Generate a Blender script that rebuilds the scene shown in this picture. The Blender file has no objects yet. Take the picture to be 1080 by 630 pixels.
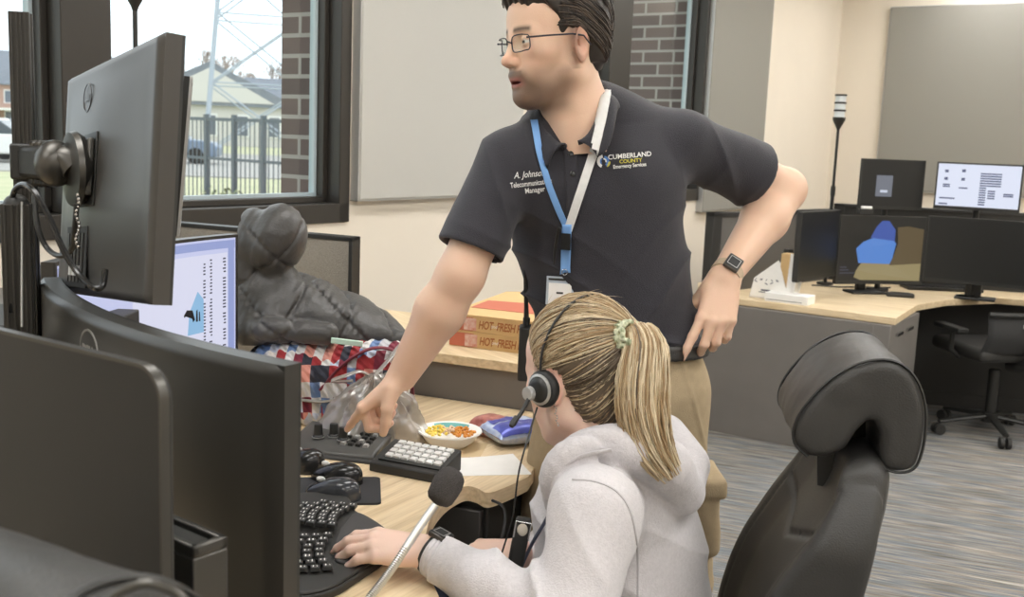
import bpy, bmesh, math, random
import numpy as np
from mathutils import Vector, Matrix, noise
from mathutils.bvhtree import BVHTree
random.seed(7)
PI = math.pi
SC = bpy.context.scene
COL = SC.collection
# ------------------------------------------------------------------ camera frame
FPX = 1100.0; TILT = math.radians(8.7); ROLL = math.radians(2.3); EYE = 1.45
F_ = Vector((0, math.cos(TILT), -math.sin(TILT)))
_R0 = Vector((1, 0, 0)); _U0 = Vector((0, math.sin(TILT), math.cos(TILT)))
R_ = math.cos(ROLL)*_R0 + math.sin(ROLL)*_U0
U_ = -math.sin(ROLL)*_R0 + math.cos(ROLL)*_U0
C_ = Vector((0, 0, EYE))
def ray(px, py): return F_ + (px-540)/FPX*R_ + (315-py)/FPX*U_
def at(px, py, D): return C_ + D*ray(px, py)
def atz(px, py, z):
    d = ray(px, py); return C_ + d*((z-EYE)/d.z)
# ------------------------------------------------------------------ wall frame
WA = math.radians(34); WC = -2.7
WU = Vector((math.sin(WA), math.cos(WA), 0)); WN = Vector((math.cos(WA), -math.sin(WA), 0))
def W(s, d, z): return WU*s + WN*(WC+d) + Vector((0, 0, z))
def ws(px, py, d=0.0):
    r = ray(px, py); k = (WC+d)/(r @ WN); p = C_ + r*k
    return p @ WU
WROT = -WA      # z rotation whose local x is WN and local y is WU
# ------------------------------------------------------------------ materials
def lin(c):
    return tuple(((x/255)/12.92 if x/255 <= .04045 else ((x/255+.055)/1.055)**2.4) for x in c) + (1,)
MATS = {}
def mat(name, rgb, rough=.6, metal=0., var=0., vscale=20., bump=0., bscale=200., spec=.5, stretch=None, rgb2=None, emit=0, sheen=0, coords='Object', coat=0, detail=4, sub=0):
    if name in MATS: return MATS[name]
    m = bpy.data.materials.new(name); m.use_nodes = True
    nt = m.node_tree; N = nt.nodes; L = nt.links
    b = N['Principled BSDF']
    b.inputs['Base Color'].default_value = lin(rgb)
    b.inputs['Roughness'].default_value = rough
    b.inputs['Metallic'].default_value = metal
    b.inputs['Specular IOR Level'].default_value = spec
    if sheen: b.inputs['Sheen Weight'].default_value = sheen
    if coat: b.inputs['Coat Weight'].default_value = coat
    if sub:
        b.inputs['Subsurface Weight'].default_value = sub
        b.inputs['Subsurface Radius'].default_value = (.012, .004, .002)
        b.inputs['Subsurface Scale'].default_value = .6
    tc = N.new('ShaderNodeTexCoord')
    mp = N.new('ShaderNodeMapping'); L.new(tc.outputs[coords], mp.inputs[0])
    if stretch: mp.inputs['Scale'].default_value = stretch
    if var or rgb2:
        n = N.new('ShaderNodeTexNoise'); n.inputs['Scale'].default_value = vscale; n.inputs['Detail'].default_value = detail
        L.new(mp.outputs[0], n.inputs['Vector'])
        r = N.new('ShaderNodeValToRGB')
        if rgb2: c1, c2 = lin(rgb), lin(rgb2)
        else:
            c = lin(rgb); c1 = tuple(x*(1-var) for x in c[:3])+(1,); c2 = tuple(min(1, x*(1+var)) for x in c[:3])+(1,)
        r.color_ramp.elements[0].position = .3; r.color_ramp.elements[1].position = .7
        r.color_ramp.elements[0].color = c1; r.color_ramp.elements[1].color = c2
        L.new(n.outputs['Fac'], r.inputs[0]); L.new(r.outputs[0], b.inputs['Base Color'])
    if bump:
        n2 = N.new('ShaderNodeTexNoise'); n2.inputs['Scale'].default_value = bscale; n2.inputs['Detail'].default_value = 3
        L.new(mp.outputs[0], n2.inputs['Vector'])
        bp = N.new('ShaderNodeBump'); bp.inputs['Strength'].default_value = bump; bp.inputs['Distance'].default_value = .004
        L.new(n2.outputs['Fac'], bp.inputs['Height']); L.new(bp.outputs[0], b.inputs['Normal'])
    if emit:
        b.inputs['Emission Color'].default_value = lin(rgb); b.inputs['Emission Strength'].default_value = emit
        b.inputs['Base Color'].default_value = (0.02, .02, .02, 1)
    MATS[name] = m
    return m
# ------------------------------------------------------------------ object helpers
def tag(o, label=None, cat=None, group=None, kind=None):
    if label: o['label'] = label
    if cat: o['category'] = cat
    if group: o['group'] = group
    if kind: o['kind'] = kind
    return o
def thing(name, label, cat, loc=(0, 0, 0), rz=0, group=None, kind=None):
    o = bpy.data.objects.new(name, None); COL.objects.link(o)
    o.location = loc; o.rotation_euler = (0, 0, rz); o.empty_display_size = .05
    return tag(o, label, cat, group, kind)
class MB:
    def __init__(s): s.v = []; s.f = []; s.m = []; s.M = Matrix()
    def add(s, vs, fs, mi=0):
        b = len(s.v); s.v += [tuple(s.M @ Vector(p)) for p in vs]
        s.f += [tuple(b+i for i in f) for f in fs]; s.m += [mi]*len(fs); return s
    def box(s, c, d, rot=None, mi=0, taper=1.0):
        hx, hy, hz = d[0]/2, d[1]/2, d[2]/2
        vs = [Vector((x*hx*(taper if z > 0 else 1), y*hy*(taper if z > 0 else 1), z*hz)) for z in (-1, 1) for y in (-1, 1) for x in (-1, 1)]
        if rot is not None: vs = [rot @ v for v in vs]
        c = Vector(c); vs = [v+c for v in vs]
        return s.add(vs, [(0, 2, 3, 1), (4, 5, 7, 6), (0, 1, 5, 4), (2, 6, 7, 3), (0, 4, 6, 2), (1, 3, 7, 5)], mi)
    def bx(s, x0, x1, y0, y1, z0, z1, mi=0):
        return s.box(((x0+x1)/2, (y0+y1)/2, (z0+z1)/2), (abs(x1-x0), abs(y1-y0), abs(z1-z0)), mi=mi)
    def prism(s, poly, z0, z1, mi=0, ax=2):
        n = len(poly)
        def P(a, b, c): return {2: (a, b, c), 1: (a, c, b), 0: (c, a, b)}[ax]
        vs = [P(p[0], p[1], z0) for p in poly]+[P(p[0], p[1], z1) for p in poly]
        fs = [tuple(range(n-1, -1, -1)), tuple(range(n, 2*n))]+[(i, (i+1) % n, n+(i+1) % n, n+i) for i in range(n)]
        return s.add(vs, fs, mi)
    def tube(s, path, r, n=10, mi=0, cap=True, flat=None):
        P = [Vector(p) for p in path]; k = len(P)
        rr = r if hasattr(r, '__len__') else [r]*k
        T = [(P[min(i+1, k-1)]-P[max(i-1, 0)]).normalized() for i in range(k)]
        up = Vector((0, 0, 1)) if abs(T[0].z) < .9 else Vector((1, 0, 0))
        a = T[0].cross(up).normalized(); vs = []
        for i in range(k):
            a = (a - T[i]*a.dot(T[i])).normalized(); b = T[i].cross(a)
            for j in range(n):
                th = 2*PI*j/n; fa = flat if flat else 1
                vs.append(P[i]+rr[i]*(a*math.cos(th)+b*math.sin(th)*fa))
        fs = [(i*n+j, i*n+(j+1) % n, (i+1)*n+(j+1) % n, (i+1)*n+j) for i in range(k-1) for j in range(n)]
        if cap: fs += [tuple(range(n-1, -1, -1)), tuple((k-1)*n+j for j in range(n))]
        return s.add(vs, fs, mi)
    def cyl(s, a, b, r0, r1=None, n=20, mi=0): return s.tube([a, b], [r0, r0 if r1 is None else r1], n, mi)
    def lathe(s, prof, c=(0, 0, 0), n=24, mi=0, rot=None, cap=True):
        vs = []; c = Vector(c)
        for (r, z) in prof:
            for j in range(n):
                v = Vector((r*math.cos(2*PI*j/n), r*math.sin(2*PI*j/n), z))
                if rot is not None: v = rot @ v
                vs.append(v+c)
        k = len(prof)
        fs = [(i*n+j, i*n+(j+1) % n, (i+1)*n+(j+1) % n, (i+1)*n+j) for i in range(k-1) for j in range(n)]
        if cap: fs += [tuple(range(n-1, -1, -1)), tuple((k-1)*n+j for j in range(n))]
        return s.add(vs, fs, mi)
    def ell(s, c, r, n=16, mi=0, rot=None):
        prof = [(max(1e-4, math.sin(PI*i/(n//2))), -math.cos(PI*i/(n//2))) for i in range(n//2+1)]
        sc = Matrix.Diagonal((r[0], r[1], r[2])); M3 = (rot @ sc) if rot is not None else sc
        return s.lathe(prof, c, n, mi, rot=M3)
    def grid(s, fn, nu, nv, mi=0, closeu=False):
        vs = [fn(i/(nu-1) if not closeu else i/nu, j/(nv-1)) for i in range(nu) for j in range(nv)]
        fs = [(i*nv+j, ((i+1) % nu)*nv+j, ((i+1) % nu)*nv+j+1, i*nv+j+1) for i in range(nu if closeu else nu-1) for j in range(nv-1)]
        return s.add(vs, fs, mi)
    def sheet(s, fn, nu, nv, th, mi=0):
        """thickened sheet, fn(u,v)->(point, normal)"""
        top = []; bot = []
        for i in range(nu):
            for j in range(nv):
                p, nn = fn(i/(nu-1), j/(nv-1)); p = Vector(p); nn = Vector(nn).normalized()
                top.append(p); bot.append(p-nn*th)
        k = nu*nv; q = lambda i, j: i*nv+j
        fs = []
        for i in range(nu-1):
            for j in range(nv-1):
                fs.append((q(i, j), q(i+1, j), q(i+1, j+1), q(i, j+1))); fs.append((k+q(i, j), k+q(i, j+1), k+q(i+1, j+1), k+q(i+1, j)))
        for i in range(nu-1):
            fs.append((q(i, 0), k+q(i, 0), k+q(i+1, 0), q(i+1, 0))); fs.append((q(i, nv-1), q(i+1, nv-1), k+q(i+1, nv-1), k+q(i, nv-1)))
        for j in range(nv-1):
            fs.append((q(0, j), q(0, j+1), k+q(0, j+1), k+q(0, j))); fs.append((q(nu-1, j), k+q(nu-1, j), k+q(nu-1, j+1), q(nu-1, j+1)))
        return s.add(top+bot, fs, mi)
    def build(s, name, m, parent=None, bevel=0, smooth=None, label=None, seg=2, sub=0):
        me = bpy.data.meshes.new(name)
        me.from_pydata(s.v, [], s.f)
        for mm in (m if isinstance(m, (list, tuple)) else [m]): me.materials.append(mm)
        if any(s.m): me.polygons.foreach_set('material_index', s.m)
        b = bmesh.new(); b.from_mesh(me); bmesh.ops.recalc_face_normals(b, faces=b.faces); b.to_mesh(me); b.free()
        o = bpy.data.objects.new(name, me); COL.objects.link(o)
        if parent is not None: o.parent = parent
        if smooth is None: smooth = 35
        if smooth:
            me.polygons.foreach_set('use_smooth', [True]*len(me.polygons))
            me.set_sharp_from_angle(angle=math.radians(smooth))
        if bevel:
            md = o.modifiers.new('bevel', 'BEVEL'); md.width = bevel; md.segments = seg; md.limit_method = 'ANGLE'; md.angle_limit = math.radians(40)
            md.harden_normals = False
        if sub:
            md = o.modifiers.new('sub', 'SUBSURF'); md.levels = sub; md.render_levels = sub
        if label: o['label'] = label
        return o
def rotz(a): return Matrix.Rotation(a, 3, 'Z')
def rotx(a): return Matrix.Rotation(a, 3, 'X')
def roty(a): return Matrix.Rotation(a, 3, 'Y')
def structure(o): o['kind'] = 'structure'; return o
def copy_tree(o, parent=None):
    c = o.copy(); COL.objects.link(c); c.parent = parent
    for ch in list(o.children): copy_tree(ch, c)
    return c
def catmull(P, n=8):
    P = [Vector(p) for p in P]; out = []
    for i in range(len(P)-1):
        p0 = P[max(i-1, 0)]; p1 = P[i]; p2 = P[i+1]; p3 = P[min(i+2, len(P)-1)]
        for k in range(n):
            t = k/n; out.append(.5*((2*p1)+(-p0+p2)*t+(2*p0-5*p1+4*p2-p3)*t*t+(-p0+3*p1-3*p2+p3)*t**3))
    out.append(P[-1]); return out
def text_mesh(txt, size=1., extrude=0., shear=0, bold=0, align='CENTER', spacing=1.):
    cu = bpy.data.curves.new('lettering', 'FONT'); cu.body = txt; cu.size = size; cu.align_x = align; cu.align_y = 'CENTER'
    cu.extrude = extrude; cu.shear = shear; cu.offset = bold; cu.resolution_u = 3; cu.space_character = spacing
    o = bpy.data.objects.new('lettering', cu); COL.objects.link(o)
    me = bpy.data.meshes.new_from_object(o.evaluated_get(bpy.context.evaluated_depsgraph_get())) if False else bpy.data.meshes.new_from_object(o)
    bpy.data.objects.remove(o); bpy.data.curves.remove(cu)
    return me
def text_into(mb, txt, size, M, mi=0, **k):
    """letters laid in the xy plane, moved by 4x4 M"""
    me = text_mesh(txt, size, **k)
    mb.add([M @ v.co for v in me.vertices], [tuple(p.vertices) for p in me.polygons], mi)
    bpy.data.meshes.remove(me)
def frame4(o, x, y):
    x = Vector(x).normalized(); y = (Vector(y)-x*Vector(y).dot(x)).normalized(); z = x.cross(y)
    M = Matrix.Identity(4)
    for i in range(3): M[i][0] = x[i]; M[i][1] = y[i]; M[i][2] = z[i]; M[i][3] = o[i]
    return M
# ------------------------------------------------------------------ shared materials
M_WALL = mat('painted wall', (228, 219, 204), .85, var=.015, vscale=3, bump=.05, bscale=300)
M_CEIL = mat('ceiling tile', (236, 234, 228), .9, var=.03, vscale=120, bump=.2, bscale=250)
M_BRONZE = mat('dark bronze aluminium', (58, 55, 51), .42, metal=.3)
M_PANEL = mat('grey acoustic fabric', (190, 189, 183), .95, var=.05, vscale=400, bump=.3, bscale=900)
M_PANEL2 = mat('darker acoustic fabric', (144, 142, 135), .95, var=.05, vscale=400, bump=.3, bscale=900)
M_BLACK = mat('black plastic', (40, 40, 38), .42, var=.06, vscale=60)
M_BLACKM = mat('matte black plastic', (46, 45, 43), .6, bump=.08, bscale=700)
M_GLOSSB = mat('glossy black plastic', (34, 34, 34), .18)
M_CHROME = mat('chrome', (200, 200, 200), .18, metal=1)
M_SILVER = mat('silver plastic', (190, 190, 188), .35, metal=.4)
M_WHITE = mat('white plastic', (235, 235, 232), .45)
M_PAPER = mat('white paper', (244, 242, 238), .9, var=.02, vscale=30)
M_GREYLAM = mat('charcoal laminate', (116, 112, 108), .55, var=.04, vscale=8)
M_LEATHER = mat('black leather', (56, 55, 53), .46, var=.08, vscale=25, bump=.22, bscale=330)
M_STEEL = mat('brushed dark steel', (92, 90, 86), .35, metal=.8)
def wood_mat(name, c1, c2, ang, sc=1.):
    m = bpy.data.materials.new(name); m.use_nodes = True; N = m.node_tree.nodes; L = m.node_tree.links; b = N['Principled BSDF']
    tc = N.new('ShaderNodeTexCoord'); mp = N.new('ShaderNodeMapping'); L.new(tc.outputs['Object'], mp.inputs[0])
    mp.inputs['Rotation'].default_value = (0, 0, ang); mp.vector_type = 'TEXTURE'
    mp2 = N.new('ShaderNodeMapping'); L.new(mp.outputs[0], mp2.inputs[0]); mp2.inputs['Scale'].default_value = (1.6*sc, 22*sc, 22*sc)
    n = N.new('ShaderNodeTexNoise'); n.inputs['Scale'].default_value = 1.6; n.inputs['Detail'].default_value = 7; n.inputs['Distortion'].default_value = 1.2
    L.new(mp2.outputs[0], n.inputs['Vector'])
    r = N.new('ShaderNodeValToRGB'); e = r.color_ramp.elements
    e[0].position = .32; e[0].color = lin(c2); e[1].position = .62; e[1].color = lin(c1)
    L.new(n.outputs['Fac'], r.inputs[0])
    mp3 = N.new('ShaderNodeMapping'); L.new(mp.outputs[0], mp3.inputs[0]); mp3.inputs['Scale'].default_value = (6*sc, 160*sc, 160*sc)
    n2 = N.new('ShaderNodeTexNoise'); n2.inputs['Scale'].default_value = 1.; L.new(mp3.outputs[0], n2.inputs['Vector'])
    mx = N.new('ShaderNodeMix'); mx.data_type = 'RGBA'; mx.blend_type = 'MULTIPLY'; mx.inputs['Factor'].default_value = .25
    r2 = N.new('ShaderNodeValToRGB'); r2.color_ramp.elements[0].position = .35; r2.color_ramp.elements[0].color = (.55, .5, .42, 1); r2.color_ramp.elements[1].position = .55; r2.color_ramp.elements[1].color = (1, 1, 1, 1)
    L.new(n2.outputs['Fac'], r2.inputs[0]); L.new(r.outputs[0], mx.inputs['A']); L.new(r2.outputs[0], mx.inputs['B'])
    L.new(mx.outputs['Result'], b.inputs['Base Color']); b.inputs['Roughness'].default_value = .5
    return m
M_WOOD = wood_mat('light oak laminate', (238, 216, 180), (216, 190, 150), math.radians(60))
M_WOOD2 = wood_mat('light oak laminate far', (236, 215, 180), (214, 190, 150), math.radians(-32))
M_WOODEDGE = mat('oak edge band', (205, 180, 138), .5, var=.08, vscale=30)
# ================================================================== IMPLICIT-SURFACE SCULPTING
A3 = lambda v: np.array(v, dtype=np.float32)
class Prim: pass
class Cone(Prim):
    """tapered capsule, optionally flattened: fl = (direction, factor>1 squashes along it)"""
    def __init__(s, a, b, ra, rb, fl=None): s.a, s.b, s.ra, s.rb, s.fl = A3(a), A3(b), ra, rb, fl
    def __call__(s, P):
        ba = s.b-s.a; l2 = float(ba @ ba)+1e-12; pa = P-s.a
        t = np.clip(pa @ ba/l2, 0, 1); q = pa-t[:, None]*ba
        if s.fl is not None:
            n = A3(s.fl[0]); n = n/np.linalg.norm(n); q = q+(q @ n)[:, None]*n*(s.fl[1]-1)
        return np.sqrt((q*q).sum(1))-(s.ra+(s.rb-s.ra)*t)
class Chain(Prim):
    """list of (point, radius) spheres joined by cones, hard min"""
    def __init__(s, pts, fl=None): s.c = [Cone(p[0], q[0], p[1], q[1], fl) for p, q in zip(pts, pts[1:])]
    def __call__(s, P):
        d = s.c[0](P)
        for c in s.c[1:]: d = np.minimum(d, c(P))
        return d
class Ell(Prim):
    def __init__(s, c, r, R=None): s.c, s.r, s.R = A3(c), A3(r), None if R is None else np.array(R, dtype=np.float32)
    def __call__(s, P):
        q = P-s.c
        if s.R is not None: q = q @ s.R
        k0 = np.sqrt(((q/s.r)**2).sum(1)); k1 = np.sqrt(((q/(s.r*s.r))**2).sum(1))+1e-9
        return k0*(k0-1)/k1
class Box(Prim):
    def __init__(s, c, h, r=0, R=None): s.c, s.h, s.r, s.R = A3(c), A3(h), r, None if R is None else np.array(R, dtype=np.float32)
    def __call__(s, P):
        q = P-s.c
        if s.R is not None: q = q @ s.R
        q = np.abs(q)-(s.h-s.r); return np.sqrt((np.maximum(q, 0)**2).sum(1))+np.minimum(q.max(1), 0)-s.r
class Plane(Prim):
    """solid half-space behind the plane (normal points out)"""
    def __init__(s, p, n): s.p = A3(p); s.n = A3(n)/np.linalg.norm(n)
    def __call__(s, P): return (P-s.p) @ s.n
class Fn(Prim):
    def __init__(s, f): s.f = f
    def __call__(s, P): return s.f(P)
class Field:
    def __init__(s): s.ops = []; s.post = None
    def u(s, p, k=.01): s.ops.append(('u', p, k)); return s
    def sub(s, p, k=.004): s.ops.append(('s', p, k)); return s
    def cut(s, p, k=.002): s.ops.append(('i', p, k)); return s
    def disp(s, f): s.ops.append(('d', f, 0)); return s
    def eval(s, P, cull=None):
        d = None
        for op, p, k in s.ops:
            if op == 'd': d = d+p(P) if d is not None else None; continue
            if cull is not None and op in 'us':
                v = float(p(cull[0])[0])
                if v > cull[1]+2*k: continue
            q = p(P)
            if op == 'u':
                if d is None: d = q
                else: h = np.maximum(k-np.abs(d-q), 0)/max(k, 1e-6); d = np.minimum(d, q)-h*h*k*.25
            elif d is not None:
                q2 = -q if op == 's' else q
                h = np.maximum(k-np.abs(d-q2), 0)/max(k, 1e-6); d = np.maximum(d, q2)+h*h*k*.25
        return np.full(len(P), 1., np.float32) if d is None else d
    def __call__(s, P): return s.eval(P)
def extract(F, lo, hi, h, refine=1, keep=None):
    lo = A3(lo); hi = A3(hi); n = np.ceil((hi-lo)/h).astype(int)+2
    G = np.full(n, 1., np.float32); B = 14
    hd = B*h*.87*1.15+.012
    for i in range(0, n[0], B):
        for j in range(0, n[1], B):
            for k in range(0, n[2], B):
                c = (lo+h*(np.array([i, j, k])+B/2)).astype(np.float32)[None]
                v = F.eval(c, (c, hd*2.2))[0]
                ni, nj, nk = min(B, n[0]-i), min(B, n[1]-j), min(B, n[2]-k)
                if abs(v) > hd*1.5: G[i:i+ni, j:j+nj, k:k+nk] = v; continue
                g = np.stack(np.meshgrid(np.arange(i, i+ni), np.arange(j, j+nj), np.arange(k, k+nk), indexing='ij'), -1).reshape(-1, 3).astype(np.float32)*h+lo
                G[i:i+ni, j:j+nj, k:k+nk] = F.eval(g.astype(np.float32), (c, hd)).reshape(ni, nj, nk)
    G[0] = G[-1] = 1; G[:, 0] = G[:, -1] = 1; G[:, :, 0] = G[:, :, -1] = 1
    S = G < 0
    cnt = np.zeros(n-1, np.int8)
    for a in (0, 1):
        for b in (0, 1):
            for c in (0, 1): cnt += S[a:n[0]-1+a, b:n[1]-1+b, c:n[2]-1+c]
    act = (cnt > 0) & (cnt < 8); idx = np.argwhere(act); vid = np.full(n-1, -1, np.int32); vid[act] = np.arange(len(idx))
    acc = np.zeros((len(idx), 3), np.float32); num = np.zeros(len(idx), np.float32)
    C8 = [(a, b, c) for a in (0, 1) for b in (0, 1) for c in (0, 1)]
    for p in C8:
        for ax in range(3):
            if p[ax]: continue
            q = list(p); q[ax] = 1
            v0 = G[idx[:, 0]+p[0], idx[:, 1]+p[1], idx[:, 2]+p[2]]; v1 = G[idx[:, 0]+q[0], idx[:, 1]+q[1], idx[:, 2]+q[2]]
            m = (v0 < 0) != (v1 < 0); t = np.where(m, v0/np.where(m, v0-v1, 1), 0)
            pt = np.tile(A3(p), (len(idx), 1)); pt[:, ax] += t; acc[m] += pt[m]; num[m] += 1
    V = (idx+acc/num[:, None])*h+lo
    Q = []
    for ax in range(3):
        a1, a2 = (ax+1) % 3, (ax+2) % 3
        s0 = [slice(None)]*3; s1 = [slice(None)]*3; s0[ax] = slice(0, -1); s1[ax] = slice(1, None)
        ch = S[tuple(s0)] != S[tuple(s1)]; e = np.argwhere(ch)
        e = e[(e[:, a1] > 0) & (e[:, a2] > 0) & (e[:, a1] < n[a1]-1) & (e[:, a2] < n[a2]-1)]
        if not len(e): continue
        def cell(d1, d2):
            q = e.copy(); q[:, a1] -= d1; q[:, a2] -= d2; return vid[q[:, 0], q[:, 1], q[:, 2]]
        f = np.stack([cell(1, 1), cell(0, 1), cell(0, 0), cell(1, 0)], 1); inside = S[e[:, 0], e[:, 1], e[:, 2]]
        f[~inside] = f[~inside][:, ::-1]; Q.append(f)
    Q = np.concatenate(Q)
    V = V.astype(np.float32)
    for _ in range(refine):
        d = F.eval(V); g = np.zeros_like(V); e = h*.5
        for a in range(3):
            o = np.zeros(3, np.float32); o[a] = e; g[:, a] = F.eval(V+o)-F.eval(V-o)
        g /= (2*e); l2 = (g*g).sum(1)+1e-6; step = np.clip(d/np.maximum(l2, .3), -h, h); V = V-(step[:, None]*g).astype(np.float32)
    if keep is not None:
        kv = keep(V); fk = kv[Q].all(1); Q = Q[fk]; used = np.unique(Q); rm = np.full(len(V), -1, np.int64); rm[used] = np.arange(len(used)); V = V[used]; Q = rm[Q]
    return V, Q
def make_mesh(name, parts, mats_, parent=None, origin=None, color=None, label=None):
    """parts: list of (V,Q[,material index]) joined into one mesh object"""
    Vs, Qs, mi = [], [], []; b = 0
    for p in parts:
        V, Q = p[0], p[1]; Vs.append(V); Qs.append(Q+b); b += len(V); mi.append(np.full(len(Q), p[2] if len(p) > 2 else 0, np.int32))
    V = np.concatenate(Vs); Q = np.concatenate(Qs); mi = np.concatenate(mi)
    if origin is not None: Vl = V-A3(origin)
    else: Vl = V
    me = bpy.data.meshes.new(name); me.vertices.add(len(V)); me.vertices.foreach_set('co', Vl.astype(np.float32).ravel())
    me.loops.add(Q.size); me.loops.foreach_set('vertex_index', Q.ravel().astype(np.int32)); me.polygons.add(len(Q))
    me.polygons.foreach_set('loop_start', np.arange(0, Q.size, 4, dtype=np.int32))
    me.polygons.foreach_set('material_index', mi)
    me.update(calc_edges=True); me.polygons.foreach_set('use_smooth', np.ones(len(Q), bool))
    for m in (mats_ if isinstance(mats_, (list, tuple)) else [mats_]): me.materials.append(m)
    if color is not None:
        ca = me.color_attributes.new('tint', 'FLOAT_COLOR', 'POINT'); c = np.concatenate([color(V), np.ones((len(V), 1), np.float32)], 1).astype(np.float32); ca.data.foreach_set('color', c.ravel())
    o = bpy.data.objects.new(name, me); COL.objects.link(o)
    if parent is not None: o.parent = parent
    if label: o['label'] = label
    return o
def tint_mat(name, rough=.5, sub=0, bump=0, bscale=300, spec=.4, sheen=0, fine=0, fscale=90, stretch=None):
    m = mat(name, (200, 200, 200), rough, bump=bump, bscale=bscale, spec=spec, sheen=sheen, sub=sub, stretch=stretch)
    N = m.node_tree.nodes; L = m.node_tree.links; a = N.new('ShaderNodeAttribute'); a.attribute_name = 'tint'; b = N['Principled BSDF']
    if fine:
        tc = N.new('ShaderNodeTexCoord'); n = N.new('ShaderNodeTexNoise'); n.inputs['Scale'].default_value = fscale; n.inputs['Detail'].default_value = 5; L.new(tc.outputs['Object'], n.inputs['Vector'])
        r = N.new('ShaderNodeMapRange'); r.inputs['From Min'].default_value = .3; r.inputs['From Max'].default_value = .7; r.inputs['To Min'].default_value = 1-fine; r.inputs['To Max'].default_value = 1+fine; L.new(n.outputs['Fac'], r.inputs['Value'])
        mx = N.new('ShaderNodeVectorMath'); mx.operation = 'SCALE'; L.new(a.outputs['Color'], mx.inputs[0]); L.new(r.outputs[0], mx.inputs['Scale']); L.new(mx.outputs[0], b.inputs['Base Color'])
    else: L.new(a.outputs['Color'], b.inputs['Base Color'])
    return m
def vnoise(P, s, seed=0):
    """cheap smooth vector noise from a few rotated sines"""
    r = np.random.RandomState(seed); out = np.zeros(len(P), np.float32)
    for k in range(5):
        d = r.normal(size=3); d /= np.linalg.norm(d); f = s*(.6+.9*r.rand()); out += np.sin(P @ d.astype(np.float32)*f+r.rand()*6+1.3*np.sin(P @ np.roll(d, 1).astype(np.float32)*f*.7)).astype(np.float32)
    return out/5
def smoothstep(a, b, x): t = np.clip((x-a)/(b-a), 0, 1); return t*t*(3-2*t)
# ================================================================== SETTING
def wall_box(mb, s0, s1, z0, z1, d0=-.1, d1=0., mi=0):
    P = [W(s, d, 0) for s, d in ((s0, d0), (s1, d0), (s1, d1), (s0, d1))]
    mb.prism([(p.x, p.y) for p in P], z0, z1, mi)
CEILZ = 2.95
S_FAR = 8.55
w1a, w1b = -.35, ws(368, 100)          # first window opening
w2a, w2b = ws(556, 115), ws(746, 60)   # second window opening
ZS, ZH = 1.12, 2.62
mb = MB()
S0 = -3.2
wall_box(mb, S0, S_FAR, 0, ZS); wall_box(mb, S0, S_FAR, ZH, CEILZ)
wall_box(mb, S0, w1a, ZS, ZH); wall_box(mb, w1b, w2a, ZS, ZH); wall_box(mb, w2b, S_FAR, ZS, ZH)
structure(mb.build('wall_left', M_WALL, smooth=0))
# brick outside leaf with deep reveals
def brick_mat():
    m = bpy.data.materials.new('dark red brick'); m.use_nodes = True; N = m.node_tree.nodes; L = m.node_tree.links; b = N['Principled BSDF']
    tc = N.new('ShaderNodeTexCoord'); mp = N.new('ShaderNodeMapping'); L.new(tc.outputs['Object'], mp.inputs[0])
    sx = N.new('ShaderNodeSeparateXYZ'); L.new(mp.outputs[0], sx.inputs[0])
    ad = N.new('ShaderNodeMath'); ad.operation = 'ADD'; L.new(sx.outputs[0], ad.inputs[0]); L.new(sx.outputs[1], ad.inputs[1])
    cb = N.new('ShaderNodeCombineXYZ'); L.new(ad.outputs[0], cb.inputs[0]); L.new(sx.outputs[2], cb.inputs[1])
    br = N.new('ShaderNodeTexBrick'); L.new(cb.outputs[0], br.inputs['Vector'])
    br.inputs['Scale'].default_value = 1.; br.inputs['Brick Width'].default_value = .21; br.inputs['Row Height'].default_value = .075
    br.inputs['Mortar Size'].default_value = .008; br.inputs['Color1'].default_value = lin((92, 80, 78)); br.inputs['Color2'].default_value = lin((112, 96, 92)); br.inputs['Mortar'].default_value = lin((160, 155, 150))
    L.new(br.outputs['Color'], b.inputs['Base Color']); b.inputs['Roughness'].default_value = .9
    return m
M_BRICK = brick_mat()
root = bpy.data.objects.new('wall_outside', None)
mb = MB()
def loc_box(mb, s0, s1, d0, d1, z0, z1, mi=0): mb.bx(d0, d1, s0, s1, z0, z1, mi)   # local frame x=d, y=s
g = .0
loc_box(mb, S0, S_FAR, -.31, -.12, -.5, ZS-.02); loc_box(mb, S0, S_FAR, -.31, -.12, ZH, 3.6)
loc_box(mb, S0, w1a, -.31, -.12, ZS-.02, ZH); loc_box(mb, w1b-.04, w2a+.04, -.31, -.12, ZS-.02, ZH); loc_box(mb, w2b-.04, S_FAR, -.31, -.12, ZS-.02, ZH)
loc_box(mb, w2b-.04, w2b+.6, -.95, -.31, -.5, 3.6)
o = mb.build('wall_outside', M_BRICK, smooth=0); o.location = WN*WC; o.rotation_euler = (0, 0, WROT); structure(o)
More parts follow.
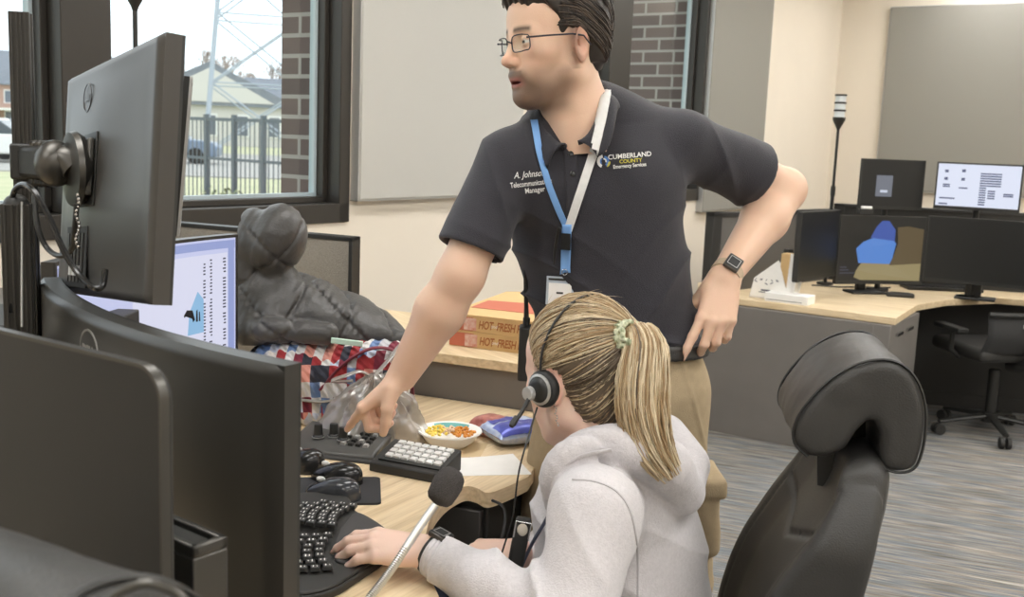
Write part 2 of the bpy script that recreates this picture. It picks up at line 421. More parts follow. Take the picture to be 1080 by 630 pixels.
# windows
def glass_mat():
    m = bpy.data.materials.new('window glass'); m.use_nodes = True; N = m.node_tree.nodes; L = m.node_tree.links
    N.remove(N['Principled BSDF']); o = N['Material Output']
    t = N.new('ShaderNodeBsdfTransparent'); t.inputs[0].default_value = (.93, .97, .98, 1)
    gl = N.new('ShaderNodeBsdfGlossy'); gl.inputs['Roughness'].default_value = .02
    fr = N.new('ShaderNodeFresnel'); fr.inputs['IOR'].default_value = 1.45
    mx = N.new('ShaderNodeMixShader'); ge = N.new('ShaderNodeNewGeometry'); iv = N.new('ShaderNodeMath'); iv.operation = 'SUBTRACT'; iv.inputs[0].default_value = 1; L.new(ge.outputs['Backfacing'], iv.inputs[1]); ml = N.new('ShaderNodeMath'); ml.operation = 'MULTIPLY'; L.new(fr.outputs[0], ml.inputs[0]); L.new(iv.outputs[0], ml.inputs[1]); L.new(ml.outputs[0], mx.inputs[0]); L.new(t.outputs[0], mx.inputs[1]); L.new(gl.outputs[0], mx.inputs[2]); L.new(mx.outputs[0], o.inputs[0])
    return m
M_GLASS = glass_mat()
M_GASKET = mat('pale window gasket', (176, 190, 196), .5)
def window(name, a, b, mulls, fw=.055):
    f = MB()
    # inner frame standing slightly proud of the plaster, deep box profile
    for (s0, s1, z0, z1) in ((a, b, ZS, ZS+.07), (a, b, ZH-.07, ZH), (a, a+fw, ZS, ZH), (b-fw, b, ZS, ZH)):
        loc_box(f, s0, s1, -.112, .012, z0, z1)
    for (m0, m1) in mulls: loc_box(f, m0, m1, -.112, .012, ZS+.07, ZH-.07)
    # stepped inner stop
    for (s0, s1) in zip([a+fw]+[m[1] for m in mulls], [m[0] for m in mulls]+[b-fw]):
        t = .022
        loc_box(f, s0, s1, -.108, -.05, ZS+.07, ZS+.07+t); loc_box(f, s0, s1, -.108, -.05, ZH-.07-t, ZH-.07)
        loc_box(f, s0, s0+t, -.108, -.05, ZS+.07, ZH-.07); loc_box(f, s1-t, s1, -.108, -.05, ZS+.07, ZH-.07)
    o = f.build(name, M_BRONZE, bevel=.003); o.location = WN*WC; o.rotation_euler = (0, 0, WROT); structure(o)
    for (s0, s1) in zip([a+fw]+[m[1] for m in mulls], [m[0] for m in mulls]+[b-fw]):
        k = MB(); e = .022; z0 = ZS+.07+e; z1 = ZH-.07-e; w = .012
        loc_box(k, s0+e, s1-e, -.1, -.094, z0, z1)
        k.build('pane', M_GLASS, o, smooth=0)
        k = MB()
        loc_box(k, s0+e, s0+e+w, -.112, -.085, z0, z1); loc_box(k, s1-e-w, s1-e, -.112, -.085, z0, z1)
        loc_box(k, s0+e, s1-e, -.112, -.085, z0, z0+w); loc_box(k, s0+e, s1-e, -.112, -.085, z1-w, z1)
        k.build('gasket', M_GASKET, o, smooth=0)
m1 = (ws(63, 100), ws(116, 100)); m2 = (ws(642, 50), ws(664, 50))
window('window_1', w1a, w1b, [m1]); window('window_2', w2a, w2b, [m2])
# other walls: far, right, back
def Wxy(s, d): p = W(s, d, 0); return (p.x, p.y)
DR = 6.6
mb = MB(); mb.prism([Wxy(S_FAR, -.1), Wxy(S_FAR+.1, -.1), Wxy(S_FAR+.1, DR), Wxy(S_FAR, DR)], 0, CEILZ); structure(mb.build('wall_far', M_WALL, smooth=0))
mb = MB(); mb.prism([Wxy(S0, DR), Wxy(S_FAR, DR), Wxy(S_FAR, DR+.1), Wxy(S0, DR+.1)], 0, CEILZ); structure(mb.build('wall_right', M_WALL, smooth=0))
mb = MB(); mb.prism([Wxy(S0-.1, -.1), Wxy(S0, -.1), Wxy(S0, DR), Wxy(S0-.1, DR)], 0, CEILZ); structure(mb.build('wall_back', M_WALL, smooth=0))
mb = MB(); mb.prism([Wxy(S0, -.1), Wxy(S_FAR, -.1), Wxy(S_FAR, DR), Wxy(S0, DR)], CEILZ, CEILZ+.05); structure(mb.build('ceiling', M_CEIL, smooth=0))
# carpet
def carpet_mat():
    m = bpy.data.materials.new('striated plank carpet'); m.use_nodes = True; N = m.node_tree.nodes; L = m.node_tree.links; b = N['Principled BSDF']
    tc = N.new('ShaderNodeTexCoord'); mp = N.new('ShaderNodeMapping'); mp.vector_type = 'TEXTURE'; L.new(tc.outputs['Object'], mp.inputs[0]); mp.inputs['Rotation'].default_value = (0, 0, math.radians(-22))
    def nz(sc, det, dist=0):
        q = N.new('ShaderNodeMapping'); q.inputs['Scale'].default_value = sc; L.new(mp.outputs[0], q.inputs[0])
        n = N.new('ShaderNodeTexNoise'); n.inputs['Scale'].default_value = 1; n.inputs['Detail'].default_value = det; n.inputs['Distortion'].default_value = dist; L.new(q.outputs[0], n.inputs['Vector']); return n
    a = nz((1.6, 34, 1), 3); r = N.new('ShaderNodeValToRGB'); cr = r.color_ramp
    cols = [(.30, (104, 101, 96)), (.42, (148, 144, 138)), (.5, (122, 130, 138)), (.56, (168, 163, 156)), (.63, (134, 126, 116)), (.72, (188, 183, 176))]
    cr.elements[0].position = cols[0][0]; cr.elements[0].color = lin(cols[0][1]); cr.elements[1].position = cols[-1][0]; cr.elements[1].color = lin(cols[-1][1])
    for p, c in cols[1:-1]: e = cr.elements.new(p); e.color = lin(c)
    L.new(a.outputs['Fac'], r.inputs[0])
    c = nz((5, 130, 1), 2); r2 = N.new('ShaderNodeValToRGB'); r2.color_ramp.elements[0].position = .38; r2.color_ramp.elements[0].color = (.45, .45, .46, 1); r2.color_ramp.elements[1].position = .58; r2.color_ramp.elements[1].color = (1.05, 1.03, 1, 1)
    L.new(c.outputs['Fac'], r2.inputs[0])
    mx = N.new('ShaderNodeMix'); mx.data_type = 'RGBA'; mx.blend_type = 'MULTIPLY'; mx.inputs['Factor'].default_value = .85
    L.new(r.outputs[0], mx.inputs['A']); L.new(r2.outputs[0], mx.inputs['B']); L.new(mx.outputs['Result'], b.inputs['Base Color'])
    b.inputs['Roughness'].default_value = 1; b.inputs['Specular IOR Level'].default_value = .1
    f = N.new('ShaderNodeTexNoise'); f.inputs['Scale'].default_value = 350; L.new(tc.outputs['Object'], f.inputs['Vector'])
    bp = N.new('ShaderNodeBump'); bp.inputs['Strength'].default_value = .5; bp.inputs['Distance'].default_value = .004; L.new(f.outputs['Fac'], bp.inputs['Height']); L.new(bp.outputs[0], b.inputs['Normal'])
    return m
mb = MB(); mb.prism([Wxy(S0, -.1), Wxy(S_FAR, -.1), Wxy(S_FAR, DR), Wxy(S0, DR)], -.05, 0); structure(mb.build('floor', carpet_mat(), smooth=0))
mb = MB(); wall_box(mb, S0, S_FAR, 0, .1, 0, .012); structure(mb.build('baseboard_left', M_GREYLAM, smooth=0))
mb = MB(); mb.prism([Wxy(S_FAR-.012, 0), Wxy(S_FAR, 0), Wxy(S_FAR, DR), Wxy(S_FAR-.012, DR)], 0, .1); structure(mb.build('baseboard_far', M_GREYLAM, smooth=0))
# acoustic panels
def wall_panel(label, s0, s1, z0, z1, m):
    c = W((s0+s1)/2, 0, z0); t = thing('acoustic_panel', label, 'wall panel', c, WROT)
    b = MB(); b.bx(.004, .045, -(s1-s0)/2, (s1-s0)/2, 0, z1-z0); b.build('fabric_face', m, t, bevel=.008)
    b = MB()
    h = (s1-s0)/2+.003
    b.bx(0, .04, -h, -h+.006, -.003, z1-z0+.003); b.bx(0, .04, h-.006, h, -.003, z1-z0+.003); b.bx(0, .04, -h, h, -.003, .003); b.bx(0, .04, -h, h, z1-z0-.003, z1-z0+.003)
    b.build('edge_trim', M_SILVER, t)
wall_panel('large pale grey fabric acoustic panel between the windows, behind the standing man', ws(380, 100, .04), ws(552, 115, .04), 1.2, 2.45, M_PANEL)
wall_panel('narrow grey fabric acoustic panel right of the brick-view window, beside the room corner', ws(751, 60, .04), ws(812, 60, .04), 1.05, 2.46, M_PANEL2)
# far panel (on wall_far): local x runs into room along WN
p1 = None
def far_hit(px, py, off=0):
    r = ray(px, py); k = (S_FAR-off - C_ @ WU)/(r @ WU); p = C_+r*k; return (p @ WN)-WC, p.z
d0, zt = far_hit(940, 8, .04); _, zb = far_hit(985, 203, .04)
t = thing('acoustic_panel', 'wide grey fabric acoustic panel on the far wall above the second workstation', 'wall panel', W(S_FAR, d0+1.2, zb), WROT)
b = MB(); b.bx(-1.2, 1.2, -.045, -.004, 0, zt-zb); b.build('fabric_face', M_PANEL2, t, bevel=.008)
b = MB(); b.bx(-1.205, 1.205, -.04, 0, -.006, 0); b.bx(-1.205, 1.205, -.04, 0, zt-zb, zt-zb+.006); b.bx(-1.206, -1.2, -.04, 0, 0, zt-zb); b.bx(1.2, 1.206, -.04, 0, 0, zt-zb); b.build('edge_trim', M_SILVER, t)
# ceiling troffers (area of real light)
M_DIFF = mat('light diffuser', (255, 253, 250), emit=10.5)
lights = [(s, d) for s in (-1.5, .4, 2.3, 4.2, 6.1, 7.8) for d in (1.2, 3.3, 5.4)]
proto = thing('ceiling_light', 'recessed rectangular white ceiling light panel', 'ceiling light', W(lights[0][0], lights[0][1], CEILZ), WROT, group='ceiling lights over the room')
b = MB(); b.bx(-.3, .3, -.6, .6, -.012, -.004); b.build('diffuser', M_DIFF, proto, smooth=0)
b = MB(); b.bx(-.33, -.3, -.63, .63, -.02, -.001); b.bx(.3, .33, -.63, .63, -.02, -.001); b.bx(-.3, .3, -.63, -.6, -.02, -.001); b.bx(-.3, .3, .6, .63, -.02, -.001); b.build('frame', M_WHITE, proto)
for s, d in lights[1:]:
    c = copy_tree(proto); c.location = W(s, d, CEILZ)
# ================================================================== OUTSIDE
M_LAWN = mat('dry lawn', (172, 178, 140), .95, rgb2=(196, 192, 160), vscale=1.2, detail=8)
M_ASPH = mat('pale asphalt', (168, 166, 162), .9, var=.08, vscale=2)
def V2(p): return (p.x, p.y)
# outdoor frame: along viewing direction through the window
def out(px, D, z): 
    p = at(px, 315, 1); d = ray(px, 128); d.z = 0; d /= d.y; return Vector((d.x*D, D, z))
GZ = -.1

# keep the lawn outside the building: start at the wall line
L0 = W(-60, -.45, 0); L1 = W(60, -.45, 0); L2 = W(150, -330, 0); L3 = W(-150, -330, 0)
mb = MB(); mb.prism([V2(L0), V2(L1), V2(W(300, -260, 0)), V2(W(-120, -260, 0))], GZ-.4, GZ); structure(mb.build('ground_lawn', M_LAWN, smooth=0))
mb = MB(); a0, a1, b0, b1 = out(-160, 30, 0), out(330, 33, 0), out(330, 62, 0), out(-160, 60, 0)
mb.prism([V2(a0), V2(a1), V2(b0), V2(b1)], GZ, GZ+.04); structure(mb.build('ground_parking', M_ASPH, smooth=0))
mb = MB(); a0, a1, b0, b1 = out(180, 17.5, 0), out(420, 17.5, 0), out(420, 20, 0), out(180, 20, 0)
mb.prism([V2(a0), V2(a1), V2(b0), V2(b1)], GZ, GZ+.02); structure(mb.build('ground_path', mat('red court paving', (190, 130, 118), .9), smooth=0))
# fence
M_FENCE = mat('haze tinted fence metal', (92, 102, 110), .6)  # black metal made paler and bluer, haze put into the colour
fa = out(190, 20, GZ); fb = out(345, 17.5, GZ); dv = (fb-fa); Lf = dv.length; ang = math.atan2(dv.y, dv.x)
t = thing('metal_fence', 'black metal picket fence across the lawn outside the window', 'fence', fa, ang)
for i in range(6):
    b = MB(); b.bx(i*Lf/5-.04, i*Lf/5+.04, -.04, .04, 0, 1.78); b.build('post', M_FENCE, t)
b = MB(); b.bx(0, Lf, -.02, .02, 1.66, 1.72); b.bx(0, Lf, -.02, .02, .95, 1.0); b.bx(0, Lf, -.02, .02, .12, .17); b.build('rail', M_FENCE, t)
b = MB(); k = int(Lf/.13)
for i in range(k): b.bx(i*.13-.008, i*.13+.008, -.008, .008, .05, 1.72)
b.build('pickets', M_FENCE, t)
# houses
M_ROOF = mat('grey shingle roof', (128, 134, 144), .9, var=.1, vscale=3); M_SIDING = mat('pale siding', (206, 204, 200), .8); M_HBRICK = mat('house brick', (178, 148, 136), .9, var=.06, vscale=4)
M_TRIMW = mat('white house trim', (236, 236, 234), .7); M_HWIN = mat('house window', (104, 112, 124), .3)
def house(label, px, D, wid, dep, h, rise, body, ndorm=0, porch=False, gable=False, zb=GZ):
    c = out(px, D, zb); ang = math.atan2(c.y, c.x)-PI/2
    t = thing('house', label, 'house', c, ang)
    b = MB(); b.bx(-wid/2, wid/2, 0, dep, 0, h); b.build('wall', body, t, smooth=0)
    b = MB(); o = .5
    if not gable: b.prism([(-o, h), (dep+o, h), (dep+o, h+.2), (dep/2, h+rise), (-o, h+.2)], -wid/2-o, wid/2+o, ax=0)
    else: b.prism([(-wid/2-o, h), (wid/2+o, h), (wid/2+o, h+.2), (0, h+rise), (-wid/2-o, h+.2)], -o, dep+o, ax=1)
    b.build('roof', M_ROOF, t, smooth=0)
    if gable:
        b = MB(); b.prism([(-wid/2*.8, h+.3), (wid/2*.8, h+.3), (0, h+rise*.86)], -o-.08, -o-.01, ax=1); b.build('gable', M_SIDING, t, smooth=0)
    nw = int(wid/2.2)
    for fl in range(max(1, int(h/2.8))):
        for i in range(nw):
            x = -wid/2+(i+.5)*wid/nw; z = .9+fl*2.9
            b = MB(); b.bx(x-.55, x+.55, -.1, 0, z-.1, z+1.75); q = b.build('window', M_TRIMW, t, smooth=0)
            b = MB(); b.bx(x-.42, x+.42, -.14, -.1, z, z+1.6); b.bx
            b.build('pane', M_HWIN, q, smooth=0)
    for i in range(ndorm):
        x = -wid/2+(i+.5)*wid/ndorm
        b = MB(); b.prism([(x-1.1, h+.3), (x+1.1, h+.3), (x+1.1, h+2.2), (x, h+3.3), (x-1.1, h+2.2)], -.2, dep/2, ax=1); q = b.build('dormer', M_TRIMW, t, smooth=0)
        b = MB(); b.bx(x-.45, x+.45, -.26, -.2, h+.7, h+2.1); b.build('dormer_window', M_HWIN, q, smooth=0)
    if porch:
        b = MB(); b.bx(-wid/2, wid/2, -2.5, 0, 2.7, 3.0); b.build('porch_roof', M_TRIMW, t, smooth=0)
        for i in range(7):
            x = -wid/2+.2+i*(wid-.4)/6; b = MB(); b.bx(x-.14, x+.14, -2.4, -2.12, 0, 2.7); b.build('porch_column', M_TRIMW, t, smooth=0)
house('two-storey brick house with white dormers and porch, seen through the left window pane', 46, 150, 20, 10, 6.2, 5, M_HBRICK, ndorm=4, porch=True)
house('low pale house with a front gable beyond the fence, in the right pane', 222, 88, 13, 9, 3.3, 3.6, M_SIDING, gable=True)
house('pale house with long grey roof right of the gabled house, behind the tower', 312, 112, 10, 9, 3.4, 3.6, M_SIDING)
# cars
M_CARG = mat('car glass', (70, 80, 88), .15); M_TYRE = mat('tyre', (40, 40, 40), .9)
def car(label, px, D, body, flip=1):
    c = out(px, D, GZ+.04); t = thing('car', label, 'car', c, math.radians(8))
    b = MB(); b.prism([(-2.2, .3), (2.2, .3), (2.25, .7), (2.05, .88), (1.1, .98), (-2.0, 1.0), (-2.25, .8)], -.85, .85, ax=1); b.build('car_body', body, t, bevel=.06)
    b = MB(); b.prism([(-1.9, .98), (1.15, .96), (.45, 1.45), (-1.3, 1.47)], -.75, .75, ax=1); b.build('cabin', M_CARG, t, bevel=.05)
    b = MB(); b.prism([(-1.25, 1.44), (.42, 1.42), (.3, 1.52), (-1.15, 1.53)], -.72, .72, ax=1); b.build('car_roof', body, t, bevel=.03)
    for x in (-1.35, 1.4):
        for y in (-.8, .8): b = MB(); b.cyl((x, y-.1, .32), (x, y+.1, .32), .33, n=18); b.build('wheel', M_TYRE, t)
car('silver car parked nearest the pole, seen through the left pane', 52, 40, mat('silver car paint', (190, 196, 204), .25, metal=.4))
car('white car parked at the left edge of the left pane', -8, 37, mat('white car paint', (232, 232, 230), .3))
car('blue-grey car parked outside, just right of the raised grey monitor', 172, 43, mat('blue car paint', (120, 136, 158), .3, metal=.3))
# transmission tower
M_GALV = mat('galvanised steel', (172, 182, 192), .6, metal=.2)
c = out(272, 62, GZ); t = thing('transmission_tower', 'lattice steel transmission tower outside, behind the fence', 'tower', c, .3)
def lev(z): return max(.5, 3.0-z*.085)
b = MB()
for sx in (-1, 1):
    for sy in (-1, 1): b.cyl((sx*lev(0), sy*lev(0), 0), (sx*lev(26), sy*lev(26), 26), .13, .1, n=6)
b.build('corner_legs', M_GALV, t)
b = MB(); zs = [0, 4, 7.8, 11.4, 14.8, 18, 21, 24, 26]
for z0, z1 in zip(zs, zs[1:]):
    for k in range(4):
        A0 = Vector(((1, 1, 0), (1, -1, 0), (-1, -1, 0), (-1, 1, 0))[k]); B0 = Vector(((1, -1, 0), (-1, -1, 0), (-1, 1, 0), (1, 1, 0))[k])
        for p, q in ((A0, B0), (B0, A0)):
            b.cyl(p*lev(z0)+Vector((0, 0, z0)), q*lev(z1)+Vector((0, 0, z1)), .05, n=5)
        b.cyl(A0*lev(z1)+Vector((0, 0, z1)), B0*lev(z1)+Vector((0, 0, z1)), .045, n=5)
b.build('lattice_brace', M_GALV, t)
# trees and shrubs
M_TWIG = mat('bare grey branches', (164, 152, 146), .9); M_SHRUB = mat('shrub leaves', (128, 138, 104), .9, var=.2, vscale=10)
def tree(label, px, D, h, seed):
    rnd = random.Random(seed); c = out(px, D, GZ); t = thing('bare_tree', label, 'tree', c, 0, 'bare trees on the skyline')
    b = MB(); b.cyl((0, 0, 0), (0, 0, h*.45), h*.028, h*.018, n=7); b.build('trunk', M_TWIG, t)
    b = MB()
    def br(p, d, l, r, k):
        q = p+d*l; b.tube([p, q], [r, r*.6], n=4, cap=False)
        if k == 0: return
        for _ in range(3):
            e = (d+Vector((rnd.uniform(-1, 1), rnd.uniform(-1, 1), rnd.uniform(-.2, .6)))*.7).normalized(); br(q, e, l*.72, r*.6, k-1)
    for _ in range(4): br(Vector((0, 0, h*rnd.uniform(.3, .45))), Vector((rnd.uniform(-1, 1), rnd.uniform(-1, 1), 1.1)).normalized(), h*.17, h*.014, 4)
    b.build('branches', M_TWIG, t)
for i, (px, D, h, lab) in enumerate([(205, 120, 11.5, 'bare tree rising above the gabled house roof'), (236, 130, 12, 'bare tree behind the gable, left of the tower'), (285, 125, 11, 'bare tree right of the tower beside the brick reveal'), (172, 125, 11, 'bare tree hidden mostly behind the raised monitor'), (88, 170, 12, 'bare tree right of the dormered brick house')]):
    tree(lab, px, D, h, i)
for i, (px, D, s, lab) in enumerate([(226, 19.5, .45, 'small round shrub on the lawn in front of the fence'), (247, 18.8, .5, 'larger shrub in front of the fence near the tower'), (270, 14, .3, 'spiky low shrub on the lawn close to the brick edge')]):
    c = out(px, D, GZ); t = thing('shrub', lab, 'shrub', c)
    b = MB(); rnd = random.Random(i+40)
    for _ in range(160):
        d = Vector((rnd.gauss(0, 1), rnd.gauss(0, 1), abs(rnd.gauss(0, 1)))).normalized(); p = d*s*rnd.uniform(.4, 1); e = Vector((rnd.gauss(0, 1), rnd.gauss(0, 1), rnd.gauss(0, 1))).normalized()*.09; q = d.cross(e).normalized()*.03
        b.add([p-q, p+e, p+q, p-e*.3], [(0, 1, 2, 3)])
    b.build('leaves', M_SHRUB, t, smooth=0)
    b = MB()
    for k in range(6): b.cyl((0, 0, 0), (s*.6*math.cos(k), s*.6*math.sin(k), s*.7), .02, .008, n=5)
    b.build('stems', M_TWIG, t)
# ================================================================== MONITORS
def screen_mat(name, rgb, e): return mat(name, rgb, .3, emit=e)
M_SCR_L = screen_mat('lit lavender screen', (206, 212, 248), .85)
M_SCR_W = screen_mat('lit pale screen', (226, 232, 250), .95)
M_SCR_OFF = mat('dark glossy screen', (28, 29, 29), .34)
M_LOGO = mat('brushed silver logo', (178, 178, 174), .3, metal=.7)
M_SHELL = mat('dark grey monitor shell', (54, 52, 48), .36, var=.03, vscale=4, bump=.04, bscale=900)
M_SHELL2 = mat('grey metallic monitor back', (74, 71, 67), .36, metal=.3, bump=.04, bscale=900)
def curved_map(Rc):
    """flat (x,y,z) -> bent about a vertical axis in front of the screen (-y side)"""
    if not Rc: return lambda x, y, z: Vector((x, y, z))
    def f(x, y, z):
        a = x/Rc; r = Rc+y; return Vector((r*math.sin(a), r*math.cos(a)-Rc, z))
    return f
def monitor_parts(t, w, h, Rc=0, th=.022, shell=M_SHELL, screen=M_SCR_OFF, bz=.008, chin=.014, bulge=.02, tilt=0, roll=0, z0=0, lip=M_BLACK):
    """front faces -y; local origin at bottom centre of the panel lifted by z0. returns (mapper, screen object)"""
    cm = curved_map(Rc); RT = Matrix.Rotation(roll, 4, 'Y') @ Matrix.Rotation(tilt, 4, 'X')
    def mp(x, y, z):
        p = cm(x, y, z-h/2); p = RT @ p; return p+Vector((0, 0, h/2+z0))
    n = 24 if Rc else 6
    def slab(b, x0, x1, y0, y1, z0_, z1, cr=0, k=n):
        fs = []; 
        xs = [x0+(x1-x0)*i/k for i in range(k+1)]
        vs = []
        for x in xs: vs += [mp(x, y0, z0_), mp(x, y1, z0_), mp(x, y1, z1), mp(x, y0, z1)]
        for i in range(k):
            for j in range(4): fs.append((i*4+j, i*4+(j+1) % 4, (i+1)*4+(j+1) % 4, (i+1)*4+j))
        fs += [(0, 1, 2, 3), (k*4+3, k*4+2, k*4+1, k*4)]
        b.add(vs, fs)
    # back shell: grid with bulge
    b = MB()
    def sh(u, v):
        x = (u-.5)*w; z = v*h
        e = min(1, min(u, 1-u)/.02)*min(1, min(v, 1-v)/.02); e = math.sin(e*PI/2)
        return mp(x, th*.75+e*th*.25+bulge*max(0, 1-((u-.5)/.42)**4)*max(0, 1-((v-.5)/.42)**4), z)
    b.grid(sh, 53, 53); slab(b, -w/2, w/2, .001, th*.76, 0, h)
    b.build('back_shell', shell, t, smooth=60)
    b = MB()
    slab(b, -w/2, w/2, -.003, .001, 0, chin); slab(b, -w/2, w/2, -.003, .001, h-bz, h); slab(b, -w/2, -w/2+bz, -.003, .001, chin, h-bz, k=1); slab(b, w/2-bz, w/2, -.003, .001, chin, h-bz, k=1)
    b.build('bezel', lip, t)
    b = MB(); slab(b, -w/2+bz, w/2-bz, -.0015, .0008, chin, h-bz); s = b.build('screen', screen, t)
    return mp, s, slab
def patch(b, mp, x0, x1, z0, z1, y=-.0022, k=1, mi=0):
    vs = []; 
    for i in range(k+1):
        x = x0+(x1-x0)*i/k; vs += [mp(x, y, z0), mp(x, y, z1)]
    b.add(vs, [(2*i, 2*i+2, 2*i+3, 2*i+1) for i in range(k)], mi)
def logo(mp, t, x, z, s, y, M=M_LOGO, flip=True, word='DELL', rot=0):
    """ring with four slanted letters, on the back shell (y is the shell depth)"""
    b = MB(); n = 40; sg = -1 if flip else 1
    cr, sr = math.cos(rot), math.sin(rot)
    def P(a, c, yy): return mp(x+sg*(a*cr-c*sr), yy, z+(a*sr+c*cr))
    for q in range(n):
        a0, a1 = 2*PI*q/n, 2*PI*(q+1)/n; r0, r1 = s*.5, s*.455
        vs = [P(r*math.cos(a), r*math.sin(a), yy) for yy in (y, y+.0012) for r, a in ((r0, a0), (r0, a1), (r1, a1), (r1, a0))]
        b.add(vs, [(0, 1, 2, 3), (4, 7, 6, 5), (0, 4, 5, 1), (1, 5, 6, 2), (2, 6, 7, 3), (3, 7, 4, 0)])
    me = text_mesh(word, s*.34, bold=.002*s/.1, spacing=.85)
    b.add([P(v.co.x, v.co.y, y+.0012) for v in me.vertices], [tuple(p.vertices) for p in me.polygons]); bpy.data.meshes.remove(me)
    return b.build('logo', M, t, smooth=0, label='silver ring logo with slanted letters')
def stand(t, h, y=.05, depth=.2, w=.24, M=M_BLACK, nw=.05):
    b = MB(); b.box((0, y+.03, h/2), (nw, .035, h)); b.build('stand_neck', M, t, bevel=.006)
    b = MB(); b.box((0, y-.02, .006), (w, depth, .012)); b.build('stand_base', M, t, bevel=.004)
def face_to(N, Fp):
    """rotation so that local +x runs N->Fp (seen from the front: left -> right)"""
    d = Fp-N; return math.atan2(d.y, d.x), ((N+Fp)/2), d.length
DESK = .74
# --- near curved monitor (its back to the camera)
N = at(316, 383, 1.15); Fp = at(62, 292, 1.71); ZT = N.z
rz, c, L = face_to(N, Fp)
cw = .8; Rc = 1.35; t = thing('curved_monitor', 'large curved dark grey foreground monitor seen from behind, with a silver ring logo', 'monitor', (c.x, c.y, DESK), rz)
sag = Rc-math.sqrt(Rc*Rc-(L/2)**2); hh = .37
t.location = Vector((c.x, c.y, DESK))+Matrix.Rotation(rz, 3, 'Z') @ Vector((0, sag, 0))
mp, s, _ = monitor_parts(t, 2*Rc*math.asin(L/2/Rc), hh, Rc, th=.03, bulge=.006, z0=ZT-hh-DESK)
logo(mp, t, -.005, .324, .062, .0375)
stand(t, ZT-hh-DESK+.12, y=.06, w=.3)
b = MB(); patch(b, mp, -.3, .3, hh+.0005, hh+.0006, y=0)
# --- rear curved monitor facing the seated woman
A0 = Vector((-.80, 1.80, 0)); B0 = at(250, 247, 2.43); ZT2 = B0.z
rz, c, L = face_to(Vector((A0.x, A0.y, 0)), Vector((B0.x, B0.y, 0))); Rc = 1.3
sag = Rc-math.sqrt(Rc*Rc-(L/2)**2)
t = thing('curved_monitor', 'curved monitor with a lit lavender screen of list columns, left of the dark jacket', 'monitor', Vector((c.x, c.y, DESK))+rotz(rz) @ Vector((0, sag, 0)), rz)
hh = .36; w2 = 2*Rc*math.asin(L/2/Rc)
mp, s, _ = monitor_parts(t, w2, hh, Rc, th=.03, bulge=.006, z0=ZT2-hh-DESK, screen=M_SCR_L, bz=.007)
stand(t, ZT2-hh-DESK+.12, y=.05, w=.28)
M_TXT = mat('dark screen text', (92, 96, 128), emit=.35); M_BAR = mat('blue screen bar', (158, 172, 226), emit=.8); M_BLK = mat('black map area', (24, 24, 30), .3); M_LBL = mat('light blue map area', (150, 200, 240), emit=.8); M_PNL = mat('pale screen panel', (222, 224, 246), emit=.9)
rnd = random.Random(3); b = MB()
patch(b, mp, -w2/2+.01, w2/2-.01, hh-.03, hh-.012, k=10); patch(b, mp, w2/2-.032, w2/2-.012, .02, hh-.012, k=2); b.build('screen_bars', M_BAR, t, smooth=0, label='blue title bar and side bar on the screen')
b = MB(); patch(b, mp, w2/2-.36, w2/2-.034, .02, hh-.04, k=5, y=-.0021); b.build('screen_panel', M_PNL, t, smooth=0)
b = MB()
for col, wd in ((w2/2-.040, .012), (w2/2-.066, .012), (w2/2-.086, .010), (w2/2-.108, .012)):
    z = hh-.055; b = MB()
    while z > .03:
        if rnd.random() < .88: patch(b, mp, col-wd*rnd.uniform(.5, 1), col, z, z+.0035, y=-.0024)
        z -= .0075
    b.build('screen_text', M_TXT, t, smooth=0, label='column of small list text')
for k in range(0): zz = hh-.14-.05*rnd.random(); patch(b, mp, w2/2-.25+.010*k, w2/2-.247+.010*k, zz, zz+.004, y=-.0024)
b = MB(); Z = lambda x, z: mp(x, -.0026, z)
X0 = w2/2-.17; Z0 = hh-.215; b.add([Z(X0, Z0), Z(X0+.055, Z0), Z(X0+.055, Z0+.075), Z(X0+.035, Z0+.095), Z(X0+.006, Z0+.05)], [(0, 1, 2, 3, 4)]); b.build('screen_map', M_LBL, t, smooth=0)
b = MB(); Z = lambda x, z: mp(x*.55+X0-.03, -.003, z*.55+Z0)
b.add([Z(.03, .085), Z(.05, .105), Z(.085, .10), Z(.10, .06), Z(.088, .05), Z(.075, .085), Z(.05, .09), Z(.035, .075)], [(0, 1, 2, 3), (3, 4, 5, 2), (2, 5, 6, 1), (1, 6, 7, 0)])
b.add([Z(.105, .05), Z(.118, .05), Z(.116, .10), Z(.108, .095)], [(0, 1, 2, 3)]); b.add([Z(.124, .05), Z(.133, .05), Z(.13, .09), Z(.124, .088)], [(0, 1, 2, 3)])
b.build('screen_map_mark', M_BLK, t, smooth=0)
# --- raised monitor, back to us
Nn = at(187, 200, 1.36); th_ = math.radians(127)
t = thing('raised_monitor', 'raised flat grey monitor on a pole arm at upper left, its back facing the camera', 'monitor', (0, 0, 0))
w, h = .47, .352
dirx = Vector((math.cos(th_), math.sin(th_), 0)); cc = Nn+dirx*w/2
t.location = (cc.x, cc.y, cc.z-h/2); t.rotation_euler = (0, 0, th_)
mp, s, slab = monitor_parts(t, w, h, 0, th=.03, shell=M_SHELL2, bulge=.004, tilt=math.radians(5.5), roll=math.radians(6), bz=.006)
logo(mp, t, .09, h*.86, .045, .0325, M=M_SHELL2)
b = MB(); slab(b, .015, .125, .0342, .0365, .135, .245, k=1); b.build('mount_recess', M_BLACK, t, bevel=.001)
b = MB(); slab(b, .02, .12, .0365, .046, .15, .235, k=1); b.build('mount_plate', M_STEEL, t, bevel=.003)
b = MB()
for i in range(5): slab(b, .06+.02*i, .072+.02*i, .034, .037, .02, .095, k=1)
b.build('port_ribs', M_SHELL, t)
b = MB(); slab(b, .045, .16, .0338, .0352, .012, .105, k=1); b.build('port_recess', M_BLACKM, t)
